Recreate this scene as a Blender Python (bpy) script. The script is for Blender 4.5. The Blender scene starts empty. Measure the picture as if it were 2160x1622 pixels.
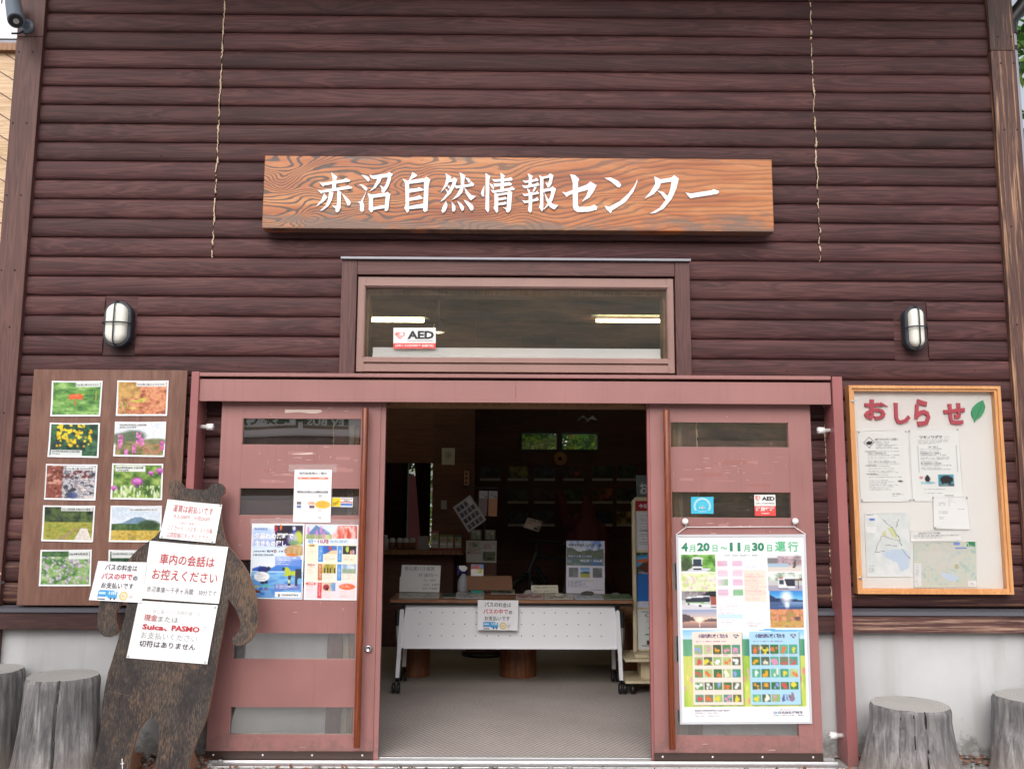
import bpy, bmesh, math, random
import numpy as np
from mathutils import Vector, Matrix, noise as mnoise
random.seed(7)
sc = bpy.context.scene
COL = sc.collection

# ------------------------------------------------------------------ camera, world, sun, exposure
F, DC, HC, PITCH, ROLL, YAW = 1890.0, 5.256, 1.4218, .13036, .00477, .00757      # photo pixels (2160 wide), metres, radians
cy, sy, cp, sp, cr, sr = math.cos(YAW), math.sin(YAW), math.cos(PITCH), math.sin(PITCH), math.cos(ROLL), math.sin(ROLL)
FW = np.array([cp*sy, cp*cy, sp]); _r0 = np.array([cy, -sy, 0]); _u0 = np.array([-sp*sy, -sp*cy, cp])
RT = cr*_r0 + sr*_u0; UP = cr*_u0 - sr*_r0
CAM = np.array([0, -DC, HC])
cam = bpy.data.cameras.new('camera'); cam.sensor_width = 36; cam.lens = 36*F/2160; cam.clip_end = 2000; cam.clip_start = .05
co = bpy.data.objects.new('camera', cam); COL.objects.link(co)
co.matrix_world = Matrix(((RT[0], UP[0], -FW[0], CAM[0]), (RT[1], UP[1], -FW[1], CAM[1]), (RT[2], UP[2], -FW[2], CAM[2]), (0, 0, 0, 1)))
sc.camera = co
SUN_EL, SUN_AZ = math.radians(38), math.radians(190)
w = bpy.data.worlds.new('World'); sc.world = w; w.use_nodes = True
nt = w.node_tree; bg = nt.nodes['Background']
sky = nt.nodes.new('ShaderNodeTexSky'); sky.sky_type = 'NISHITA'; sky.sun_disc = False
sky.sun_elevation = SUN_EL; sky.sun_rotation = SUN_AZ; sky.dust_density = 4.0; sky.ozone_density = .6; sky.air_density = 1.0
hs = nt.nodes.new('ShaderNodeHueSaturation'); hs.inputs['Saturation'].default_value = .32
nt.links.new(sky.outputs[0], hs.inputs['Color']); nt.links.new(hs.outputs[0], bg.inputs['Color']); bg.inputs['Strength'].default_value = .15
sun = bpy.data.lights.new('sun', 'SUN'); sun.energy = 1.25; sun.angle = math.radians(85); sun.color = (1, .965, .92)
so = bpy.data.objects.new('sun', sun); COL.objects.link(so)
sd = Vector((math.sin(SUN_AZ)*math.cos(SUN_EL), math.cos(SUN_AZ)*math.cos(SUN_EL), math.sin(SUN_EL)))
so.location = sd*30; so.rotation_euler = sd.to_track_quat('Z', 'Y').to_euler()
sc.view_settings.view_transform = 'Standard'; sc.view_settings.look = 'None'; sc.view_settings.gamma = 1
sc.view_settings.exposure = 0.42
sc.cycles.max_bounces = 10; sc.cycles.transparent_max_bounces = 12

# ------------------------------------------------------------------ helpers
def P(u, v, Y=0.):
    "the point of the plane y = Y that the photo shows at pixel u, v"
    d = FW + RT*(u-1080)/F - UP*(v-811)/F
    return tuple(CAM + d*(Y+DC)/d[1])
def G(u, v, z=0.):
    d = FW + RT*(u-1080)/F - UP*(v-811)/F
    return tuple(CAM + d*(z-HC)/d[2])
def onY(Y): return lambda u, v: P(u, v, Y)
def onZ(z): return lambda u, v: G(u, v, z)
def crop(ox, oy, s): return lambda x, y: (ox+x/s, oy+y/s)
def R(u0, v0, u1, v1, Y):
    a, b = P(u0, v0, Y), P(u1, v1, Y)
    return a[0], b[0], b[2], a[2]
def lin1(c):
    c = c/255.
    return c/12.92 if c <= .04045 else ((c+.055)/1.055)**2.4
def S(r, g, b): return (lin1(r), lin1(g), lin1(b), 1)

class MB:
    def __init__(s): s.v, s.f, s.m, s.s, s.c = [], [], [], [], []
    def add(s, vs, fs, mi=0, smooth=False, col=(.5, .5, .5)):
        o = len(s.v); s.v += [tuple(map(float, v)) for v in vs]
        s.c += (list(col) if len(col) == len(vs) and len(vs) and hasattr(col[0], '__len__') else [tuple(col[:3])]*len(vs))
        for f in fs: s.f.append(tuple(i+o for i in f)); s.m.append(mi); s.s.append(smooth)
        return s
    def box(s, x0, x1, y0, y1, z0, z1, mi=0, col=(.5, .5, .5)):
        return s.add([(x0, y0, z0), (x1, y0, z0), (x1, y1, z0), (x0, y1, z0), (x0, y0, z1), (x1, y0, z1), (x1, y1, z1), (x0, y1, z1)],
                     [(0, 1, 5, 4), (1, 2, 6, 5), (2, 3, 7, 6), (3, 0, 4, 7), (4, 5, 6, 7), (3, 2, 1, 0)], mi, False, col)
    def tube(s, pts, r, n=10, mi=0, smooth=True, caps=True, col=(.5, .5, .5)):
        pts = [Vector(p) for p in pts]; k = len(pts)
        rs = r if hasattr(r, '__len__') else [r]*k
        vs, fs = [], []; ref = None
        for i, p in enumerate(pts):
            t = (pts[min(i+1, k-1)]-pts[max(i-1, 0)]).normalized()
            if ref is None: ref = Vector((0, 0, 1)) if abs(t.z) < .9 else Vector((1, 0, 0))
            a = t.cross(ref).normalized(); b = a.cross(t); ref = b
            for j in range(n):
                q = 2*math.pi*j/n; vs.append(p + a*math.cos(q)*rs[i] + b*math.sin(q)*rs[i])
        for i in range(k-1):
            for j in range(n): fs.append((i*n+j, i*n+(j+1) % n, (i+1)*n+(j+1) % n, (i+1)*n+j))
        s.add(vs, fs, mi, smooth, col)
        if caps:
            s.add(vs[:n], [tuple(range(n))[::-1]], mi, False, col); s.add(vs[-n:], [tuple(range(n))], mi, False, col)
        return s
    def cyl(s, a, b, r, n=16, mi=0, col=(.5, .5, .5)): return s.tube([a, b], r, n, mi, True, True, col)
    def lathe(s, c, prof, n=24, mi=0, smooth=True, axis='z', col=(.5, .5, .5)):
        vs, fs = [], []
        for r, h in prof:
            for j in range(n):
                q = 2*math.pi*j/n; x, y = r*math.cos(q), r*math.sin(q)
                vs.append((c[0]+x, c[1]+y, c[2]+h) if axis == 'z' else ((c[0]+x, c[1]-h, c[2]+y) if axis == 'y' else (c[0]+h, c[1]+x, c[2]+y)))
        for i in range(len(prof)-1):
            for j in range(n): fs.append((i*n+j, i*n+(j+1) % n, (i+1)*n+(j+1) % n, (i+1)*n+j))
        return s.add(vs, fs, mi, smooth, col)
    def prism(s, front, depth, mi=0, side_mi=None, col=(.5, .5, .5)):
        "front: polygon of 3d points seen from the front, depth: vector to the back"
        n = len(front); d = Vector(depth); bk = [Vector(p)+d for p in front]
        s.add(front, [tuple(range(n))], mi, False, col); s.add(bk, [tuple(range(n))[::-1]], mi, False, col)
        s.add(list(front)+bk, [(i, (i+1) % n, n+(i+1) % n, n+i) for i in range(n)], mi if side_mi is None else side_mi, False, col)
        return s
    def blob(s, c, rx, ry, rz, amp=.2, seed=0, mi=0, n=12, col=(.5, .5, .5)):
        vs, fs = [], []; m = n//2
        for i in range(m+1):
            t = math.pi*i/m
            for j in range(n):
                q = 2*math.pi*j/n; d = Vector((math.sin(t)*math.cos(q), math.sin(t)*math.sin(q), math.cos(t)))
                k = 1+amp*mnoise.noise(d*1.6+Vector((seed*7.3, seed*3.1, 0)))
                vs.append((c[0]+rx*d.x*k, c[1]+ry*d.y*k, c[2]+rz*d.z*k))
        for i in range(m):
            for j in range(n): fs.append((i*n+j, (i+1)*n+j, (i+1)*n+(j+1) % n, i*n+(j+1) % n))
        return s.add(vs, fs, mi, True, col)
    def build(s, name, mats, parent=None, bevel=0, loc=None):
        me = bpy.data.meshes.new(name)
        me.from_pydata(s.v, [], s.f)
        for m in (mats if isinstance(mats, (list, tuple)) else [mats]): me.materials.append(m)
        me.polygons.foreach_set('material_index', s.m); me.polygons.foreach_set('use_smooth', s.s)
        at = me.color_attributes.new('col', 'FLOAT_COLOR', 'POINT')
        a = np.ones((len(s.v), 4), np.float32); a[:, :3] = np.array(s.c, np.float32).reshape(-1, 3)
        at.data.foreach_set('color', a.ravel())
        bm = bmesh.new(); bm.from_mesh(me); bmesh.ops.recalc_face_normals(bm, faces=bm.faces); bm.to_mesh(me); bm.free()
        o = bpy.data.objects.new(name, me); COL.objects.link(o)
        if bevel:
            b = o.modifiers.new('bevel', 'BEVEL'); b.width = bevel; b.segments = 2; b.limit_method = 'ANGLE'; b.angle_limit = .8
        if parent: attach(o, parent)
        return o
def pane(b, x0, x1, y0, y1, z0, z1):
    v = [(x0, y0, z0), (x1, y0, z0), (x1, y1, z0), (x0, y1, z0), (x0, y0, z1), (x1, y0, z1), (x1, y1, z1), (x0, y1, z1)]
    b.add(v, [(0, 1, 5, 4)], 0); b.add(v, [(1, 2, 6, 5), (2, 3, 7, 6), (3, 0, 4, 7), (4, 5, 6, 7), (3, 2, 1, 0)], 1)
def attach(o, parent):
    o.parent = parent; o.matrix_parent_inverse = Matrix.Translation(-Vector(parent.location))
def tag(o, label=None, cat=None, group=None, kind=None):
    if label: o['label'] = label
    if cat: o['category'] = cat
    if group: o['group'] = group
    if kind: o['kind'] = kind
    return o
def thing(name, label, cat, loc, group=None):
    o = bpy.data.objects.new(name, None); COL.objects.link(o); o.location = loc; o.empty_display_size = .1
    return tag(o, label, cat, group)

# ------------------------------------------------------------------ materials
def nmat(name, base=(.5, .5, .5, 1), rough=.5, metal=0., spec=.5, emit=None, es=0):
    m = bpy.data.materials.new(name); m.use_nodes = True; b = m.node_tree.nodes['Principled BSDF']
    b.inputs['Base Color'].default_value = base; b.inputs['Roughness'].default_value = rough; b.inputs['Metallic'].default_value = metal
    b.inputs['Specular IOR Level'].default_value = spec
    if emit: b.inputs['Emission Color'].default_value = emit; b.inputs['Emission Strength'].default_value = es
    return m
class NT:
    def __init__(s, m): s.m = m; s.t = m.node_tree; s.b = s.t.nodes['Principled BSDF']
    def n(s, typ, ins=None, **pr):
        x = s.t.nodes.new('ShaderNode'+typ)
        for k, v in pr.items(): setattr(x, k, v)
        for k, v in (ins or {}).items():
            if hasattr(v, 'is_output'): s.t.links.new(v, x.inputs[k])
            else: x.inputs[k].default_value = v
        return x
    def obj(s, scale=(1, 1, 1), rnd=0, rot=(0, 0, 0)):
        c = s.n('TexCoord').outputs['Object']
        if rnd:
            a = s.n('Attribute', attribute_name='col').outputs['Vector']
            k = s.n('VectorMath', {0: a, 1: (rnd, rnd, rnd)}, operation='MULTIPLY').outputs[0]
            c = s.n('VectorMath', {0: c, 1: k}, operation='ADD').outputs[0]
        return s.n('Mapping', {'Vector': c, 'Scale': scale, 'Rotation': rot}).outputs[0]
    def noise(s, vec, scale=5, detail=4, rough=.55, dist=0):
        return s.n('TexNoise', {'Vector': vec, 'Scale': scale, 'Detail': detail, 'Roughness': rough, 'Distortion': dist}).outputs['Fac']
    def ramp(s, fac, stops):
        x = s.n('ValToRGB', {'Fac': fac}); e = x.color_ramp.elements
        while len(e) < len(stops): e.new(.5)
        for q, (p, c) in zip(e, stops): q.position = p; q.color = c if len(c) == 4 else (*c, 1)
        return x.outputs['Color']
    def mix(s, fac, a, b, mode='MIX'):
        x = s.n('Mix', data_type='RGBA', blend_type=mode)
        for k, v in ((0, fac), (6, a), (7, b)):
            if hasattr(v, 'is_output'): s.t.links.new(v, x.inputs[k])
            else: x.inputs[k].default_value = v
        return x.outputs[2]
    def math(s, op, a, b=0., c=None, clamp=False):
        return s.n('Math', {0: a, 1: b, **({2: c} if c is not None else {})}, operation=op, use_clamp=clamp).outputs[0]
    def sep(s, v): return s.n('SeparateXYZ', {0: v}).outputs
    def base(s, c): s.t.links.new(c, s.b.inputs['Base Color'])
    def rough(s, c): s.t.links.new(c, s.b.inputs['Roughness'])
    def bump(s, h, strength=.3, dist=.01):
        x = s.n('Bump', {'Height': h, 'Strength': strength, 'Distance': dist}); s.t.links.new(x.outputs[0], s.b.inputs['Normal'])
def g4(v): return (v, v, v, 1)
BW = [(0, g4(0)), (1, g4(1))]

def wood(name, dark, mid, light, axis=0, rough=.5, fine=60, fig=1.0, worn=None, worn_amt=(.6, .75), rnd=31., bump=.25, spec=.5, zworn=None):
    m = nmat(name, rough=rough, spec=spec); t = NT(m)
    def sc3(along, across): return tuple(along if i == axis else across for i in range(3))
    fg = t.noise(t.obj(sc3(.55*fig, 9*fig), rnd), 1.6, 3, .55, 1.1)
    rings = t.math('SINE', t.math('MULTIPLY', fg, 46.))
    rings = t.math('MULTIPLY_ADD', rings, .5, .5)
    st = t.noise(t.obj(sc3(1.6, fine), rnd), 3, 5, .65)
    big = t.noise(t.obj(sc3(.8, 4), rnd), 1.5, 2)
    v = t.math('ADD', t.math('MULTIPLY', rings, .20), t.math('ADD', t.math('MULTIPLY', st, .42), t.math('MULTIPLY', big, .48)))
    c = t.ramp(v, [(.32, dark), (.56, mid), (.82, light)])
    a = t.sep(t.n('Attribute', attribute_name='col').outputs['Vector'])[1]
    c = t.mix(1., c, t.ramp(a, [(0, g4(.78)), (1, g4(1.2))]), 'MULTIPLY')
    if worn:
        wn = t.noise(t.obj(sc3(.5, 16), rnd), 3.2, 6, .66)
        if zworn:
            z = t.sep(t.n('TexCoord').outputs['Object'])[2]
            k = t.n('MapRange', {'Value': z, 'From Min': zworn[0], 'From Max': zworn[1], 'To Min': .17, 'To Max': -.05}).outputs[0]
            wn = t.math('ADD', wn, k)
        c = t.mix(t.ramp(wn, [(worn_amt[0], g4(0)), (worn_amt[1], g4(1))]), c, worn)
    t.base(c); t.bump(st, bump, .004)
    t.rough(t.math('MULTIPLY_ADD', st, .25, rough-.12))
    return m
M = {}
M['log'] = wood('log_stain', (.032, .0128, .0132, 1), (.066, .0258, .0262, 1), (.130, .054, .052, 1), 0, .62, 75, spec=.3, worn=(.20, .105, .065, 1), worn_amt=(.70, .82), zworn=(.85, 2.2), rnd=41)
M['trim'] = wood('trim_stain', (.05, .017, .016, 1), (.095, .034, .031, 1), (.15, .06, .053, 1), 0, .55, 60)
M['trim_v'] = wood('trim_stain_upright', (.05, .017, .016, 1), (.095, .034, .031, 1), (.15, .06, .053, 1), 2, .55, 60)
M['post'] = wood('post_stain', (.06, .022, .020, 1), (.10, .040, .034, 1), (.15, .065, .052, 1), 2, .6, 40)
M['post_worn'] = wood('post_stain_worn', (.03, .014, .012, 1), (.07, .03, .024, 1), (.13, .06, .045, 1), 2, .6, 30, worn=(.40, .22, .125, 1), worn_amt=(.535, .64))
M['sill'] = wood('sill_stain', (.035, .013, .012, 1), (.075, .028, .025, 1), (.14, .06, .05, 1), 0, .6, 60, worn=(.42, .26, .19, 1), worn_amt=(.50, .66))
M['sill_dark'] = wood('sill_stain_dark', (.03, .011, .010, 1), (.055, .020, .018, 1), (.10, .04, .034, 1), 0, .55, 60)
M['varnish'] = wood('varnished_handle', (.10, .020, .008, 1), (.19, .042, .014, 1), (.32, .085, .028, 1), 2, .28, 50, rnd=9, bump=.1)
M['inner_wood'] = wood('interior_boards', (.075, .026, .017, 1), (.115, .043, .027, 1), (.16, .066, .042, 1), 0, .6, 40)
M['jamb'] = wood('door_jamb', (.14, .06, .025, 1), (.26, .12, .05, 1), (.38, .19, .09, 1), 2, .5, 50)
M['table_wood'] = wood('table_laminate', (.16, .07, .035, 1), (.26, .12, .06, 1), (.36, .18, .10, 1), 0, .35, 50, bump=.05)
M['bench_log'] = wood('bench_log_bark', (.10, .03, .012, 1), (.20, .065, .025, 1), (.32, .13, .055, 1), 2, .5, 30)
M['orange_frame'] = wood('orange_frame', (.54, .245, .09, 1), (.64, .31, .125, 1), (.74, .40, .18, 1), 2, .35, 40, bump=.05, rnd=3)
M['pale_wood'] = wood('pale_cladding', (.42, .26, .14, 1), (.60, .42, .26, 1), (.72, .56, .40, 1), 0, .6, 25, rnd=17)
M['cream_ply'] = wood('cream_plywood', (.52, .43, .28, 1), (.62, .53, .36, 1), (.72, .63, .45, 1), 2, .5, 30, bump=.05)

def paint(name, c, worn, axis=0):
    m = nmat(name, rough=.38); t = NT(m)
    n1 = t.noise(t.obj((1, 1, 1)), 2.2, 4); n2 = t.noise(t.obj((6, 6, 1.6)), 6, 5, .7)
    col = t.mix(t.ramp(n1, [(.35, g4(0)), (.68, g4(1))]), c, tuple(x*.83 for x in c[:3])+(1,))
    col = t.mix(t.ramp(n2, [(.64, g4(0)), (.74, g4(.5))]), col, worn)
    z_ = t.sep(t.n('TexCoord').outputs['Object'])[2]                 # splashed dirt near the ground, hand grime and faint runs
    dt = t.math('ADD', t.n('MapRange', {'Value': z_, 'From Min': .05, 'From Max': .38, 'To Min': .24, 'To Max': -.2}).outputs[0], t.noise(t.obj((1, 1, 1)), 11, 6, .75))
    col = t.mix(t.ramp(dt, [(.62, g4(0)), (.80, g4(.55))]), col, (.15, .095, .085, 1))
    rn = t.noise(t.obj((30, 30, .8)), 1.6, 4, .6); col = t.mix(t.ramp(rn, [(.56, g4(0)), (.74, g4(.35))]), col, tuple(x*.66 for x in c[:3])+(1,))
    t.base(col); t.rough(t.ramp(n2, [(.3, g4(.30)), (.7, g4(.5))])); t.bump(t.noise(t.obj((3, 3, 40)), 8, 3), .05, .002)
    return m
M['pink'] = paint('red_brown_paint', (.345, .158, .149, 1), (.29, .105, .092, 1))
M['pink_red'] = nmat('unfaded_paint', (.32, .130, .117, 1), .45); M['pink_pale'] = nmat('faded_paint', (.385, .18, .17, 1), .5)
M['pink_post'] = paint('red_brown_post_paint', (.335, .118, .118, 1), (.27, .08, .075, 1))
M['frame_al'] = paint('brown_aluminium', (.33, .19, .165, 1), (.28, .16, .14, 1))
M['kick'] = nmat('brown_metal', (.060, .036, .030, 1), .35, .4)
M['steel'] = nmat('brushed_steel', (.55, .55, .56, 1), .3, 1)
M['alu'] = nmat('aluminium', (.68, .68, .70, 1), .35, .8)
M['alu_white'] = nmat('pale_metal_panel', (.80, .81, .86, 1), .42, .0)
M['white'] = nmat('white_plastic', (.80, .80, .80, 1), .4)
M['paper'] = nmat('white_paper', (.82, .82, .83, 1), .6)
M['black'] = nmat('black_plastic', (.012, .012, .014, 1), .4)
M['darkgrey'] = nmat('dark_blue_grey_plastic', (.030, .036, .048, 1), .42)
M['camgrey'] = nmat('camera_grey', (.13, .16, .20, 1), .38)
M['flash'] = nmat('grey_flashing', (.16, .16, .19, 1), .35, .5)
M['flash_light'] = nmat('light_grey_flashing', (.25, .245, .28, 1), .4, .3)
M['lampglass'] = nmat('opal_lamp_glass', (.80, .79, .72, 1), .25)
M['caulk'] = nmat('cream_caulk', (.62, .48, .34, 1), .8)
M['rope'] = nmat('white_string', (.80, .76, .76, 1), .7)
M['blue_plastic'] = nmat('blue_plastic', (.02, .03, .25, 1), .4)
M['bottle'] = nmat('translucent_plastic', (.42, .43, .48, 1), .3)
M['cardboard'] = nmat('cardboard', (.20, .10, .055, 1), .8)
M['red_cloth'] = nmat('dark_red_cloth', (.10, .02, .022, 1), .8)
m = M['curtain'] = nmat('brown_curtain', (.26, .18, .12, 1), .8); t = NT(m); tl_ = t.n('BsdfTranslucent', {'Color': (.30, .20, .12, 1)}); ms_ = t.n('MixShader', {0: .5}); t.t.links.new(t.b.outputs[0], ms_.inputs[1]); t.t.links.new(tl_.outputs[0], ms_.inputs[2]); t.t.links.new(ms_.outputs[0], [q for q in t.t.nodes if q.type == 'OUTPUT_MATERIAL'][0].inputs[0])
M['skirtgrey'] = nmat('grey_backboard', (.75, .735, .715, 1), .6)
M['screw'] = nmat('screw_heads', (.75, .75, .76, 1), .3, .6)
M['nail'] = nmat('nail_holes', (.012, .008, .008, 1), .8)
M['letter_white'] = nmat('white_letter_paint', (.84, .84, .86, 1), .45)
M['letter_red'] = nmat('red_letter_paint', (.46, .065, .095, 1), .45)
M['leaf_green'] = nmat('green_leaf_paint', (.05, .32, .15, 1), .45)
M['mould'] = nmat('tape_residue', (.52, .32, .305, 1), .5)
M['tapepale'] = nmat('pale_old_tape', (.66, .52, .46, 1), .5)
M['tube'] = nmat('lit_tube', (.9, .9, .8, 1), .4, emit=(1, .88, .50, 1), es=16.)
M['rooftile'] = nmat('roof_tile', (.05, .03, .03, 1), .6)
M['soffit'] = nmat('soffit_boards', (.10, .05, .04, 1), .6)
M['skin'] = nmat('skin', (.62, .36, .28, 1), .5)

def vcol(name, rough, spec=.5):
    m = nmat(name, rough=rough, spec=spec); t = NT(m); t.base(t.n('Attribute', attribute_name='col').outputs['Color']); return m
M['print'] = vcol('printed_paper', .42); M['printmatt'] = vcol('printed_ink', .5); M['stone'] = vcol('pebble', .75)
m = M['tape'] = nmat('clear_tape', (.8, .72, .72, 1), .25); m.node_tree.nodes['Principled BSDF'].inputs['Alpha'].default_value = .22

def glass(name, refl, tint=(.86, .88, .87, 1)):
    m = bpy.data.materials.new(name); m.use_nodes = True; t = m.node_tree; t.nodes.clear()
    o = t.nodes.new('ShaderNodeOutputMaterial'); mx = t.nodes.new('ShaderNodeMixShader'); tr = t.nodes.new('ShaderNodeBsdfTransparent'); gl = t.nodes.new('ShaderNodeBsdfGlossy')
    tr.inputs[0].default_value = tint; gl.inputs['Roughness'].default_value = .004; gl.inputs[0].default_value = (1, 1, 1, 1)
    lw = t.nodes.new('ShaderNodeLayerWeight'); lw.inputs[0].default_value = .35
    ma = t.nodes.new('ShaderNodeMath'); ma.operation = 'MULTIPLY_ADD'; ma.inputs[1].default_value = .6; ma.inputs[2].default_value = refl; ma.use_clamp = True
    # slight waviness of old float glass
    n = t.nodes.new('ShaderNodeTexNoise'); n.inputs['Scale'].default_value = 3.; n.inputs['Detail'].default_value = 0
    tc = t.nodes.new('ShaderNodeTexCoord'); b = t.nodes.new('ShaderNodeBump'); b.inputs['Strength'].default_value = .05; b.inputs['Distance'].default_value = .01
    t.links.new(tc.outputs['Object'], n.inputs['Vector']); t.links.new(n.outputs['Fac'], b.inputs['Height']); t.links.new(b.outputs[0], gl.inputs['Normal'])
    t.links.new(lw.outputs['Fresnel'], ma.inputs[0]); t.links.new(ma.outputs[0], mx.inputs[0])
    t.links.new(tr.outputs[0], mx.inputs[1]); t.links.new(gl.outputs[0], mx.inputs[2]); t.links.new(mx.outputs[0], o.inputs[0])
    if refl > .1:                                                    # dust and dried drops on the outside
        n2 = t.nodes.new('ShaderNodeTexNoise'); n2.inputs['Scale'].default_value = 38; n2.inputs['Detail'].default_value = 6; n2.inputs['Roughness'].default_value = .75
        r2 = t.nodes.new('ShaderNodeValToRGB'); r2.color_ramp.elements[0].position = .60; r2.color_ramp.elements[0].color = (.015, .015, .015, 1); r2.color_ramp.elements[1].position = .80; r2.color_ramp.elements[1].color = (.30, .30, .30, 1)
        df = t.nodes.new('ShaderNodeBsdfDiffuse'); df.inputs[0].default_value = (.7, .68, .64, 1); m2 = t.nodes.new('ShaderNodeMixShader')
        t.links.new(tc.outputs['Object'], n2.inputs['Vector']); t.links.new(n2.outputs['Fac'], r2.inputs[0]); t.links.new(r2.outputs[0], m2.inputs[0]); t.links.new(mx.outputs[0], m2.inputs[1]); t.links.new(df.outputs[0], m2.inputs[2]); t.links.new(m2.outputs[0], o.inputs[0])
    return m
M['clear'] = glass('clear_glass', 0, (1, 1, 1, 1)); M['clear'].node_tree.nodes.remove([q for q in M['clear'].node_tree.nodes if q.type == 'MIX_SHADER'][0]); M['clear'].node_tree.links.new([q for q in M['clear'].node_tree.nodes if q.type == 'BSDF_TRANSPARENT'][0].outputs[0], [q for q in M['clear'].node_tree.nodes if q.type == 'OUTPUT_MATERIAL'][0].inputs[0])
M['glass'] = glass('door_glass', .30, (.94, .95, .95, 1)); M['glass_win'] = glass('window_glass', .17, (.97, .97, .96, 1)); M['glass_board'] = glass('notice_board_glass', .03, (1, 1, 1, 1))

m = M['concrete'] = nmat('plastered_concrete', rough=.8); t = NT(m)
n1 = t.noise(t.obj(), 1.3, 5, .6); n2 = t.noise(t.obj((7, 7, 1)), 1.2, 4); n3 = t.noise(t.obj(), 45, 4, .7)
zz = t.sep(t.n('TexCoord').outputs['Object'])[2]
c = t.ramp(n1, [(.3, (.42, .425, .435, 1)), (.7, (.545, .545, .555, 1))])
c = t.mix(t.ramp(n2, [(.52, g4(0)), (.70, g4(.45))]), c, (.36, .36, .35, 1))
dirt = t.math('ADD', t.n('MapRange', {'Value': zz, 'From Min': 0., 'From Max': .28, 'To Min': .33, 'To Max': -.1}).outputs[0], t.noise(t.obj(), 9, 6, .75))
c = t.mix(t.ramp(dirt, [(.66, g4(0)), (.82, g4(.75))]), c, (.16, .155, .14, 1))
t.base(c); t.bump(n3, .25, .004)

m = M['ground'] = nmat('asphalt', rough=.9); t = NT(m)
n1 = t.noise(t.obj(), 90, 3, .7); n2 = t.noise(t.obj(), 2.2, 5)
c = t.ramp(n1, [(.35, (.17, .168, .168, 1)), (.65, (.38, .375, .37, 1))]); c = t.mix(t.ramp(n2, [(.52, g4(0)), (.7, g4(.4))]), c, (.22, .18, .15, 1))
t.base(c); t.bump(n1, .6, .006)

m = M['carpet'] = nmat('woven_carpet', rough=.95, spec=.1); t = NT(m)
ck = t.n('TexChecker', {'Vector': t.obj((62, 40, 1)), 'Scale': 1., 'Color1': (.25, .215, .20, 1), 'Color2': (.49, .43, .41, 1)}).outputs[0]
c = t.mix(.38, ck, t.ramp(t.noise(t.obj((1, 1, 1)), 130, 3), [(.3, (.23, .20, .19, 1)), (.7, (.54, .48, .455, 1))]))
c = t.mix(t.ramp(t.noise(t.obj(), 1.4, 3), [(.4, g4(0)), (.7, g4(.25))]), c, (.13, .11, .10, 1)); t.base(c)

m = M['ply'] = nmat('brown_plywood_board', rough=.6); t = NT(m)
n1 = t.noise(t.obj((14, 3, 1.5)), 3, 6, .7); n2 = t.noise(t.obj((1, 1, 1)), 2.6, 4); n3 = t.noise(t.obj(), 60, 3, .8)
c = t.ramp(n1, [(.3, (.115, .046, .032, 1)), (.55, (.175, .080, .055, 1)), (.75, (.23, .118, .088, 1))])
c = t.mix(t.ramp(n2, [(.45, g4(0)), (.72, g4(.35))]), c, (.24, .135, .105, 1)); c = t.mix(t.ramp(n3, [(.72, g4(0)), (.8, g4(.6))]), c, (.42, .33, .28, 1))
t.base(c); t.bump(n1, .15, .003)

m = M['bear'] = nmat('weathered_black_plywood', rough=.75, spec=.3); t = NT(m)
rot = (0, .16, 0)
n1 = t.noise(t.obj((26, 26, 3.0), 0, rot), 5, 6, .8); n2 = t.noise(t.obj((1, 1, 1)), 3.4, 4, .6); n3 = t.noise(t.obj((60, 60, 5), 0, rot), 4, 4, .7)
k = t.math('ADD', t.math('MULTIPLY', n1, .62), t.math('MULTIPLY', n2, .52))
c = t.ramp(n3, [(.32, (.018, .016, .018, 1)), (.52, (.062, .049, .043, 1)), (.74, (.19, .135, .10, 1))])
c = t.mix(t.ramp(t.noise(t.obj((2.2, 2.2, 1.1), 0, rot), 1.7, 6, .75), [(.44, g4(0)), (.57, g4(.72))]), c, (.021, .019, .022, 1))
c = t.mix(t.ramp(k, [(.585, g4(0)), (.665, g4(.8))]), c, (.17, .105, .068, 1))
c = t.mix(t.ramp(t.math('ADD', t.math('MULTIPLY', n1, .8), t.math('MULTIPLY', n2, .25)), [(.67, g4(0)), (.76, g4(.75))]), c, (.27, .155, .095, 1))
t.base(c); t.bump(n1, .3, .003)
M['scratch'] = nmat('scratched_wood', (.15, .105, .08, 1), .8); M['bear_edge'] = nmat('cut_plywood_edge', (.33, .17, .10, 1), .7)

m = M['stump'] = nmat('silvered_stump_wood', rough=.8, spec=.3); t = NT(m)
n1 = t.noise(t.obj((11, 11, 1.3), 21), 3, 6, .7, .6); n2 = t.noise(t.obj((1, 1, .6), 21), 4.2, 4, .6); n3 = t.noise(t.obj((40, 40, 2), 21), 3, 4, .7)
c = t.ramp(n1, [(.30, (.07, .066, .070, 1)), (.48, (.22, .21, .215, 1)), (.70, (.47, .45, .44, 1))])
c = t.mix(t.ramp(n2, [(.46, g4(0)), (.62, g4(.55))]), c, (.115, .105, .112, 1)); c = t.mix(t.ramp(n3, [(.6, g4(0)), (.72, g4(.5))]), c, (.045, .04, .04, 1))
zz = t.sep(t.n('TexCoord').outputs['Object'])[2]
c = t.mix(t.n('MapRange', {'Value': t.math('ADD', zz, t.math('MULTIPLY', n1, .2)), 'From Min': .06, 'From Max': .26, 'To Min': .6, 'To Max': 0}).outputs[0], c, (.30, .235, .175, 1))
t.base(c); t.bump(t.math('ADD', n1, n3), .55, .012)
m = M['stump_top'] = nmat('cut_stump_top', rough=.85); t = NT(m)
c = t.ramp(t.noise(t.obj((1, 1, 1), 21), 9, 5, .7), [(.3, (.32, .31, .30, 1)), (.7, (.54, .52, .50, 1))])
at = t.n('Attribute', attribute_name='col').outputs['Vector']
rings = t.math('SINE', t.math('MULTIPLY', t.math('ADD', t.sep(at)[1], t.math('MULTIPLY', t.noise(t.obj(), 6, 2), .06)), 90.))
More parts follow.
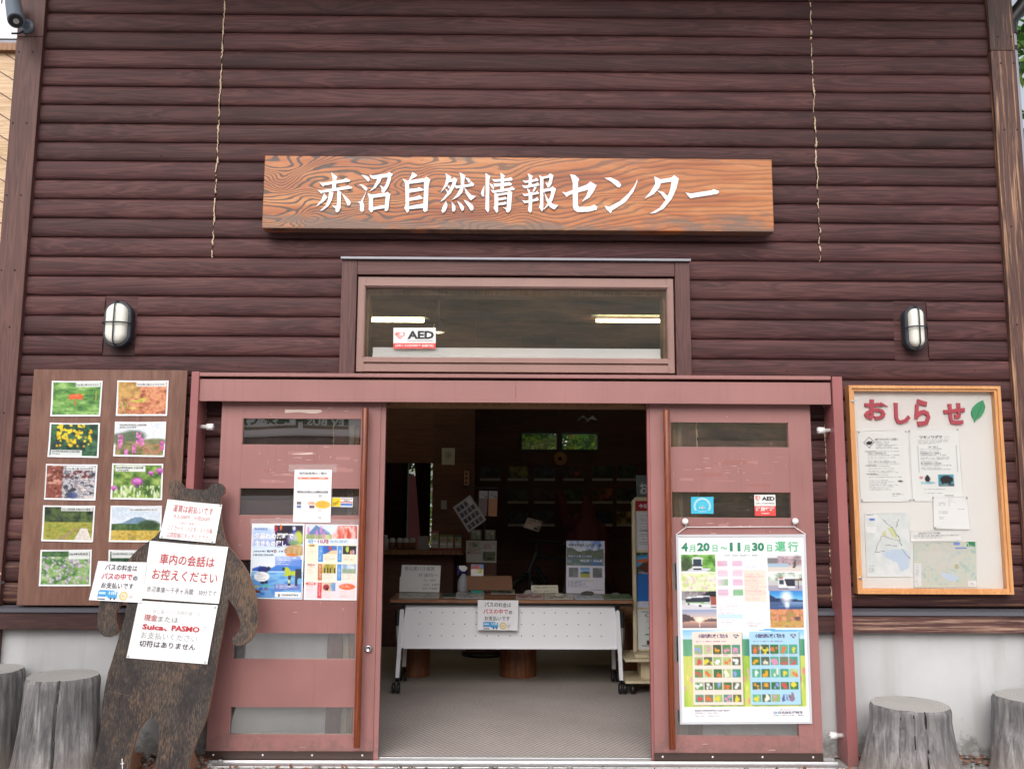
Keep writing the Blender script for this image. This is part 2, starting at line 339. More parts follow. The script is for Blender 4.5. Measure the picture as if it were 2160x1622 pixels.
c = t.mix(t.math('MULTIPLY_ADD', rings, .2, .2), c, (.17, .16, .15, 1)); t.base(c)

m = M['sign'] = nmat('sign_board_wood', rough=.42); t = NT(m)
X, _, Z = t.sep(t.n('TexCoord').outputs['Object'])[:3]
A = t.n('MapRange', {'Value': X, 'From Min': -1.5, 'From Max': 1.0, 'To Min': 1.0, 'To Max': .10}).outputs[0]
nf = t.noise(t.obj((1.5, 1, 4.2)), 1.35, 1.2, .4, .5)
nf2 = t.noise(t.obj((5, 1, 30)), 1.4, 3, .6)
h = t.math('ADD', t.math('MULTIPLY', t.math('MULTIPLY', nf, A), 2.6), t.math('MULTIPLY', Z, 3.0))
h = t.math('ADD', h, t.math('MULTIPLY', nf2, .05))
ln = t.math('MULTIPLY_ADD', t.math('SINE', t.math('MULTIPLY', h, 66.)), .5, .5)
c = t.ramp(t.noise(t.obj((.7, 1, 5)), 2.1, 4, .6, .4), [(.30, (.29, .066, .014, 1)), (.5, (.45, .140, .036, 1)), (.72, (.58, .25, .09, 1))])
fineg = t.noise(t.obj((2.2, 1, 70)), 3, 4, .6)
c = t.mix(t.ramp(fineg, [(.5, g4(0)), (.75, g4(.5))]), c, (.25, .07, .02, 1))
lm = t.math('MULTIPLY', t.ramp(ln, [(.10, g4(1)), (.42, g4(0))]), t.n('MapRange', {'Value': X, 'From Min': -1., 'From Max': 1.2, 'To Min': .95, 'To Max': .40}).outputs[0])
c = t.mix(lm, c, (.060, .034, .026, 1))
edge = t.math('ADD', t.math('MULTIPLY', t.math('ABSOLUTE', t.math('SUBTRACT', Z, 3.30)), 1.35), t.noise(t.obj((1.1, 1, 4)), 3, 5, .65))
c = t.mix(t.ramp(edge, [(.76, g4(0)), (.90, g4(.78))]), c, (.15, .105, .085, 1))
t.base(c); t.bump(ln, .12, .003)

m = M['leaf'] = nmat('foliage', rough=.55); t = NT(m)
t.base(t.n('Attribute', attribute_name='col').outputs['Color']); tl_ = t.n('BsdfTranslucent', {'Color': t.n('Attribute', attribute_name='col').outputs['Color']}); ms_ = t.n('MixShader', {0: .5}); t.t.links.new(t.b.outputs[0], ms_.inputs[1]); t.t.links.new(tl_.outputs[0], ms_.inputs[2]); t.t.links.new(ms_.outputs[0], [q for q in t.t.nodes if q.type == 'OUTPUT_MATERIAL'][0].inputs[0])
M['bark'] = nmat('bark', (.10, .075, .055, 1), .9)
m = M['hill'] = nmat('wooded_hill', rough=.95); t = NT(m)
c = t.ramp(t.noise(t.obj(), .16, 9, .82), [(.36, (.025, .03, .014, 1)), (.46, (.12, .10, .04, 1)), (.55, (.28, .15, .065, 1)), (.66, (.34, .26, .08, 1))]); t.base(c)

# ------------------------------------------------------------------ printed sheets: a small colour canvas turned into a coloured mesh
class Cv:
    def __init__(s, w, h, base=(248, 248, 248)):
        s.w, s.h = w, h; s.a = np.zeros((h, w, 3), np.float32); s.a[:] = base
        s.X, s.Y = np.meshgrid((np.arange(w)+.5)/w, (np.arange(h)+.5)/h)
    def put(s, mask, col, a=1.):
        k = (mask*a)[..., None]; s.a = s.a*(1-k)+np.array(col, np.float32)*k; return s
    def box(s, x0, y0, x1, y1): return ((s.X >= x0) & (s.X < x1) & (s.Y >= y0) & (s.Y < y1)).astype(np.float32)
    def rect(s, x0, y0, x1, y1, col, a=1.): return s.put(s.box(x0, y0, x1, y1), col, a)
    def grad(s, x0, y0, x1, y1, c0, c1, a=1.):
        k = np.clip((s.Y-y0)/(y1-y0), 0, 1)[..., None]; return s.put(s.box(x0, y0, x1, y1), np.array(c0)*(1-k)+np.array(c1)*k, a)
    def ell(s, x, y, rx, ry, col, a=1., soft=.15, clip=None):
        d = np.sqrt(((s.X-x)/rx)**2+((s.Y-y)/ry)**2); k = np.clip((1-d)/soft+.5, 0, 1)
        if clip: k = k*s.box(*clip)
        return s.put(k, col, a)
    def poly(s, pts, col, a=1.):
        ins = np.zeros(s.X.shape, bool); n = len(pts)
        for i in range(n):
            (xa, ya), (xb, yb) = pts[i], pts[(i+1) % n]
            if ya == yb: continue
            ins ^= ((ya > s.Y) != (yb > s.Y)) & (s.X < (xb-xa)*(s.Y-ya)/(yb-ya)+xa)
        return s.put(ins.astype(np.float32), col, a)
    def nz(s, fx, fy, seed=0, oct=3):
        out = np.zeros((s.h, s.w), np.float32); amp = 1.; tot = 0
        for o in range(oct):
            rg = np.random.RandomState(seed*11+o); nx, ny = max(2, int(fx*2**o)+2), max(2, int(fy*2**o)+2); g = rg.rand(ny, nx)
            x = s.X*(nx-1.001); y = s.Y*(ny-1.001); i, j = x.astype(int), y.astype(int); a, b = x-i, y-j; a = a*a*(3-2*a); b = b*b*(3-2*b)
            out += amp*((g[j, i]*(1-a)+g[j, i+1]*a)*(1-b)+(g[j+1, i]*(1-a)+g[j+1, i+1]*a)*b); tot += amp; amp *= .6
        return out/tot
    def noise(s, x0, y0, x1, y1, cols, fx=8, fy=8, seed=0, oct=3, a=1., gain=2.2):
        k = np.clip((s.nz(fx, fy, seed, oct)-.5)*gain+.5, 0, .9999)*(len(cols)-1); i = k.astype(int); f = (k-i)[..., None]; c = np.array(cols, np.float32)
        return s.put(s.box(x0, y0, x1, y1), c[i]*(1-f)+c[i+1]*f, a)
    def specks(s, x0, y0, x1, y1, n, r, cols, seed=0, asp=1., a=.9):
        rg = random.Random(seed)
        for _ in range(n):
            q = r*rg.uniform(.6, 1.3); s.ell(rg.uniform(x0, x1), rg.uniform(y0, y1), q, q*asp*s.w/s.h, rg.choice(cols), a, .5, (x0, y0, x1, y1))
        return s
    def lines(s, x0, y0, x1, y1, n, col, seed=0, a=.55, fill=.9, hh=.5):
        rg = random.Random(seed); dy = (y1-y0)/n
        for i in range(n):
            y = y0+dy*i; xe = x0+(x1-x0)*rg.uniform(fill*.55, fill); x = x0
            while x < xe:
                l = rg.uniform(.01, .05)*(x1-x0)*2; s.rect(x, y, min(x+l, xe), y+dy*hh, col, a*rg.uniform(.4, 1)); x += l+.01*(x1-x0)
        return s
    def paste(s, c, x0, y0, x1, y1):
        i0, i1, j0, j1 = int(round(x0*s.w)), int(round(x1*s.w)), int(round(y0*s.h)), int(round(y1*s.h))
        yy = ((np.arange(j1-j0)+.5)/(j1-j0)*c.h).astype(int); xx = ((np.arange(i1-i0)+.5)/(i1-i0)*c.w).astype(int)
        s.a[j0:j1, i0:i1] = c.a[yy][:, xx]; return s
def tolin(a):
    a = np.clip(a/255., 0, 1)*.985; return np.where(a <= .04045, a/12.92, ((a+.055)/1.055)**2.4)*.90
def bil(c4, x, y):
    a, b, c, d = [np.array(p) for p in c4]; return (a*(1-x)+b*x)*(1-y)+(d*(1-x)+c*x)*y
def sheet(name, label, cat, corners, surf, cv, group=None, parent=None, thick=.0015, mat='print', curl=0., seed=0):
    c4 = [surf(*c) for c in corners]
    nrm = Vector(np.array(c4[3])-np.array(c4[0])).cross(Vector(np.array(c4[1])-np.array(c4[0]))).normalized()
    if nrm.dot(Vector(CAM)-Vector(c4[0])) < 0: nrm = -nrm
    w, h = (cv.w, cv.h) if cv else (6, 6)
    col = tolin(cv.a) if cv else np.full((6, 6, 3), .80)
    xs = np.linspace(0, 1, w); ys = np.linspace(0, 1, h)
    A = [np.array(p) for p in c4]; X, Y = np.meshgrid(xs, ys); X = X[..., None]; Y = Y[..., None]
    pts = (A[0]*(1-X)+A[1]*X)*(1-Y)+(A[3]*(1-X)+A[2]*X)*Y
    off = curl*((2*X-1)**2*(2*Y-1)**2+.35*np.sin(X*5+seed)*np.sin(Y*4+seed*2)**2)
    pts = pts+np.array(nrm)*off
    b = MB(); idx = np.arange(w*h).reshape(h, w)
    fs = np.stack([idx[:-1, :-1], idx[1:, :-1], idx[1:, 1:], idx[:-1, 1:]], -1).reshape(-1, 4)
    b.add(pts.reshape(-1, 3), [tuple(f) for f in fs.tolist()], 0, True, [tuple(x) for x in col.reshape(-1, 3).tolist()])
    bk = [Vector(p)-nrm*thick for p in c4]; fr = [Vector(p)+nrm*curl for p in c4]
    b.add(bk, [(0, 1, 2, 3)], 1); b.add(fr+bk, [(i, (i+1) % 4, 4+(i+1) % 4, 4+i) for i in range(4)], 1)
    o = b.build(name, [M[mat], M['paper']], parent)
    if label: tag(o, label, cat, group)
    o_s = dict(o=o, c4=c4, n=nrm, lift=curl*.5)
    return o_s
_tc = {}
def text_geo(st, bold=0., res=2):
    k = (st, bold)
    if k not in _tc:
        cu = bpy.data.curves.new('lettering', 'FONT'); cu.body = st; cu.offset = bold; cu.resolution_u = res; cu.size = 1
        o = bpy.data.objects.new('lettering', cu); COL.objects.link(o)
        me = o.to_mesh(); n = len(me.vertices); v = np.zeros(n*3); me.vertices.foreach_get('co', v); v = v.reshape(-1, 3)[:, :2]
        f = [tuple(p.vertices) for p in me.polygons]; o.to_mesh_clear(); bpy.data.objects.remove(o); bpy.data.curves.remove(cu)
        lo, hi = v.min(0), v.max(0); _tc[k] = ((v-lo)/np.maximum(hi-lo, 1e-6), f)
    return _tc[k]
def letters(sh, items, name='lettering', lift=.0012):
    "items: (text, x0, y0, x1, y1, colour, bold) in the sheet's own 0..1 coordinates"
    b = MB()
    for i, it in enumerate(items):
        st, x0, y0, x1, y1, col = it[:6]; bold = it[6] if len(it) > 6 else .012
        v, f = text_geo(st, bold)
        c = [Vector(bil(sh['c4'], x0+p[0]*(x1-x0), y1+p[1]*(y0-y1)))+sh['n']*(lift+sh['lift']+i*.00015) for p in v]
        b.add(c, f, 0, False, tolin(np.array(col, float)))
    return b.build(name, M['printmatt'], sh['o'])

# ------------------------------------------------------------------ ground and building
YD, YH, YP = -.075, -.14, -.155          # fronts of the doors, the header box and its posts
g = MB(); g.add([(-700, -700, 0), (700, -700, 0), (700, 700, 0), (-700, 700, 0)], [(0, 1, 2, 3)]); tag(g.build('ground', M['ground']), kind='structure')
XL, XR, XJ1, XJ2, Z0, PIT = -2.885, 3.016, -1.766, 1.8995, 2.8716, .12
bld = thing('log_building', 'dark red-brown log-sided building front with sliding doors, transom window and concrete base', 'building', (0, 0, 0))
dxa, dxb = P(750, 910, 0)[0], P(1427, 910, 0)[0]              # clear opening in the wall
cxa, cxb = P(706, 910, 0)[0], P(1467, 910, 0)[0]              # outer edge of the casings
ztop_door = P(1100, 792, 0)[2]
wx0, wx1, wz0, wz1 = R(740, 565, 1442, 790, 0)
ZS = .835                                                      # top of sill flashing
openings = [(cxa, cxb, -1, ztop_door), (wx0, wx1, wz0-.02, wz1)]
def logseg(b, x0, x1, za, rnd, flat=False):
    n = 9; pr = []
    for i in range(n+1):
        t = i/n; ang = math.pi*(.10+.80*t); y = .0135-.0135*max(0., (math.sin(ang)-math.sin(.1*math.pi))/(1-math.sin(.1*math.pi)))**.42
        pr.append((y if not flat else .016, za+.0015+(PIT-.003)*t))
    pr = [(.07, pr[0][1])]+pr+[(.07, pr[-1][1])]
    vs = [(x0, *p) for p in pr]+[(x1, *p) for p in pr]; k = len(pr)
    b.add(vs, [(i, i+1, k+i+1, k+i) for i in range(k-1)], 0, True, rnd)
    b.add(vs[:k], [tuple(range(k))], 0, False, rnd); b.add(vs[k:], [tuple(range(k))[::-1]], 0, False, rnd)
lamp_px = [((221, 634), (283, 738)), ((1897, 645), (1956, 745))]
plates = [(P(218, 690, 0)[0], P(287, 690, 0)[0], Z0-6*PIT, Z0-3*PIT+.0), (P(1886, 690, 0)[0], P(1957, 690, 0)[0], Z0-5*PIT-PIT, Z0-3*PIT)]
plates = [(a, b_, Z0-5*PIT, Z0-2*PIT) for a, b_, _, _ in plates]
b = MB(); rg = random.Random(4); k = -18
za = Z0+17*PIT
row = 17
while True:
    za = Z0+row*PIT
    if za < ZS-.03: break
    segs = [(XL+.006, XR-.006)]
    zc = za+PIT/2
    cuts = [(o[0], o[1]) for o in openings if o[2] < zc < o[3]]
    cuts += [(p[0], p[1]) for p in plates if p[2]-.01 < zc < p[3]+.01]
    if row >= 0: cuts += [(XJ1-.004, XJ1+.004), (XJ2-.004, XJ2+.004)]
    for c0, c1 in cuts:
        segs = [q for a0, a1 in segs for q in ((a0, min(a1, c0)), (max(a0, c1), a1)) if q[1]-q[0] > .01]
    for a0, a1 in segs: logseg(b, a0, a1, za, (rg.random(), rg.random(), rg.random()))
    row -= 1
for p in plates:
    for k in range(3): b.box(p[0]+.001, p[1]-.001, .009, .07, p[2]+k*PIT+.001, p[2]+(k+1)*PIT-.001, 0, (rg.random(), rg.random(), rg.random()))
b.build('log_siding', M['log'], bld)
# sheathing behind the logs, with the two openings
b = MB(); YW0, YW1 = .07, .16
b.box(-3.05, dxa, YW0, YW1, .0, 5.2); b.box(dxb, 3.2, YW0, YW1, 0, 5.2)
b.box(dxa, dxb, YW0, YW1, wz1-.06, 5.2); b.box(dxa, wx0+.05, YW0, YW1, ztop_door-.09, wz1-.06); b.box(wx1-.05, dxb, YW0, YW1, ztop_door-.09, wz1-.06)
b.build('wall_core', M['inner_wood'], bld)
for a0, a1 in ((-3.08, cxa-.01), (cxb+.01, 3.3)): b = MB(); b.box(a0, a1, .03, .0695, -.3, .70); b.build('foundation', M['concrete'], bld)
zb0, zb1 = P(100, 1328, -.03)[2], P(100, 1291, -.03)[2]
xpl = P(425, 1300, -.03)[0]; xpr = P(1765, 1310, -.03)[0]
pl_, pr_ = P(89, 100, -.03)[0]+.001, P(2103, 300, -.03)[0]-.001
b = MB(); b.box(pl_, cxa-.004, -.034, .0695, zb0, zb1, 0, (.3, .4, .2)); b.build('sill_beam', M['sill_dark'], bld, .004)
b = MB(); b.box(cxb+.004, xpr, -.034, .0695, zb0, zb1, 0, (.1, .4, .7)); b.build('sill_beam', M['sill_dark'], bld, .004)
b = MB(); b.box(xpr, pr_, -.034, .0695, zb0, zb1, 0, (.8, .7, .3)); b.build('sill_beam', M['sill'], bld, .004)
for a0, a1 in ((pl_, cxa-.002), (cxb+.002, pr_)): b = MB(); b.prism([(a0, -.045, zb1+.001), (a0, -.045, zb1+.022), (a0, .0, zb1+.034), (a0, .069, zb1+.034), (a0, .069, zb1+.001)], (a1-a0, 0, 0)); b.build('sill_flashing', M['flash'], bld)
# corner posts
px0, px1 = P(33, 100, -.03)[0], P(89, 100, -.03)[0]; zj = P(60, 78, -.03)[2]
b = MB(); b.box(px0, px1, -.03, .12, 0, zj-.001, 0, (.3, .6, .4)); b.box(px0, px1, -.0295, .12, zj+.001, 5.2, 0, (.7, .4, .9))
b.build('corner_post', M['post'], bld, .004)
qx0, qx1 = P(2103, 300, -.03)[0], P(2156, 300, -.03)[0]; zj = P(2120, 107, -.03)[2]
b = MB(); b.box(qx0, qx1, -.03, .12, 0, zj-.001, 0, (.2, .7, .8)); b.box(qx0, qx1, -.0295, .12, zj+.001, 5.2, 0, (.7, .15, .5))
b.build('corner_post', M['post_worn'], bld, .004)
b = MB()
for u, v in ((40, 110), (69, 110), (27, 260), (56, 260), (14, 412), (44, 412), (2105, 78), (2133, 78), (2111, 134), (2138, 134), (2119, 274), (2146, 274), (2133, 478), (3, 570), (31, 570), (20, 690), (8, 871), (2145, 685)):
    x, y, z = P(u, v, -.0305); b = MB(); b.cyl((x, -.0315, z), (x, -.02, z), .006, 8); b.build('nail', M['nail'], bld)
for u, v in ((1485, 780), (1660, 783), (1842, 780), (1948, 780), (2057, 781), (645, 775), (690, 770), (505, 773), (340, 329), (1540, 182), (1782, 141)):
    x, y, z = P(u, v, 0); b = MB(); b.cyl((x, -.0015, z), (x, .01, z), .0045, 8); b.build('nail', M['nail'], bld)
# caulk lines following the log profile
def caulk(name, x, z0, z1, seed, r0=.0055, gap=.30):
    b = MB(); rg = random.Random(seed); z = z0; pts = []; rs = []
    def flush():
        if len(pts) > 2: b.tube(pts, rs, 6)
    while z < z1:
        f = ((z-Z0)/PIT) % 1; y = .010-.0125*math.sin(math.pi*f)**.4
        if rg.random() < .055*gap/.3 and len(pts) > 3: pts.append((x, y+.006, z)); rs.append(.0006); z += rg.uniform(.01, .03); pts.append((x, y+.006, z)); rs.append(.0006); continue
        w = mnoise.noise(Vector((seed*3.7, z*9, 0)))
        pts.append((x+.009*w+rg.uniform(-.003, .003), y-.002+rg.uniform(-.003, .002), z)); rs.append(r0*rg.uniform(.5, 1.3)*(1+1.1*mnoise.noise(Vector((seed*1.3, z*14, 4))))); z += rg.uniform(.006, .012)
    flush(); b.build(name, M['caulk'], bld)
caulk('caulk_line', XL-.004, .85, 5.1, 1, .0075); caulk('caulk_line', XR+.004, .85, 5.1, 2, .0065, .7)
caulk('caulk_line', XJ1, Z0, 5.1, 3, .0046); caulk('caulk_line', XJ2, Z0, 5.1, 4, .0042, .5)
caulk('caulk_line', P(428, 950, 0)[0], .85, 2.1, 5, .0075); caulk('caulk_line', P(1745, 1000, 0)[0], .85, 2.1, 6, .0065)
caulk('caulk_line', cxa-.004, .85, 2.1, 7, .005); caulk('caulk_line', cxb+.004, .85, 2.1, 8, .005)
# casings and jambs of the door opening (seen through the door glass)
x1 = P(736, 910, 0)[0]; x2 = P(1438, 910, 0)[0]
for a0, a1 in ((cxa, x1), (x2, cxb)): b = MB(); b.box(a0, a1, -.012, .0695, .02, ztop_door); b.build('door_casing', M['trim_v'], bld)
ol = nmat('olive_strip', (.26, .21, .15, 1), .5)
for a0, a1 in ((x1, dxa-.006), (dxb+.006, x2)): b = MB(); b.box(a0, a1, .0, .0695, .02, ztop_door); b.build('casing_strip', ol, bld)
b = MB(); b.box(dxa-.005, dxa+.02, .01, .2, .015, ztop_door-.05); b.box(dxb-.02, dxb+.005, .01, .2, .015, ztop_door-.05); zj_ = P(1088, 857.5, .05)[2]; b.box(dxa+.021, dxb-.021, .02, .2, zj_, zj_+.05); b.build('door_jamb', M['jamb'], bld)
# roof: a boarded soffit that oversails the front
b = MB(); b.box(-3.12, 3.26, -1.25, 9.2, 5.2, 5.26); b.build('soffit', M['soffit'], bld)
b = MB(); b.box(-3.14, 3.28, -1.3, 9.2, 5.26, 5.55); b.build('roof', M['rooftile'], bld)
# interior shell
b = MB(); IY = 6.6
bw = [(P(1101, 914, IY), P(1174, 948, IY)), (P(1186, 915, IY), P(1260, 948, IY))]
lw = (P(861, 976, IY), P(914, 1180, IY))
def holed(b, x0, x1, z0, z1, y0, y1, holes):
    xs = sorted({x0, x1, *[h[0] for h in holes], *[h[1] for h in holes]}); zs = sorted({z0, z1, *[h[2] for h in holes], *[h[3] for h in holes]})
    for a0, a1 in zip(xs, xs[1:]):
        for c0, c1 in zip(zs, zs[1:]):
            if not any(h[0] < (a0+a1)/2 < h[1] and h[2] < (c0+c1)/2 < h[3] for h in holes): b.box(a0, a1, y0, y1, c0, c1, 0, (.5, random.random(), .5))
holes = [(a[0], c[0], c[2], a[2]) for a, c in bw]+[(lw[0][0], lw[1][0], lw[1][2], lw[0][2])]
holed(b, -3.05, 3.2, 0, 5.2, IY, IY+.12, holes)
b.build('back_wall', M['inner_wood'], bld)
for a0, a1 in ((-3.05, -2.95), (3.1, 3.2)): b = MB(); b.box(a0, a1, .16, IY, 0, 5.2); b.build('side_wall', M['inner_wood'], bld)
b = MB(); PY = 4.3
px = P(1001, 1000, PY)[0]; ph = (P(760, 976, PY)[0], P(913, 976, PY)[0], P(850, 1166, PY)[2], P(850, 976, PY)[2])
holed(b, -2.95, px, 0, 5.2, PY, PY+.1, [ph]); b.build('partition_wall', M['inner_wood'], bld)
b = MB()
for z in np.arange(.3, 5.1, .145): b.box(-2.95, px-.002, PY-.003, PY, z, z+.006); b.box(px+.002, 3.1, IY-.003, IY, z, z+.006)
b2 = MB()
for vv, f, mi in zip([0], [0], [0]): pass
fl = MB(); fl.add([(-3.05, -.02, .012), (3.2, -.02, .012), (3.2, IY, .012), (-3.05, IY, .012)], [(0, 1, 2, 3)]); tag(fl.build('floor', M['carpet']), kind='structure')
b = MB()
for a, c in bw:
    for q in (0, 1):
        zz = (a[2]+.0, c[2]-.03)[q]; b.box(a[0]-.03, c[0]+.03, IY-.03, IY, zz, zz+.03)
        xx = (a[0]-.03, c[0])[q]; b.box(xx, xx+.03, IY-.0301, IY, c[2], a[2])
    b.build('back_window_frame', M['black'], bld); b = MB(); pane(b, a[0], c[0], IY-.02, IY-.016, c[2], a[2]); b.build('back_window_pane', [M['glass_board'], M['clear']], bld); b = MB()
b.box(lw[0][0]-.03, lw[0][0], IY-.03, IY, lw[1][2], lw[0][2]); b.build('back_window_frame', M['black'], bld)
# beam seen through the transom
b = MB(); zz = P(1000, 660, 3.4)[2]; b.box(-3, 3.1, 3.4, 3.55, zz-.06, zz+.04); b.build('ceiling_beam', M['inner_wood'], bld)

# ------------------------------------------------------------------ transom window
win = thing('transom_window', 'long low window with brown metal frame and dark wooden surround above the doors', 'window', (0, -.03, 2.2))
c5 = crop(680, 520, 2.7)
def pr(q0, q1, Y): return R(*c5(*q0), *c5(*q1), Y)
xa, xb, za, zb = pr((112, 75), (2105, 735), -.05)
xi0, xi1, _, zi = pr((197, 158), (2018, 700), -.05)
b = MB(); b.box(xa, xi0, -.05, .03, za, zb, 0, (.2, .4, .1)); b.build('surround_post', M['trim_v'], win, .003)
b = MB(); b.box(xi1, xb, -.05, .03, za, zb, 0, (.6, .3, .9)); b.build('surround_post', M['trim_v'], win, .003)
b = MB(); b.box(xi0+.001, xi1-.001, -.048, .03, zi, zb-.001, 0, (.5, .6, .3)); b.build('surround_head', M['trim'], win, .003)
b = MB(); b.box(xa-.004, xb+.004, -.07, .02, zb+.0005, zb+.014); b.build('flashing', M['flash_light'], win)
fx0, fx1, fz0, fz1 = pr((205, 172), (2008, 722), -.03)
gx0, gx1, gz0, gz1 = pr((250, 235), (1965, 642), -.01)
b = MB(); b.box(fx0, gx0, -.03, .04, fz0, fz1); b.box(gx1, fx1, -.03, .04, fz0, fz1); b.box(gx0, gx1, -.028, .04, gz1, fz1)
b.box(gx0, gx1, -.03, .04, gz0-.030, gz0); b.box(gx0, gx1, -.015, .04, gz0-.045, gz0-.03); b.box(gx0, gx1, -.04, .04, fz0, gz0-.045)
b.box(gx0-.012, gx1+.012, -.036, -.03, gz1+.006, gz1+.02); b.box(gx0-.012, gx0-.004, -.036, -.03, gz0, gz1+.006); b.box(gx1+.004, gx1+.012, -.036, -.03, gz0, gz1+.006)
b.build('window_frame', M['frame_al'], win, .0015)
b = MB(); pane(b, gx0, gx1, .0, .005, gz0, gz1); b.build('pane', [M['glass_win'], M['clear']], win)
b = MB(); b.box(gx0-.01, gx0+.012, .045, .16, gz0, gz1-.0305); b.box(gx1-.012, gx1+.01, .045, .16, gz0, gz1-.0305); b.box(gx0, gx1, .045, .16, gz1-.03, gz1+.02); b.build('inner_lining', M['jamb'], win)
lx0, lx1, lz0, lz1 = pr((288, 575), (1925, 648), .03)
b = MB(); b.box(lx0, lx1, .022, .040, lz0-.01, lz1); b.box(lx0, lx1, .012, .0218, lz0-.01, lz0+.022); tag(b.build('pelmet_box', M['white'], None, .003), 'long white cabinet top behind the lower edge of the transom window', 'pelmet')
# fluorescent lamps and spot lamp hung in the room
for (u0, v0, u1, v1), nm in (((700, 668, 905, 681), 'lit strip lamp at the left end of the room behind the transom window'), ((1247, 664, 1460, 682), 'lit strip lamp at the right end of the room behind the transom window')):
    x0, x1, z0, z1 = R(u0, v0, u1, v1, 3.3); t_ = thing('strip_lamp', nm, 'ceiling lamp', ((x0+x1)/2, 3.3, z1), 'strip lamps behind the transom window')
    b = MB(); b.box(x0, x1, 3.24, 3.36, z1-.01, z1+.05); b.build('fitting', nmat('grey_green_fitting', (.16, .17, .14, 1), .5), t_)
    b = MB(); b.cyl((x0+.05, 3.3, z0+.022), (x1-.05, 3.3, z0+.022), .017, 12); b.build('tube', M['tube'], t_)
x, y, z = P(925, 690, 2.6); sp_ = thing('spot_lamp', 'small white spot lamp hanging behind the AED sticker', 'ceiling lamp', (x, y, z))
b = MB(); b.lathe((x, y, z), [(.0, .06), (.03, .055), (.045, 0), (.055, -.05)], 16); b.cyl((x, y, z+.05), (x, y, z+.5), .008, 8); b.build('lamp_shade', M['white'], sp_)
b = MB(); b.blob((x, y, z-.03), .035, .035, .03, 0, 0); b.build('bulb', nmat('lit_bulb', (.9, .8, .6, 1), .4, emit=(1, .75, .4, 1), es=2.5), sp_)

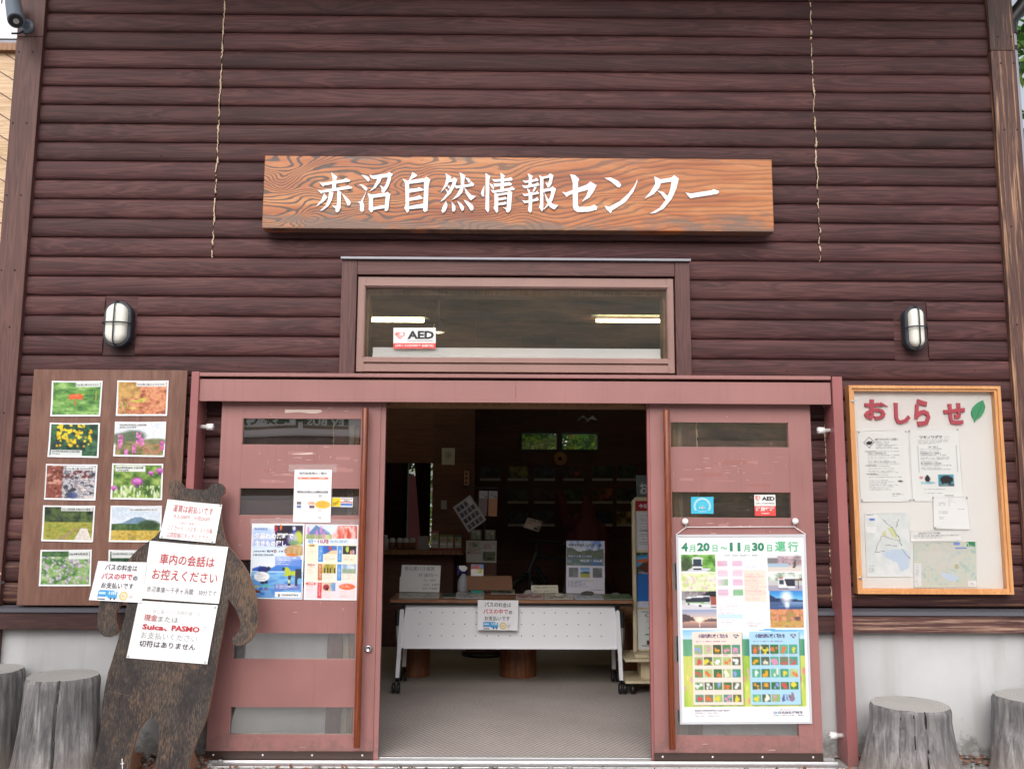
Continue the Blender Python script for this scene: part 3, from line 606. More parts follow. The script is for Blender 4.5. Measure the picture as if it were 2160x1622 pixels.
# ------------------------------------------------------------------ name board with painted letters
YS = -.115
c = [P(557, 327, YS), P(1629, 338, YS), P(1632, 489, YS), P(554, 482, YS)]
sx0, sx1 = (c[0][0]+c[3][0])/2, (c[1][0]+c[2][0])/2; sz1, sz0 = (c[0][2]+c[1][2])/2, (c[2][2]+c[3][2])/2
sgn = thing('name_board', 'long orange wooden name board with white brush-style Japanese lettering on the upper wall', 'sign', ((sx0+sx1)/2, YS, sz0))
b = MB(); b.box(sx0, sx1, YS, -.028, sz0, sz1); b.build('board', M['sign'], sgn, .004)
for a0 in (sx0+.2, sx1-.3): b = MB(); b.box(a0, a0+.1, -.028, .02, sz0+.08, sz1-.08); b.build('bracket', M['black'], sgn)
cA, cB, cC = crop(650, 350, 7.2), crop(920, 350, 7.2), crop(1170, 350, 5.838)
GL = [(cA, [[(350,100),(445,170),(430,200),(420,370),(360,370),(372,200)], [(165,245),(215,262),(540,208),(570,188),(645,222),(630,240),(240,300),(225,318)], [(140,362),(190,375),(570,312),(600,296),(675,330),(655,348),(220,410),(200,425)], [(240,415),(292,478),(250,530),(135,614),(125,610),(200,520)], [(318,395),(388,405),(380,430),(360,520),(310,610),(240,665),(175,690),(260,610),(300,520)], [(440,365),(508,405),(500,430),(492,640),(470,690),(440,708),(415,690),(415,650),(358,598),(430,612),(440,560)], [(510,420),(560,455),(625,520),(648,560),(628,605),(600,600),(560,520)]]),
 (cA, [[(805,138),(880,150),(930,190),(935,215),(915,243),(890,220)], [(770,282),(830,288),(890,330),(902,355),(880,382),(850,360),(810,310)], [(890,375),(830,540),(850,600),(848,680),(820,702),(790,685),(785,580),(750,540),(800,542)], [(930,135),(980,150),(1200,118),(1230,95),(1290,132),(1260,165),(990,205),(960,190)], [(1215,125),(1265,150),(1255,215),(1220,310),(1165,395),(1130,412),(1115,395),(1115,345),(1085,292),(1150,330),(1195,240),(1210,180)], [(1055,170),(1120,180),(1090,250),(1020,340),(935,390),(1000,310),(1040,230)], [(900,412),(965,440),(985,480),(985,690),(960,712),(920,670),(925,500)], [(960,437),(1180,410),(1205,395),(1255,440),(1235,455),(970,490)], [(1180,415),(1245,445),(1215,670),(1190,690),(1160,678),(1175,480)], [(980,628),(1180,590),(1180,640),(985,672)]]),
 (cA, [[(1580,95),(1658,142),(1640,165),(1520,230),(1565,150)], [(1430,195),(1510,228),(1535,260),(1532,690),(1500,715),(1460,640),(1480,580),(1472,260)], [(1510,225),(1770,190),(1795,165),(1860,215),(1840,235),(1530,278)], [(1765,195),(1850,225),(1830,300),(1812,680),(1775,707),(1748,680),(1760,260)], [(1535,355),(1650,340),(1690,322),(1755,365),(1735,380),(1535,410)], [(1535,490),(1650,465),(1690,445),(1745,490),(1725,505),(1535,535)], [(1535,615),(1760,570),(1760,640),(1535,660)]]),
 (cB, [[(140,115),(230,165),(215,200),(160,310),(65,412),(130,290),(155,190)], [(205,205),(255,195),(280,178),(325,215),(300,235),(190,252)], [(265,190),(320,212),(290,300),(220,420),(130,510),(55,555),(150,440),(220,330),(255,240)], [(165,285),(210,320),(205,345),(185,340)], [(130,345),(170,370),(185,410),(165,405)], [(280,295),(330,305),(510,275),(530,235),(582,280),(560,310),(310,345),(300,350)], [(355,100),(445,150),(430,200),(425,300),(400,400),(340,470),(235,525),(310,440),(360,350),(375,280),(372,180)], [(425,320),(470,380),(540,450),(608,462),(580,485),(530,525),(500,500),(450,420)], [(440,180),(490,190),(520,220),(515,250),(495,260),(470,220)], [(148,535),(172,590),(160,650),(130,700),(95,715),(78,680),(100,620)], [(235,545),(290,610),(295,660),(270,700),(245,690),(240,640)], [(322,535),(390,580),(425,630),(415,675),(390,685),(365,640)], [(415,515),(490,545),(560,600),(570,650),(545,685),(520,675),(480,610)]]),
 (cB, [[(735,295),(725,460),(705,475),(680,420),(690,380)], [(750,110),(820,160),(808,220),(805,670),(788,712),(745,660),(752,500)], [(808,265),(865,290),(880,330),(875,365),(840,330)], [(840,195),(890,210),(1110,185),(1130,170),(1165,205),(1150,225),(880,245)], [(870,270),(1080,255),(1110,245),(1155,275),(1140,300),(890,320)], [(825,360),(880,375),(1120,335),(1150,315),(1200,352),(1180,368),(880,412),(860,410)], [(975,105),(1045,150),(1032,180),(1030,370),(975,370),(982,180)], [(885,410),(945,430),(940,690),(918,718),(870,640),(885,600)], [(930,425),(1090,400),(1115,380),(1160,405),(1140,425),(935,455)], [(1085,405),(1155,410),(1135,660),(1110,700),(1085,712),(1060,690),(1060,665),(1010,630),(1070,640)], [(935,492),(1030,480),(1050,468),(1075,495),(1060,510),(935,530)], [(935,568),(1030,552),(1045,540),(1072,568),(1060,585),(935,605)]]),
 (cB, [[(1310,220),(1360,230),(1500,205),(1520,180),(1555,215),(1540,232),(1350,262)], [(1390,115),(1470,155),(1458,180),(1450,300),(1400,300),(1408,180)], [(1298,295),(1350,305),(1520,270),(1540,250),(1572,290),(1550,305),(1340,345)], [(1375,340),(1420,370),(1430,410),(1400,410)], [(1490,320),(1530,325),(1490,390),(1460,400)], [(1305,420),(1350,430),(1510,400),(1535,380),(1565,415),(1550,430),(1340,465)], [(1300,520),(1360,532),(1510,500),(1535,475),(1562,515),(1540,532),(1345,570)], [(1405,400),(1462,400),(1455,690),(1425,715),(1395,680),(1405,600)], [(1562,140),(1630,180),(1628,660),(1605,695),(1562,630),(1580,560),(1580,200)], [(1600,170),(1700,150),(1730,115),(1785,150),(1760,172),(1620,200)], [(1715,130),(1780,155),(1755,270),(1720,325),(1690,330),(1680,300),(1655,250),(1700,265),(1722,200)], [(1620,360),(1740,335),(1765,312),(1822,350),(1800,370),(1620,400)], [(1750,340),(1820,352),(1770,520),(1700,610),(1625,675),(1690,570),(1740,440)], [(1640,400),(1690,490),(1770,580),(1855,600),(1820,640),(1795,665),(1730,630),(1670,520)]]),
 (cC, [[(92,322),(140,330),(400,230),(440,195),(518,240),(490,275),(180,360),(150,385)], [(425,230),(515,242),(490,300),(430,390),(335,447),(395,360),(415,290)], [(188,105),(250,115),(302,165),(288,195),(285,480),(300,508),(420,505),(490,480),(525,505),(520,540),(430,565),(280,570),(240,545),(225,500),(222,200)]]),
 (cC, [[(610,150),(690,145),(780,185),(820,235),(800,270),(770,262),(700,200)], [(1020,162),(1018,200),(970,320),(870,450),(710,550),(690,587),(640,540),(612,492),(670,505),(800,440),(900,350),(980,250)]]),
 (cC, [[(1225,130),(1290,160),(1315,200),(1290,270),(1220,350),(1105,408),(1180,320),(1240,220)], [(1290,170),(1440,145),(1470,115),(1530,160),(1510,185),(1310,215)], [(1445,150),(1528,165),(1500,280),(1440,410),(1340,530),(1230,585),(1170,590),(1290,520),(1370,420),(1425,290)], [(1260,305),(1340,325),(1390,375),(1385,410),(1360,415),(1310,345)]]),
 (cC, [[(1610,330),(1680,342),(1930,302),(1960,288),(2020,310),(2025,330),(2000,348),(1700,395),(1672,405)]])]
for q, strokes in GL:
    b = MB()
    for i, st in enumerate(strokes):
        Y = YS-.007-.0004*i; b.prism([P(*q(*p), Y) for p in st], (0, .0065+.0004*i, 0))
    b.build('letter', M['letter_white'], sgn)

# ------------------------------------------------------------------ bulkhead wall lamps
for (tl, br), nm in zip(lamp_px, ('oval caged wall lamp with white glass, above the board of flower photographs', 'oval caged wall lamp with white glass, above the orange-framed notice board')):
    YB = .008; x0, x1, z0, z1 = R(tl[0]+5, tl[1]+2, br[0]-5, br[1]-4, -.03); cx, cz = (x0+x1)/2, (z0+z1)/2; hw, hh = (x1-x0)/2, (z1-z0)/2
    L = thing('wall_lamp', nm, 'lamp', (cx, YB, cz), 'oval bulkhead lamps on the log wall')
    def cap(hw, hh, n=14): return [((hw*math.cos(a)), (hh-hw)*(1 if math.sin(a) >= 0 else -1)+hw*math.sin(a)) for a in [2*math.pi*(i+.5)/(2*n) for i in range(2*n)]]
    def ring(b, prof):   # prof: (inset, y)
        vs = []; n = 28
        for ins, y in prof: vs += [(cx+p[0], y, cz+p[1]) for p in cap(hw-ins, hh-ins)]
        b.add(vs, [(i*n+j, i*n+(j+1) % n, (i+1)*n+(j+1) % n, (i+1)*n+j) for i in range(len(prof)-1) for j in range(n)], 0, False)
    b = MB(); ring(b, [(.006, YB), (.004, -.035), (.0, -.04), (.0, -.058), (.005, -.064), (.018, -.064), (.018, -.05)]); b.build('lamp_body', M['darkgrey'], L)
    b = MB(); ring(b, [(.018, -.05), (.019, -.075), (.026, -.092), (.04, -.100), (.055, -.103)]); p_ = [(cx+p[0], -.103, cz+p[1]) for p in cap(hw-.055, hh-.055)]; b.add(p_, [tuple(range(28))])
    o = b.build('lamp_glass', M['lampglass'], L); o.data.polygons.foreach_set('use_smooth', [True]*len(o.data.polygons))
    b = MB(); b.tube([(cx, -.06, cz-hh+.004), (cx, -.095, cz-hh+.015), (cx, -.112, cz-hh+.04), (cx, -.114, cz), (cx, -.112, cz+hh-.04), (cx, -.095, cz+hh-.015), (cx, -.06, cz+hh-.004)], .0045, 8)
    b.tube([(cx-hw+.004, -.06, cz), (cx-hw+.010, -.095, cz), (cx-hw*.5, -.115, cz), (cx, -.119, cz), (cx+hw*.5, -.115, cz), (cx+hw-.010, -.095, cz), (cx+hw-.004, -.06, cz)], .0045, 8); b.build('wire_guard', M['darkgrey'], L)

# ------------------------------------------------------------------ sliding door header, posts, doors
hd = thing('door_header', 'red-brown painted box beam with end posts carrying the two sliding doors', 'door frame', (0, YH, 0))
hx0 = P(421, 820, YH)[0]; hx1 = P(1752, 825, YH)[0]; hz1, hz0 = (P(700, 801, YH)[2]+P(1500, 806, YH)[2])/2, (P(700, 846.5, YH)[2]+P(1500, 852, YH)[2])/2
xm = P(1088, 820, YH)[0]
b = MB(); b.box(hx0, xm-.0008, YH, -.115, hz0, hz1); b.box(xm+.0008, hx1, YH, -.115, hz0, hz1); b.box(hx0, hx1, -.115, .0, hz1-.03, hz1-.002); b.build('fascia', M['pink'], hd)
zc1 = (P(700, 786.5, YH-.01)[2]+P(1500, 793, YH-.01)[2])/2; zc0 = zc1-.021
b = MB(); b.box(hx0, hx1, YH-.012, .0, zc0, zc1); b.build('cap_rail', M['pink'], hd, .002)
for (a, b_) in (((403.5, 800), (420, 800)), ((1755.5, 800), (1776.5, 800))):
    x0, x1 = P(*a, YP)[0], P(*b_, YP)[0]; z1 = P(b_[0], 784 if a[0] < 900 else 794.5, YP)[2]
    q = MB(); q.box(x0, x1, YP, .0, 0, z1); q.build('end_post', M['pink_post'], hd, .003)
    for v in ((900, 1545) if a[0] < 900 else (908, 1551)):
        zz = P(b_[0], v, -.09)[2]; s = 1 if a[0] < 900 else -1; xs = x1 if s > 0 else x0
        q = MB(); q.lathe((xs, -.085, zz), [(.0, s*.075), (.006, s*.075), (.0065, s*.068), (.018, s*.072), (.019, s*.07), (.019, s*.034), (.012, s*.034), (.012, 0), (0, 0)], 18, axis='x'); q.build('rubber_stop', M['white'], hd)
rows = {}
def door(side):
    d = thing('sliding_door', 'left sliding door in worn red-brown paint, carrying two colour posters' if side < 0 else 'right sliding door in worn red-brown paint, carrying the tall bus timetable poster', 'door', (P(640 if side < 0 else 1550, 1600, YD)[0], YD, 0), 'pair of sliding doors')
    if side < 0: x0, x1 = P(469, 850, YD)[0], P(804, 850, YD)[0]; gx0, gx1 = P(511, 910, YD)[0], P(761, 910, YD)[0]; vv = [(883, 939, 640), (1030, 1088, 640), (1181, 1239, 640), (1335, 1391, 640), (1491, 1550, 640)]; zb = P(610, 1603, YD)[2]; zk = P(610, 1583.5, YD)[2]; hx = P(771, 868, YD-.06)[0]; hz = (P(771, 861, YD-.06)[2], P(757, 1576, YD-.06)[2]); ex = (x1, P(815, 850, YD+.01)[0])
    else: x0, x1 = P(1370, 856, YD)[0], P(1708, 856, YD)[0]; gx0, gx1 = P(1414, 910, YD)[0], P(1663, 910, YD)[0]; vv = [(891, 944, 1540), (1038, 1093, 1540), (1188, 1246, 1540), (1342, 1398, 1540), (1497, 1553, 1540)]; zb = P(1560, 1608.5, YD)[2]; zk = P(1560, 1587.5, YD)[2]; hx = P(1405.5, 868, YD-.06)[0]; hz = (P(1405, 865, YD-.06)[2], P(1417, 1579, YD-.06)[2]); ex = (P(1363.5, 856, YD+.012)[0], x0)
    zt = ztop_door-.1; holes = [(gx0, gx1, P(u, v1, YD)[2], P(u, v0, YD)[2]) for v0, v1, u in vv]
    b = MB(); Y1 = YD+.038; e = .0005
    b.box(x0, gx0, YD, Y1, zb, zt); b.box(gx1, x1, YD, Y1, zb, zt); zs = [zt]+[z for h in holes for z in (h[3], h[2])]+[zb]
    for i in range(0, len(zs), 2): b.box(gx0+e, gx1-e, YD+.0004, Y1, zs[i+1], zs[i])
    b.build('door_frame', M['pink'], d)
    b = MB(); t_ = .010
    for h in holes:
        b.box(h[0], h[1], YD+.008, YD+.014, h[2], h[2]+.004); b.box(h[0], h[0]+.003, YD+.004, YD+.014, h[2]+.004, h[3])
    b.build('glazing_bead', M['frame_al'], d)
    for h in holes:
        b = MB(); pane(b, h[0]-.003, h[1]+.003, YD+.015, YD+.020, h[2]-.003, h[3]+.003); b.build('glass_pane', [M['glass'], M['clear']], d)
    b = MB(); b.box(ex[0]+e, ex[1]-e, YD+.006, Y1, zb, zt); b.build('edge_strip', M['pink_post' if side > 0 else 'pink'], d)
    kx = (x0-.004, x1-.0015); b = MB(); b.box(*kx, YD-.006, YD-.0005, zb-.003, zk); o = b.build('kick_plate', M['kick'], d)
    for f in (.05, .345, .64, .94): b = MB(); b.lathe((kx[0]+(kx[1]-kx[0])*f, YD-.006, zk-.02), [(0, .0035), (.004, .003), (.0062, 0)], 10, axis='y'); b.build('screw', M['screw'], o)
    b = MB(); b.lathe((hx, YD-.06, hz[1]), [(0, 0), (.017, .0), (.0185, .004), (.0185, hz[0]-hz[1]-.004), (.017, hz[0]-hz[1]), (0, hz[0]-hz[1])], 20, col=(.3*side, .5, .2)); b.build('pull_bar', M['varnish'], d)
    for f in (.05, .35, .65, .95): b = MB(); zz = hz[1]+(hz[0]-hz[1])*f; b.cyl((hx, YD-.055, zz), (hx, YD, zz), .007, 10); b.build('standoff', M['kick'], d)
    if side < 0:
        x, y, z = P(777.5, 1367, YD); b = MB(); b.lathe((x, YD, z), [(.021, 0), (.021, .012), (.017, .018), (.011, .020), (.010, .016), (.0, .016)], 24, axis='y'); b.build('lock', M['steel'], d)
    # scraps of old tape and glue on the paint
    b = MB(); rg = random.Random(3 if side < 0 else 9); n = 0
    bands = [(zs[2]-.002, zs[3]+.002, 30), (zs[4], zs[5], 22), (zs[0]-.1, zs[1], 3), (zs[6], zs[7], 7), (zs[10], zs[11], 5)]
    for z1_, z0_, cnt in bands:
        for _ in range(cnt):
            w, h_ = (rg.uniform(.008, .08), rg.uniform(.002, .008)) if rg.random() < .6 else (rg.uniform(.002, .007), rg.uniform(.004, .03))
            x = gx0+(gx1-gx0)*min(max(rg.gauss(.55, .25), .02), .97); z = z0_+(z1_-z0_)*min(max(rg.gauss(.55, .22), .03), .97); n += 1
            k = rg.randint(5, 8); pts = []
            for i in range(k):
                a = -2*math.pi*i/k; q = rg.uniform(.45, 1.); pts.append((x+w/2*q*math.cos(a), YD-.0006-.00001*n, z+h_/2*q*math.sin(a)))
            b.add(pts, [tuple(range(k))])
    b.build('tape_residue', M['mould'], d)
    b = MB(); n = 0
    for z1_, z0_, cnt in bands[:2]:
        for _ in range(10):
            w, h_ = rg.uniform(.02, .16), rg.uniform(.004, .022); x = gx0+(gx1-gx0)*rg.uniform(.05, .85); z = z0_+(z1_-z0_)*rg.uniform(.1, .8); n += 1
            y = YD-.0002-.000008*n; x2 = min(x+w, gx1+.05); j_ = lambda: rg.uniform(-.003, .003)
            b.add([(x+j_(), y, z+j_()), (x2+j_(), y, z+j_()), (x2+j_(), y, z+h_+j_()), (x+j_(), y, z+h_+j_())], [(0, 1, 2, 3)], rg.randint(0, 1))
    b.build('bare_patch', [M['pink_red'], M['pink_pale']], d)
    if side < 0:
        b = MB(); q4 = crop(500, 860, 7.714)
        b.add([P(*q4(*p), YD-.001) for p in ((780, 28), (1360, 32), (1388, 68), (1290, 92), (1180, 92), (1020, 72), (780, 85))], [tuple(range(7))])
        b.add([P(*q4(*p), YD-.001) for p in ((900, 752), (1080, 738), (1225, 728), (1235, 752), (1130, 762), (910, 760))], [tuple(range(6))]); b.build('old_tape', M['tapepale'], d)
    return d, holes
doorL, holesL = door(-1); doorR, holesR = door(1)
# floor track
b = MB(); x0, x1 = P(425, 1605, -.1)[0], P(1768, 1605, -.1)[0]
b.box(x0, x1, -.20, -.165, -.02, .006); b.box(x0, x1, -.165, -.10, -.02, .002); b.box(x0, x1, -.10, -.092, -.02, .010); b.box(x0, x1, -.092, -.045, -.02, -.002); b.box(x0, x1, -.045, -.02, -.02, .013)
tag(b.build('door_track', M['alu'], None, .0015), 'bright aluminium floor track running under both sliding doors', 'track')

# ------------------------------------------------------------------ board of flower photographs (left)
YPL = -.045
c = [P(68, 780, YPL), P(392, 780, YPL), P(373, 1279, YPL), P(38, 1275, YPL)]
x0, x1, z0, z1 = (c[0][0]+c[3][0])/2, (c[1][0]+c[2][0])/2, (c[2][2]+c[3][2])/2, (c[0][2]+c[1][2])/2
pb = thing('photo_board', 'worn brown plywood board holding two columns of flower photographs', 'display board', ((x0+x1)/2, YPL, z0))
b = MB(); b.box(x0, x1, YPL, YPL+.018, z0, z1); b.build('panel', M['ply'], pb, .002)
b = MB(); b.box(x0+.1, x0+.14, YPL+.018, .0, z0+.05, z1-.05); b.build('batten', M['trim'], pb)
b = MB(); b.box(x1-.14, x1-.1, YPL+.018, .0, z0+.05, z1-.05); b.build('batten', M['trim'], pb)
def photo(kind, seed):
    c = Cv(80, 56, (245, 246, 250)); B = (.035, .045, .965, .955); rg = random.Random(seed)
    G1, G2, G3 = (60, 110, 45), (110, 150, 70), (150, 185, 105)
    if kind == 'redlily':
        c.noise(*B, [(55, 105, 50), (95, 150, 65), (150, 190, 110)], 4, 9, seed); c.ell(.5, .52, .05, .32, (120, 160, 70), .5, .6)
        for x in (.40, .46, .53, .58): c.ell(x, .44+.03*abs(x-.5)*6, .055, .075, (226, 92, 48), .95, .4)
        c.ell(.48, .42, .10, .03, (240, 130, 80), .7, .5); c.ell(.47, .62, .018, .08, (190, 110, 60), .9); c.ell(.62, .38, .04, .03, (190, 200, 60), .8); c.ell(.88, .42, .02, .16, (170, 170, 60), .7)
    if kind == 'orange':
        c.noise(*B, [(150, 80, 55), (196, 120, 82), (225, 160, 115), (205, 120, 90)], 9, 8, seed, 4); c.noise(.03, .05, .45, .5, [(170, 150, 70), (210, 180, 90)], 9, 6, seed+1, 3, .6)
        c.ell(.42, .58, .14, .03, (190, 195, 70), .9, .6); c.ell(.52, .53, .07, .03, (200, 205, 80), .9, .6); c.ell(.33, .78, .06, .03, (205, 205, 90), .9, .6); c.ell(.30, .3, .006, .3, (205, 195, 120), .8); c.specks(.05, .5, .25, .95, 30, .012, [(120, 130, 50), (150, 150, 70)], seed, 3)
    if kind == 'yellow':
        c.noise(*B, [(20, 50, 45), (40, 85, 60), (70, 120, 80)], 8, 6, seed); c.specks(.15, .2, .85, .7, 65, .028, [(252, 220, 40), (240, 200, 30), (225, 180, 20)], seed, 1); c.specks(.15, .06, .45, .25, 14, .028, [(250, 215, 40)], seed+1); c.specks(.55, .05, .7, .15, 7, .028, [(250, 215, 40)], seed+2)
    if kind == 'spires':
        c.grad(*B, (225, 232, 245), (235, 240, 248)); c.noise(.035, .52, .965, .955, [(90, 100, 60), (140, 130, 80), (165, 140, 100)], 9, 8, seed, 3); c.ell(.36, .42, .24, .16, (80, 98, 70), .9, .5); c.ell(.1, .5, .16, .16, (90, 105, 75), .9, .5); c.ell(.8, .56, .25, .08, (120, 125, 90), .9, .5)
        for x0_, y0_, y1_, r in ((.12, .38, .78, .05), (.48, .26, .62, .05), (.54, .45, .7, .05), (.4, .65, .9, .04), (.93, .55, .8, .04), (.25, .78, .95, .04)): c.specks(x0_-r, y0_, x0_+r, y1_, 26, .024, [(205, 110, 180), (225, 145, 200), (175, 80, 150)], seed+int(x0_*99))
        c.specks(.4, .62, .95, .9, 30, .02, [(190, 110, 80), (200, 120, 110)], seed+5)
    if kind == 'rocks':
        c.noise(*B, [(60, 62, 75), (150, 145, 155), (205, 205, 210), (120, 110, 120), (215, 205, 205)], 9, 9, seed, 4, 1, 3); c.noise(.03, .05, .34, .95, [(70, 30, 25), (150, 70, 50), (110, 45, 35), (210, 150, 130)], 8, 8, seed+1, 4, .9, 3); c.specks(.3, .15, .9, .4, 25, .03, [(110, 50, 50), (60, 50, 60)], seed+3); c.ell(.55, .86, .09, .09, (60, 75, 130), .8, .6)
    if kind == 'thistle':
        c.noise(*B, [(50, 85, 35), (110, 145, 60), (160, 185, 100)], 6, 5, seed, 3); c.specks(.05, .6, .95, .95, 60, .016, [(225, 235, 205), (190, 210, 140)], seed, 3)
        for x, y, r in ((.5, .5, .11), (.93, .2, .075), (.76, .27, .055), (.06, .68, .06)):
            c.ell(x, y+r*2.2, .008, .2, (100, 130, 60), .8); c.ell(x, y, r, r*1.0, (185, 80, 175), .95, .5); c.ell(x, y-.03, r*.7, r*.5, (225, 140, 215), .8, .6); c.ell(x, y+r*1.1, r*.45, r*.5, (100, 70, 100), .9, .5)
    if kind == 'path':
        c.rect(*B, (46, 54, 42)); c.noise(.035, .045, .965, .5, [(30, 40, 30), (60, 80, 45), (90, 110, 60)], 8, 5, seed); c.noise(.035, .46, .965, .955, [(130, 130, 50), (170, 165, 75), (140, 150, 60)], 6, 12, seed+1); c.poly([(.74, .62), (.86, .62), (.96, .955), (.62, .955)], (222, 212, 205)); c.poly([(.28, .955), (.66, .6), (.70, .6), (.42, .955)], (165, 140, 105), .9)
    if kind == 'meadow':
        c.grad(*B, (205, 220, 238), (240, 242, 246)); c.poly([(.035, .52), (.25, .47), (.46, .33), (.6, .32), (.8, .44), (.965, .5), (.965, .6), (.035, .6)], (120, 150, 175)); c.noise(.035, .50, .965, .68, [(45, 75, 45), (90, 120, 60)], 12, 4, seed); c.ell(.75, .52, .2, .12, (50, 75, 45), .9, .4); c.noise(.035, .67, .965, .955, [(190, 160, 60), (215, 185, 90), (170, 150, 70)], 9, 6, seed+1)
    if kind == 'lilac':
        c.noise(*B, [(70, 120, 60), (130, 170, 100), (165, 195, 130)], 8, 8, seed); c.rect(.035, .045, .965, .2, (50, 85, 50), .7); c.specks(.05, .2, .95, .92, 130, .022, [(205, 175, 215), (215, 195, 225), (180, 150, 195)], seed, .8)
    if kind == 'dark':
        c.noise(*B, [(30, 60, 40), (60, 100, 60), (120, 150, 110)], 7, 6, seed)
    k_ = (c.nz(26, 20, seed+50, 2)-.5)[..., None]*38*c.box(*B)[..., None]; c.a = np.clip(c.a+k_, 0, 250)
    return c
cP = crop(0, 760, 3.005)
PH = [('redlily', ((330,130),(652,130),(636,355),(320,355)), 'photograph of a red lily flower on blurred green, top left print of the board', (.47, .06, .95, .17), '7/16 西ノ湖 クルマユリ'),
 ('orange', ((745,128),(1070,128),(1060,352),(735,352)), 'photograph of a small yellow plant on orange ground, top right print of the board', (.38, .06, .95, .17), '7/16 西ノ湖 バイケイソウ'),
 ('yellow', ((318,395),(635,397),(625,618),(302,612)), 'photograph of a cluster of bright yellow flowers', (.06, .78, .66, .95), '2024年7月28日 小田代原'),
 ('spires', ((730,388),(1055,388),(1043,613),(718,608)), 'photograph of pink flower spires under a white sky', (.08, .05, .65, .21), '2024年7月28日 小田代原'),
 ('rocks', ((293,655),(620,660),(605,888),(280,882)), 'photograph of grey rock and red-brown leaf litter', (.40, .07, .95, .18), '7/16 西ノ湖 ゴムタケ群落'),
 ('thistle', ((712,652),(1036,655),(1028,885),(700,880)), 'photograph of purple thistles', (.07, .07, .65, .24), '2024年7月28日 小田代原'),
 ('path', ((275,918),(605,920),(590,1152),(262,1145)), 'photograph of a pale boardwalk through a meadow', (.35, .05, .95, .16), '7/21 小田代原 木道からの景色'),
 ('meadow', ((703,920),(1028,920),(1020,1152),(690,1150)), 'photograph of a yellow meadow below a blue mountain', (.36, .07, .95, .16), '7/21 小田代原 ホザキシモツケ'),
 ('lilac', ((258,1200),(583,1198),(575,1430),(247,1430)), 'photograph of a meadow full of lilac flowers, bottom left print of the board', (.55, .06, .95, .27), '2024年7月28日'),
 ('dark', ((690,1200),(1018,1200),(1008,1430),(680,1430)), 'dark green photograph mostly hidden behind the bear cut-out', (.06, .06, .60, .24), '2024年7月28日 小田代原')]
for i, (k, cs, lab, cb, tx) in enumerate(PH):
    cv = photo(k, 20+i); cv.rect(*cb, (236, 238, 240), .92)
    s_ = sheet('photo_print', lab, 'photograph', [cP(*q) for q in cs], onY(YPL-.002), cv, 'flower photographs pinned to the board', curl=.003, seed=i)
    w_ = cb[2]-cb[0]; h_ = cb[3]-cb[1]
    L = [(tx, cb[0]+.03*w_, cb[1]+(.12 if h_ > .14 else .22)*h_, cb[2]-.06*w_, cb[1]+(.46 if h_ > .14 else .78)*h_, (70, 72, 80), .012)]
    if k in ('yellow', 'spires', 'thistle'): L.append(({'yellow': 'サワギク', 'spires': 'ホザキシモツケ群落', 'thistle': 'ノアザミ群落'}[k], cb[0]+.03*w_, cb[1]+.56*h_, cb[0]+w_*{'yellow': .3, 'spires': .6, 'thistle': .45}[k], cb[1]+.9*h_, (70, 72, 80), .012))
    letters(s_, L)

# ------------------------------------------------------------------ bear-shaped plywood figure leaning at the left
BA, BB = -.42, .155
def lean(off=0.):
    def f(u, v):
        d = FW + RT*(u-1080)/F - UP*(v-811)/F; t = (BA-off+BB*HC+DC)/(d[1]-BB*d[2]); return tuple(CAM+d*t)
    return f
cb = crop(180, 980, 2.526)
OUT = [(437,130),(436,105),(445,92),(462,84),(485,82),(505,90),(518,108),(530,123),(560,128),(600,131),(640,134),(655,125),(672,108),(690,100),(712,98),(732,105),(744,122),(742,148),(728,165),(720,185),(722,230),(724,290),(732,350),(745,400),(762,435),(800,480),(840,530),(870,580),(893,640),(910,700),(918,770),(920,850),(905,900),(880,935),(850,955),(820,965),(795,960),(782,945),(780,925),(800,905),(820,880),(828,850),(815,800),(795,760),(775,735),(763,715),(755,760),(740,830),(725,920),(705,1020),(690,1120),(672,1220),(655,1310),(640,1360),(625,1400),(605,1440),(590,1480),(575,1520),(560,1570),(550,1625),(545,1690),(340,1690),(362,1622),(375,1580),(385,1520),(392,1450),(395,1400),(385,1370),(370,1352),(350,1347),(330,1350),(312,1370),(290,1400),(275,1430),(262,1480),(250,1530),(240,1580),(232,1622),(222,1690),(5,1690),(30,1622),(50,1560),(65,1500),(75,1430),(85,1350),(92,1260),(105,1180),(120,1110),(140,1050),(160,980),(175,930),(190,880),(205,830),(222,742),(228,690),(215,715),(195,738),(178,757),(160,790),(158,830),(168,860),(172,885),(155,905),(130,918),(100,915),(75,895),(63,860),(66,800),(75,735),(100,680),(150,620),(200,560),(235,500),(270,460),(320,420),(370,385),(405,345),(425,310),(440,270),(448,220),(452,170)]
bear = thing('bear_figure', 'life-size dark weathered plywood bear cut-out leaning by the left door with papers on its chest', 'cut-out figure', G(300, 1640, 0))
fr = [lean()(*cb(*p)) for p in OUT]
bn = Vector((0, 1, -BB)).normalized()
b = MB(); b.prism(fr[::-1], bn*.021, 0, 1); b.build('body', [M['bear'], M['bear_edge']], bear)
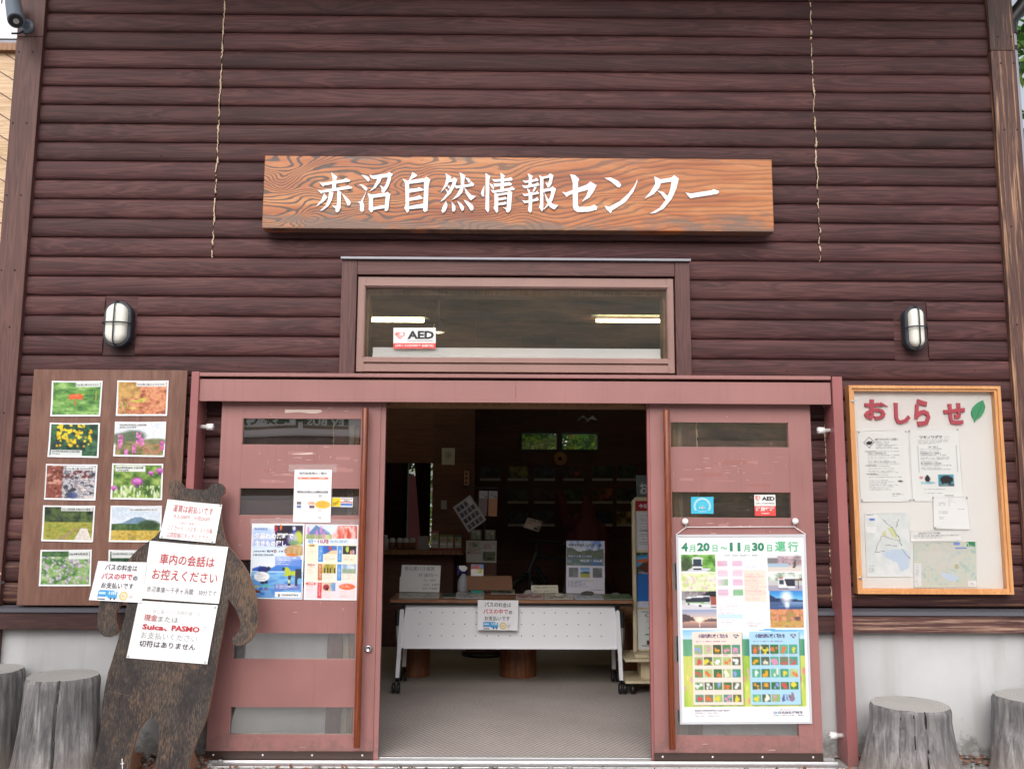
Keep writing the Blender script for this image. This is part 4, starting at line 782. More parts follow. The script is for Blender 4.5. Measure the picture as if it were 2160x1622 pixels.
# two rear props and a rail that keep the figure upright
for (ua, va) in ((395, 1590), (655, 1590)):
    q = Vector(lean()(*cb(ua-170 if ua < 500 else ua-115, 1480)))+bn*.022; g_ = Vector((q.x, q.y+.19, 0))
    b = MB(); a_ = Vector((q.x-.06, 0, 0)); z_ = q.z
    b.prism([(q.x-.012, BA+.022, .0), (q.x-.012, BA+.022+BB*z_, z_), (q.x-.012, g_.y, .0)], (.02, 0, 0)); b.build('prop', M['bear_edge'], bear)
for pts in ([(118, 1203), (250, 1232)], [(290, 1180), (390, 1290)]):
    a_, c_ = [lean(.0006)(*cb(*p)) for p in pts]; b = MB(); b.add([a_, c_, (c_[0], c_[1]-.0001, c_[2]-.0016), (a_[0], a_[1]-.0001, a_[2]-.0014)], [(0, 1, 2, 3)]); b.build('scratch', M['scratch'], bear)
b = MB()
for p, q in (((196, 1565), (198, 1618)), ((188, 1592), (206, 1590))):
    a_, c_ = lean(.0007)(*cb(*p)), lean(.0007)(*cb(*q)); b.tube([a_, c_], .0025, 6)
b.build('paint_mark', M['white'], bear)
RED, GRY, DK, FNT = (190, 62, 72), (140, 144, 152), (60, 55, 80), (205, 208, 212)
def pin(b, s_, x, y, r=.006): p = Vector(bil(s_['c4'], x, y))+s_['n']*.004; b.blob(p, r, r, r, 0, 0, 0, 8)
def note(label, cs, off, items, cv=None, seed=0, group='papers pinned to the bear figure', surf=None, pins=()):
    s_ = sheet('paper_notice', label, 'notice', cs, surf or lean(off), cv, group, curl=.004, seed=seed)
    if items: letters(s_, items)
    if pins:
        for x, y in pins:
            b = MB(); pin(b, s_, x, y); b.build('drawing_pin', M['steel'], s_['o'])
    return s_
def bus_notice(cv=None):
    c = Cv(84, 66, (246, 246, 252))
    def I(x, y): return ((x-793)/292, (y-297)/220)
    c.ell(*I(880, 470), .16, .10, (70, 165, 225), 1, .1, (.13, .72, .54, .93)); c.rect(.14, .74, .30, .93, (60, 150, 220)); c.rect(.33, .76, .51, .93, (70, 165, 225)); c.rect(.16, .77, .28, .84, (190, 225, 245)); c.rect(.15, .90, .3, .935, (240, 240, 245)); c.rect(.15, .945, .30, .965, (45, 45, 60))
    for x in (.36, .40, .44, .48): c.rect(x-.01, .755, x+.012, .84, (215, 235, 250))
    c.ell(.40, .935, .02, .03, (40, 50, 80)); c.ell(.47, .935, .02, .03, (40, 50, 80))
    c.ell(.635, .855, .085, .115, (215, 190, 120), .9, .1); c.ell(.635, .855, .055, .075, (246, 240, 225), .9, .1); c.rect(.60, .82, .67, .89, (215, 190, 130), .6)
    c.lines(.74, .77, .86, .97, 4, (150, 120, 110), 3, .7, 1., .5)
    return c
def bus_text(g_=(58, 58, 68)):
    return [('バスの', .17, .07, .50, .225, g_, .018), ('料金は', .51, .08, .82, .235, g_, .008), ('バスの中で', .14, .295, .75, .465, (200, 48, 56), .018), ('の', .765, .35, .855, .465, g_, .03), ('お支払いです', .17, .535, .80, .685, g_, .010)]
note('white paper on the head of the bear cut-out about paying the fare first', [cb(*p) for p in ((440,185),(730,213),(692,418),(395,390))], .004, [
    ('運賃は前払いです', .13, .11, .86, .30, RED, .0), ('大人500円　小児250円', .16, .35, .83, .47, (205, 120, 130), .0), ('（小銭をご用意下さい）', .27, .53, .72, .61, (214, 160, 166), 0), ('ＩＣカード（パスモ・スイカ等）', .12, .64, .93, .78, (200, 120, 130), 0), ('は読取機にタッチして下さい。', .12, .82, .95, .96, (206, 135, 142), 0)], seed=1, pins=((.95, .97), (.04, .96), (.97, .03)))
note('large white paper on the chest of the bear asking for quiet on the bus', [cb(*p) for p in ((345,405),(762,438),(712,740),(300,712))], .007, [
    ('車内の会話は', .16, .20, .86, .39, RED, .012), ('お控えください', .09, .47, .93, .66, RED, .008), ('赤沼車庫～千手ヶ浜間　30分です', .05, .78, .95, .88, (96, 96, 110), .0)], seed=2)
note('white paper on the belly of the bear about paying by cash or transit card', [cb(*p) for p in ((285,722),(707,748),(650,1062),(220,1028))], .005, [
    ('低公害バスご利用の皆さま', .20, .13, .80, .21, FNT, 0), ('現金', .11, .23, .28, .345, RED, .004), ('または', .29, .25, .54, .345, GRY, 0), ('Suica、', .115, .40, .43, .50, (196, 40, 62), .035), ('PASMO', .48, .39, .83, .485, (196, 40, 62), .035), ('で', .85, .38, .92, .475, FNT, 0), ('お支払いください', .12, .53, .82, .65, (170, 174, 182), 0), ('切符はありません', .12, .68, .82, .79, DK, .01)], seed=3, pins=((.97, .04), (.02, .97), (.97, .97)))
note('small white paper with a blue bus drawing pinned to the left arm of the bear', [cb(*p) for p in ((70,512),(330,520),(300,735),(20,720))], .010, bus_text(), bus_notice(), seed=4)

# ------------------------------------------------------------------ log stumps used as seats
M['crack'] = nmat('dark_split', (.012, .010, .010, 1), .9)
def stump(name_label, cx, cy_, rt, rb, h, seed, cracks):
    n, m_ = 260, 22; vs, fs, col = [], [], []
    rg = random.Random(seed); tilt = rg.uniform(-.02, .02); dk_ = {}
    for j in range(m_+1):
        t = j/m_; r = rb+(rt-rb)*min(1, t*1.25)**.7
        for i in range(n):
            a = 2*math.pi*i/n; d = Vector((math.cos(a), math.sin(a), 0))
            k = 1+.055*mnoise.noise(d*1.3+Vector((seed, 0, t*1.2)))+.025*mnoise.noise(d*5+Vector((seed*2, 1, t*1.1)))+.05*(1-t)**2*math.sin(a*5+seed)
            if t > .93: k *= 1-.05*((t-.93)/.07)**2
            for ca, cw, cd in cracks:
                da = abs((a-ca+.07*mnoise.noise(Vector((seed+ca*9, t*2.2, 5)))+math.pi) % (2*math.pi)-math.pi); k -= cd*max(0, 1-da/cw); dk_[j*n+i] = dk_.get(j*n+i, 0) or da < cw*(.20+.08*mnoise.noise(Vector((ca*7, t*5, 1))))
            vs.append((cx+r*k*d.x, cy_+r*k*d.y, h*t+tilt*r*d.x*t)); col.append((seed % 7/7., .5, .3))
    for j in range(m_):
        for i in range(n): fs.append((j*n+i, j*n+(i+1) % n, (j+1)*n+(i+1) % n, (j+1)*n+i))
    o = thing('log_stump', name_label, 'stump seat', (cx, cy_, 0), 'log stump seats along the wall')
    b = MB(); b.add(vs, fs, 0, True, col); b.m = [1 if dk_.get(f[0]) else 0 for f in fs]; b.build('side', [M['stump'], M['crack']], o)
    top = vs[-n:]; vs2 = []; c2 = []; fs2 = []
    for q in range(7):
        f = 1-q/6*.999
        for i in range(n):
            p = top[i]; vs2.append((cx+(p[0]-cx)*f, cy_+(p[1]-cy_)*f, p[2]+.006*(1-f)+.003*mnoise.noise(Vector((p[0]*f*20, p[1]*f*20, seed))))); c2.append((seed % 7/7., f, .3))
    for q in range(6):
        for i in range(n): fs2.append((q*n+i, q*n+(i+1) % n, (q+1)*n+(i+1) % n, (q+1)*n+i))
    b = MB(); b.add(vs2, fs2, 0, True, c2); b.build('cut_top', M['stump_top'], o)
def stump_px(label, uc, vc, ul, ur, y, rbf, seed, cracks):
    x, _, z = P(uc, vc, y); rt = (P(ur, vc, y)[0]-P(ul, vc, y)[0])/2; stump(label, x, y, rt, rt*rbf, z, seed, cracks)
stump_px('grey log stump with one long crack, standing just left of the bear cut-out', 132, 1424, 60, 206, -.30, 1.24, 3, [(5.05, .045, .16), (4.6, .025, .05)])
stump_px('dark grey log stump cut off by the left edge of the picture', -34, 1412, -112, 44, -.16, 1.06, 8, [(5.6, .04, .08)])
stump_px('wide silvery log stump with three splits, below the orange-framed notice board', 1918, 1484, 1836, 1998, -.30, 1.30, 12, [(4.05, .028, .06), (4.36, .022, .05), (4.66, .032, .08)])
stump_px('grey log stump cut off by the right edge of the picture', 2188, 1469, 2102, 2272, -.22, 1.24, 17, [(4.3, .02, .05)])

# ------------------------------------------------------------------ notice board (right)
YN = -.065; cn = crop(1770, 790, 3.31)
def Rn(a, b_, c_, d_, Y):
    q = [P(*cn(*p), Y) for p in (a, b_, c_, d_)]; return (q[0][0]+q[3][0])/2, (q[1][0]+q[2][0])/2, (q[2][2]+q[3][2])/2, (q[0][2]+q[1][2])/2
ox0, ox1, oz0, oz1 = Rn((70, 78), (1130, 78), (1218, 1530), (128, 1535), YN); ix0, ix1, iz0, iz1 = Rn((112, 114), (1094, 116), (1176, 1496), (164, 1498), YN)
nb = thing('notice_board', 'glazed notice board with an orange wooden frame on the right of the log wall', 'notice board', ((ox0+ox1)/2, YN, oz0))
def mitre(b, o, i, y0, y1, mi=0):
    (a0, a1, c0, c1), (e0, e1, f0, f1) = o, i
    for p in ([(a0, c1), (a1, c1), (e1, f1), (e0, f1)], [(a1, c1), (a1, c0), (e1, f0), (e1, f1)], [(a1, c0), (a0, c0), (e0, f0), (e1, f0)], [(a0, c0), (a0, c1), (e0, f1), (e0, f0)]):
        b.prism([(x, y0, z) for x, z in p], (0, y1-y0, 0), mi)
b = MB(); mitre(b, (ox0, ox1, oz0, oz1), (ix0-.014, ix1+.014, iz0-.014, iz1+.014), YN, -.0); mitre(b, (ix0-.0135, ix1+.0135, iz0-.0135, iz1+.0135), (ix0, ix1, iz0, iz1), YN+.010, -.0)
b.build('frame', M['orange_frame'], nb)
b = MB(); b.box(ix0-.01, ix1+.01, -.016, -.006, iz0-.01, iz1+.01); b.build('back_panel', M['skirtgrey'], nb)
b = MB(); pane(b, ix0, ix1, YN+.016, YN+.019, iz0, iz1); b.build('glass_pane', [M['glass_board'], M['clear']], nb)
for p in ((95, 185), (148, 1420)):
    x, y, z = P(*cn(*p), YN); b = MB(); b.lathe((x, YN, z), [(.009, 0), (.009, .004), (.005, .005), (0, .003)], 16, axis='y'); b.build('lock', M['steel'], nb)
def rotletter(st, x0, y0, x1, y1, ang, mat):
    v, f = text_geo(st, .035); Yb = -.018; a_, c_ = P(*cn(x0, y0), Yb), P(*cn(x1, y1), Yb); w, h = c_[0]-a_[0], a_[2]-c_[2]; cx, cz = (a_[0]+c_[0])/2, (a_[2]+c_[2])/2
    fr = []; ca, sa = math.cos(ang), math.sin(ang)
    for p in v: x, z = (p[0]-.5)*w, (p[1]-.5)*h; fr.append((cx+x*ca-z*sa, Yb-.012, cz+x*sa+z*ca))
    b = MB(); bk = [(p[0], Yb, p[2]) for p in fr]; n = len(fr); b.add(fr, f); cnt = {}
    for q in f:
        for i in range(len(q)): e = (q[i], q[(i+1) % len(q)]); cnt[e] = 1
    b.add(fr+bk, [(i, j, n+j, n+i) for (i, j) in cnt if (j, i) not in cnt]); b.build('letter', mat, nb)
for st, x0, y0, x1, y1, an in (('お', 168, 176, 340, 318, -.05), ('し', 378, 198, 496, 347, .0), ('ら', 517, 172, 636, 364, -.02), ('せ', 722, 200, 878, 350, .02)): rotletter(st, x0, y0, x1, y1, an, M['letter_red'])
b = MB(); lf = [(948, 335), (955, 318), (985, 300), (1012, 262), (1022, 225), (1005, 178), (965, 200), (935, 230), (926, 262), (930, 290), (945, 312)]
b.prism([P(*cn(*p), -.028) for p in lf], (0, .01, 0)); b.build('wooden_leaf', M['leaf_green'], nb)
b = MB(); b.tube([P(*cn(*p), -.0285) for p in ((950, 318), (972, 270), (1000, 205))], .0012, 6); b.build('leaf_vein', nmat('dark_green', (.02, .16, .08, 1)), nb)
YNb = onY(-.0185); NG = 'papers pinned inside the notice board'
LK = (120, 122, 128)
c = Cv(64, 92, (242, 242, 241)); c.poly([(.23, .09), (.34, .17), (.23, .255), (.12, .17)], (60, 60, 66)); c.poly([(.23, .105), (.325, .17), (.23, .238), (.135, .17)], (240, 240, 240)); c.ell(.23, .18, .055, .024, (40, 40, 46)); c.ell(.275, .172, .025, .018, (40, 40, 46)); c.rect(.185, .185, .20, .21, (40, 40, 46)); c.rect(.25, .185, .265, .21, (40, 40, 46))
c.lines(.36, .165, .80, .27, 5, LK, 1, .7, 1.); c.lines(.18, .29, .86, .68, 13, LK, 2, .6, .95, .42); c.lines(.18, .70, .9, .85, 7, LK, 3, .55, .8, .4); c.lines(.62, .88, .86, .93, 3, LK, 4, .6, 1, .5)
for y in (.292, .485, .61): c.rect(.14, y, .36, y+.012, (90, 92, 98), .7)
c.ell(.80, .715, .05, .014, (60, 60, 66)); c.rect(.77, .72, .84, .73, (60, 60, 66))
s_ = note('white notice with a bear in a diamond warning sign, upper left inside the notice board', [cn(*p) for p in ((125,392),(475,388),(505,885),(152,888))], 0, [('通行される方へお願い', .34, .11, .80, .145, (120, 122, 128), .01)], c, 5, NG, YNb, ((.03, .02), (.97, .02), (.02, .98), (.97, .98)))
c = Cv(64, 92, (243, 243, 242)); c.lines(.17, .155, .85, .215, 3, LK, 6, .6, 1, .4)
for q in ((.155, .225, .93, .23), (.155, .595, .93, .60), (.155, .225, .165, .60), (.92, .225, .93, .60)): c.rect(*q, (150, 152, 158), .6)
c.lines(.2, .275, .86, .585, 11, LK, 7, .75, .95, .42); c.lines(.38, .24, .66, .262, 1, (80, 82, 88), 8, .8, 1, .9)
c.rect(.53, .635, .85, .79, (70, 165, 185)); c.ell(.69, .70, .12, .055, (35, 32, 36), 1, .25); c.ell(.78, .70, .05, .035, (35, 32, 36)); c.rect(.6, .72, .64, .765, (35, 32, 36)); c.rect(.74, .72, .78, .765, (35, 32, 36)); c.noise(.54, .76, .84, .79, [(70, 90, 110), (150, 190, 190)], 8, 2, 3)
c.ell(.32, .69, .05, .045, (40, 38, 44)); c.ell(.32, .655, .025, .02, (40, 38, 44)); c.noise(.18, .725, .47, .765, [(150, 200, 215), (225, 240, 245)], 7, 2, 4); c.ell(.20, .67, .04, .022, (215, 130, 150), .8); c.lines(.23, .83, .80, .90, 3, LK, 9, .6, 1, .4); c.lines(.62, .915, .85, .93, 1, (80, 82, 88), 10, .8, 1, .8)
s_ = note('white notice about black bears with two small bear pictures, inside the notice board', [cn(*p) for p in ((487,385),(832,380),(864,882),(515,884))], 0, [('ツキノワグマ', .20, .085, .66, .135, (84, 86, 94), .02), ('って？', .69, .10, .80, .13, (150, 152, 158), 0)], c, 6, NG, YNb, ((.0, .02), (.98, .01), (.02, .98)))
c = Cv(44, 42, (246, 246, 246)); c.lines(.5, .08, .7, .2, 3, (200, 190, 190), 1, .6); c.lines(.15, .2, .4, .3, 2, LK, 2, .5); c.lines(.15, .42, .5, .54, 3, LK, 3, .5); c.lines(.7, .35, .95, .42, 2, LK, 4, .5); c.lines(.15, .63, .35, .7, 2, LK, 5, .5); c.rect(.46, .05, .47, .3, (205, 190, 200), .7)
note('small nearly blank white form overlapping the bear notice, inside the notice board', [cn(*p) for p in ((655,852),(893,850),(912,1080),(662,1075))], 0, [], c, 7, NG, onY(-.0225), ((.0, .03), (.98, .04), (.03, .97)))
c = Cv(64, 14, (244, 242, 240)); c.lines(.15, .22, .85, .36, 1, LK, 1, .7, 1, .8); c.lines(.07, .45, .95, .8, 2, LK, 2, .6, 1, .6)
note('narrow white strip of text between the two maps, inside the notice board', [cn(*p) for p in ((500,1090),(858,1085),(855,1155),(498,1163))], 0, [], c, 8, NG, YNb)
c = Cv(60, 84, (232, 236, 236)); c.noise(0, 0, 1, 1, [(226, 231, 232), (240, 243, 243)], 6, 8, 3); c.ell(.68, .64, .28, .07, (205, 220, 238), .9, .5); c.poly([(.42, .62), (.8, .58), (.98, .68), (.96, .85), (.78, .92), (.7, .78), (.45, .7)], (203, 218, 238), .9); c.poly([(.5, .24), (.62, .22), (.74, .36), (.70, .41), (.6, .36)], (222, 226, 172)); c.poly([(.38, .34), (.46, .27), (.48, .37)], (228, 220, 150)); 
for a_, e_ in (((.40, .1), (.62, .24)), ((.62, .24), (.76, .4)), ((.76, .4), (.80, .52)), ((.36, .38), (.22, .6)), ((.2, .62), (.42, .6)), ((.38, .36), (.75, .44)), ((.7, .22), (.76, .1)), ((.8, .56), (.98, .72)), ((.45, .5), (.7, .52))):
    for q in range(40): f = q/39; c.ell(a_[0]+(e_[0]-a_[0])*f+.012*math.sin(f*9), a_[1]+(e_[1]-a_[1])*f, .008, .006, (130, 132, 138), .55)
c.rect(.04, .02, .3, .07, (248, 248, 248)); c.lines(.05, .025, .29, .06, 2, (80, 84, 110), 1, .8, 1, .6); c.rect(.11, .085, .24, .115, (95, 130, 215)); c.rect(.05, .22, .26, .31, (248, 248, 250)); c.lines(.06, .82, .24, .95, 4, LK, 2, .5)
note('pale walking map with a light blue lake, lower left inside the notice board', [cn(*p) for p in ((175,970),(487,965),(500,1410),(192,1410))], 0, [], c, 9, NG, YNb)
c = Cv(84, 62, (220, 225, 215)); c.noise(0, 0, 1, 1, [(184, 203, 196), (210, 220, 210), (222, 216, 202), (198, 214, 206)], 16, 12, 5, 4, 1, 1.9); c.ell(.45, .35, .3, .25, (226, 218, 214), .5, .9); c.poly([(.42, .67), (.6, .70), (.72, .76), (.66, .88), (.5, .82)], (205, 220, 240)); c.rect(.02, .46, .13, .97, (236, 236, 240)); c.lines(.04, .5, .11, .95, 10, LK, 3, .4); c.rect(.64, .02, .74, .075, (120, 150, 220)); c.rect(.67, .125, .84, .165, (120, 150, 220)); c.rect(.84, .005, .98, .12, (40, 140, 90)); c.rect(.86, .86, .99, .98, (244, 244, 244)); c.lines(.88, .9, .98, .97, 2, LK, 3, .5); c.rect(.66, .5, .72, .6, (190, 180, 120), .7)
s_ = note('green relief map with a dark green corner mark, lower right inside the notice board', [cn(*p) for p in ((515,1172),(955,1165),(960,1482),(520,1485))], 0, [], c, 10, NG, YNb)
letters(s_, [('無料配布', .855, .015, .965, .055, (240, 245, 240), .03), ('マップ', .87, .065, .95, .11, (240, 245, 240), .03)])

# ------------------------------------------------------------------ notices and posters on the doors
q1 = crop(400, 780, 3.005); q6 = crop(500, 1080, 7.714); Yd = onY(YD-.003); DG = 'notices on the left sliding door'
c = Cv(52, 74, (247, 247, 248)); c.rect(.09, .155, .91, .185, (236, 130, 100)); c.rect(.14, .16, .21, .18, (250, 215, 200)); c.rect(.36, .16, .44, .18, (250, 215, 200)); c.rect(.66, .16, .8, .18, (250, 215, 200)); c.lines(.1, .2, .9, .39, 5, (205, 205, 212), 2, .45, .9, .4); c.rect(.09, .405, .905, .445, (92, 92, 104)); c.lines(.11, .412, .9, .44, 1, (230, 230, 235), 2, .9, 1, .8)
for y in (.47, .745, .88): c.lines(.15, y+.015, .6, y+.035, 1, (190, 190, 196), 3, .5); c.noise(.66, y, .75, y+.055, [(196, 196, 202), (222, 222, 226)], 5, 4, 1)
c.noise(.10, .605, .22, .66, [(70, 70, 80), (180, 170, 180)], 5, 3, 4); c.rect(.10, .67, .22, .73, (110, 135, 185)); c.noise(.39, .605, .55, .66, [(215, 120, 90), (230, 200, 180), (90, 100, 140)], 5, 3, 6); c.rect(.43, .68, .55, .73, (120, 90, 105)); c.ell(.77, .66, .20, .075, (246, 190, 70), 1, .12); c.lines(.65, .62, .9, .71, 4, (190, 140, 60), 2, .5)
s_ = sheet('parking_notice', 'white parking notice with a yellow oval, taped highest on the left sliding door', 'notice', [q1(*p) for p in ((665,632),(902,633),(893,968),(655,965))], Yd, c, DG, seed=2)
letters(s_, [('有料駐車場のご案内', .13, .045, .87, .095, (120, 120, 128), .01)])
b = MB(); b.add([P(*q1(*p), YD-.0015) for p in ((628, 600), (933, 598), (930, 650), (625, 648))], [(0, 1, 2, 3)]); b.build('clear_tape', M['tape'], s_['o'])
c = Cv(84, 112, (244, 248, 253)); c.grad(.025, .02, .975, .30, (238, 245, 252), (190, 205, 240)); c.grad(.025, .30, .975, .60, (215, 232, 250), (240, 244, 250)); c.ell(.2, .12, .22, .06, (150, 185, 240), .5, .9); c.rect(.06, .215, .6, .30, (150, 168, 225), .55)
c.poly([(.03, .60), (.18, .565), (.4, .585), (.62, .51), (.97, .47), (.97, .66), (.03, .66)], (70, 130, 215)); c.poly([(.03, .60), (.18, .575), (.32, .60), (.32, .64), (.03, .64)], (50, 105, 200)); c.grad(.025, .635, .975, .985, (120, 190, 240), (60, 110, 200)); c.noise(.025, .66, .975, .985, [(90, 150, 225), (160, 215, 248), (70, 125, 215)], 3, 16, 5, 3, .6); c.rect(.025, .635, .86, .64, (235, 245, 250))
c.poly([(.43, .03), (.97, .025), (.97, .27), (.46, .315)], (38, 26, 52)); c.noise(.45, .03, .96, .13, [(30, 20, 40), (70, 60, 80)], 6, 3, 6, 3, .7); c.ell(.46, .07, .03, .05, (170, 30, 70)); c.ell(.55, .05, .02, .04, (220, 120, 40)); c.ell(.80, .10, .03, .06, (40, 70, 190)); c.ell(.80, .065, .03, .03, (235, 240, 245), .9, .6); c.ell(.88, .20, .09, .10, (205, 215, 90), .95, .4); c.ell(.77, .2, .09, .07, (190, 190, 235), .8, .8); c.ell(.8, .255, .10, .03, (120, 160, 120), .9, .5); c.poly([(.46, .25), (.68, .235), (.68, .295), (.48, .315)], (52, 36, 110), .9)
c.ell(.83, .36, .20, .075, (196, 160, 110), 1, .15, (.6, .28, .975, .47)); c.noise(.68, .31, .97, .42, [(170, 130, 85), (220, 190, 140), (150, 120, 80)], 6, 4, 8, 3, .8); c.ell(.76, .415, .10, .018, (225, 120, 40), .95, .5)
c.ell(.455, .368, .027, .021, (160, 60, 75)); c.ell(.655, .368, .027, .021, (160, 60, 75)); c.rect(.47, .44, .94, .565, (120, 150, 228), .75); c.lines(.49, .45, .93, .56, 4, (238, 242, 252), 5, .85, 1, .5); c.rect(.47, .795, .95, .875, (110, 120, 195), .8); c.lines(.49, .80, .9, .87, 3, (240, 242, 250), 6, .9, 1, .55)
c.ell(.24, .615, .10, .045, (38, 50, 125), 1, .3); c.ell(.34, .60, .035, .03, (40, 40, 60)); c.ell(.22, .705, .145, .065, (247, 248, 250), 1, .15); c.lines(.12, .665, .33, .75, 4, (130, 130, 160), 8, .7); c.ell(.24, .785, .045, .018, (35, 40, 60)); c.ell(.31, .775, .03, .02, (35, 40, 60))
c.poly([(.62, .59), (.70, .575), (.78, .63), (.86, .625), (.90, .66), (.86, .70), (.78, .68), (.70, .695), (.60, .69), (.66, .66)], (190, 205, 60)); c.ell(.625, .60, .028, .022, (60, 60, 70)); c.poly([(.71, .69), (.78, .68), (.76, .75), (.72, .75)], (60, 60, 70)); c.rect(.71, .74, .755, .80, (220, 230, 150)); c.rect(.71, .79, .76, .82, (45, 50, 65)); c.poly([(.84, .60), (.97, .60), (.97, .72), (.90, .72), (.89, .82), (.85, .82)], (55, 60, 75)); c.rect(.48, .905, .96, .975, (248, 249, 251)); c.noise(.53, .925, .57, .96, [(120, 120, 126), (215, 215, 220)], 4, 4, 2); c.poly([(.06, .87), (.2, .89), (.22, .92), (.08, .92)], (120, 60, 45)); c.poly([(.04, .835), (.15, .82), (.16, .84), (.05, .86)], (215, 190, 60)); c.ell(.24, .93, .05, .02, (50, 130, 220)); c.ell(.3, .825, .09, .015, (90, 195, 170), .9, .5)
s_ = sheet('lake_poster', 'blue lakeside event poster showing a person in yellow, on the left door', 'poster', [q6(*p) for p in ((243,185),(1100,190),(1062,1420),(205,1405))], Yd, c, DG, seed=3)
W_ = (248, 248, 252)
letters(s_, [('夕暮れの湖畔で', .05, .125, .80, .205, W_, .04), ('生きもの探し', .07, .225, .66, .305, W_, .04), ('2024年', .05, .358, .27, .380, (95, 100, 120), .02), ('8/4', .30, .352, .42, .382, (95, 100, 120), .03), ('18', .53, .357, .61, .38, (95, 100, 120), .02), ('18:00-20:00', .05, .405, .43, .43, (95, 100, 120), .015), ('日', .44, .36, .47, .377, W_, .02), ('日', .64, .36, .67, .377, W_, .02), ('水の中から', .05, .055, .30, .085, (70, 110, 190), .02), ('小', .17, .845, .25, .885, (40, 60, 170), .05), ('辺', .27, .845, .34, .885, (150, 60, 160), .05), ('日光自然博物館', .61, .93, .92, .955, (90, 92, 105), .02)])
b = MB(); b.add([P(*q6(*p), YD-.0013) for p in ((215, 110), (590, 100), (1110, 110), (1985, 120), (1985, 215), (215, 215))], [tuple(range(6))]); b.build('clear_tape', M['tape'], s_['o'])
c = Cv(86, 116, (250, 246, 240)); c.rect(0, 0, 1, 1, (248, 248, 250)); c.grad(.02, .012, .98, .30, (215, 228, 245), (236, 240, 244)); c.poly([(.03, .15), (.2, .015), (.45, .10), (.5, .16), (.03, .19)], (105, 135, 185)); c.noise(.02, .14, .5, .2, [(150, 170, 110), (205, 210, 150)], 9, 3, 3); c.noise(.5, .02, .98, .19, [(205, 60, 45), (240, 130, 110), (250, 215, 210), (215, 80, 60)], 10, 6, 4, 3, .9, 2.8); c.ell(.5, .06, .12, .06, (225, 235, 250), .85, .8); c.poly([(.5, .02), (.62, .02), (.5, .14)], (226, 236, 248)); 
for x, y in ((.06, .09), (.30, .08), (.22, .13), (.35, .15)): c.ell(x, y, .025, .05, (222, 140, 205), .9, .7)
c.rect(.05, .205, .96, .25, (240, 244, 248), .75)
for y0, y1, cc in ((.27, .515, (253, 240, 214)), (.52, .755, (252, 236, 222)), (.76, .98, (251, 224, 230))): c.rect(.03, y0, .97, y1, cc)
def ev(x0, x1, y0, cols, seed, w=None): c.noise(x0, y0, x1, y0+.115, cols, 6, 5, seed, 3, 1, 2.6)
ev(.35, .60, .285, [(60, 100, 190), (90, 130, 210)], 1); c.ell(.48, .32, .03, .03, (190, 80, 60)); c.poly([(.38, .40), (.5, .35), (.6, .345), (.6, .40)], (230, 205, 165)); ev(.71, .96, .285, [(25, 28, 35), (60, 60, 70)], 2); c.ell(.80, .33, .03, .04, (190, 210, 80)); c.ell(.87, .37, .02, .03, (230, 150, 130)); c.ell(.91, .365, .02, .03, (220, 170, 190)); ev(.34, .59, .53, [(150, 140, 60), (210, 190, 90), (235, 235, 225)], 3)
for x in (.37, .43, .48, .56): c.rect(x, .575, x+.025, .645, (40, 40, 48))
ev(.71, .96, .53, [(150, 180, 215), (235, 240, 245), (130, 150, 120)], 4); c.rect(.71, .59, .96, .645, (140, 160, 120), .7); ev(.34, .59, .765, [(110, 160, 215), (210, 190, 160), (225, 205, 175)], 5); c.ell(.42, .83, .06, .04, (170, 50, 70)); c.ell(.44, .85, .02, .02, (30, 30, 40))
for q in ((.255, .285, .345, .50, (75, 150, 225)), (.615, .285, .70, .50, (75, 150, 225)), (.255, .53, .335, .74, (200, 125, 80)), (.615, .53, .70, .74, (75, 150, 225)), (.255, .765, .335, .975, (220, 75, 85))): c.rect(*q); 
for x, y in ((.28, .30), (.64, .30), (.275, .545), (.64, .545), (.275, .78)): c.lines(x, y, x+.04, y+.17, 9, (240, 243, 250), int(x*100), .8, 1.1, .6)
for x0, x1, y in ((.36, .58, .41), (.71, .95, .41), (.36, .58, .655), (.71, .95, .655), (.35, .58, .89), (.68, .9, .88), (.05, .23, .33), (.05, .23, .57), (.05, .23, .81)): c.lines(x0, y, x1, y+.085, 4, (190, 165, 160), int(x0*50+y*90), .6, 1, .42)
c.ell(.81, .82, .15, .04, (238, 110, 70), 1, .2); c.lines(.7, .805, .92, .835, 2, (252, 225, 210), 4, .9); c.ell(.13, .285, .07, .016, (220, 190, 110)); c.ell(.13, .54, .07, .016, (205, 110, 105)); c.ell(.13, .785, .10, .02, (226, 95, 65))
s_ = sheet('programme_poster', 'pale event programme poster with a red maple header on the left door', 'poster', [q6(*p) for p in ((1115,195),(1975,205),(1945,1435),(1085,1425))], Yd, c, DG, seed=4)
letters(s_, [('8月～', .06, .20, .22, .255, (110, 170, 215), .03), ('10月', .24, .20, .44, .255, (190, 95, 120), .03), ('自然情報', .47, .205, .82, .245, (165, 205, 232), .02), ('８月', .09, .275, .17, .295, (150, 90, 60), .02), ('９月', .09, .53, .17, .55, W_, .02), ('10月', .08, .775, .18, .797, W_, .03)])
c = Cv(30, 16, (244, 244, 248)); c.rect(.02, .06, .42, .94, (250, 214, 20)); c.ell(.16, .70, .075, .13, (70, 60, 30)); c.ell(.16, .70, .045, .08, (250, 214, 20)); c.rect(.22, .12, .25, .35, (90, 60, 20)); c.poly([(.2, .55), (.32, .3), (.36, .32), (.33, .6), (.26, .72)], (190, 155, 40)); c.rect(.45, .45, .97, .58, (205, 70, 90)); c.rect(.45, .63, .97, .76, (60, 100, 190)); c.rect(.45, .78, .97, .90, (110, 160, 225))
s_ = sheet('camera_sticker', 'small yellow and white security camera sticker on the left door glass', 'sticker', [q1(*p) for p in ((900,808),(1036,810),(1033,870),(898,867))], onY(YD+.0145), c, thick=.0005)
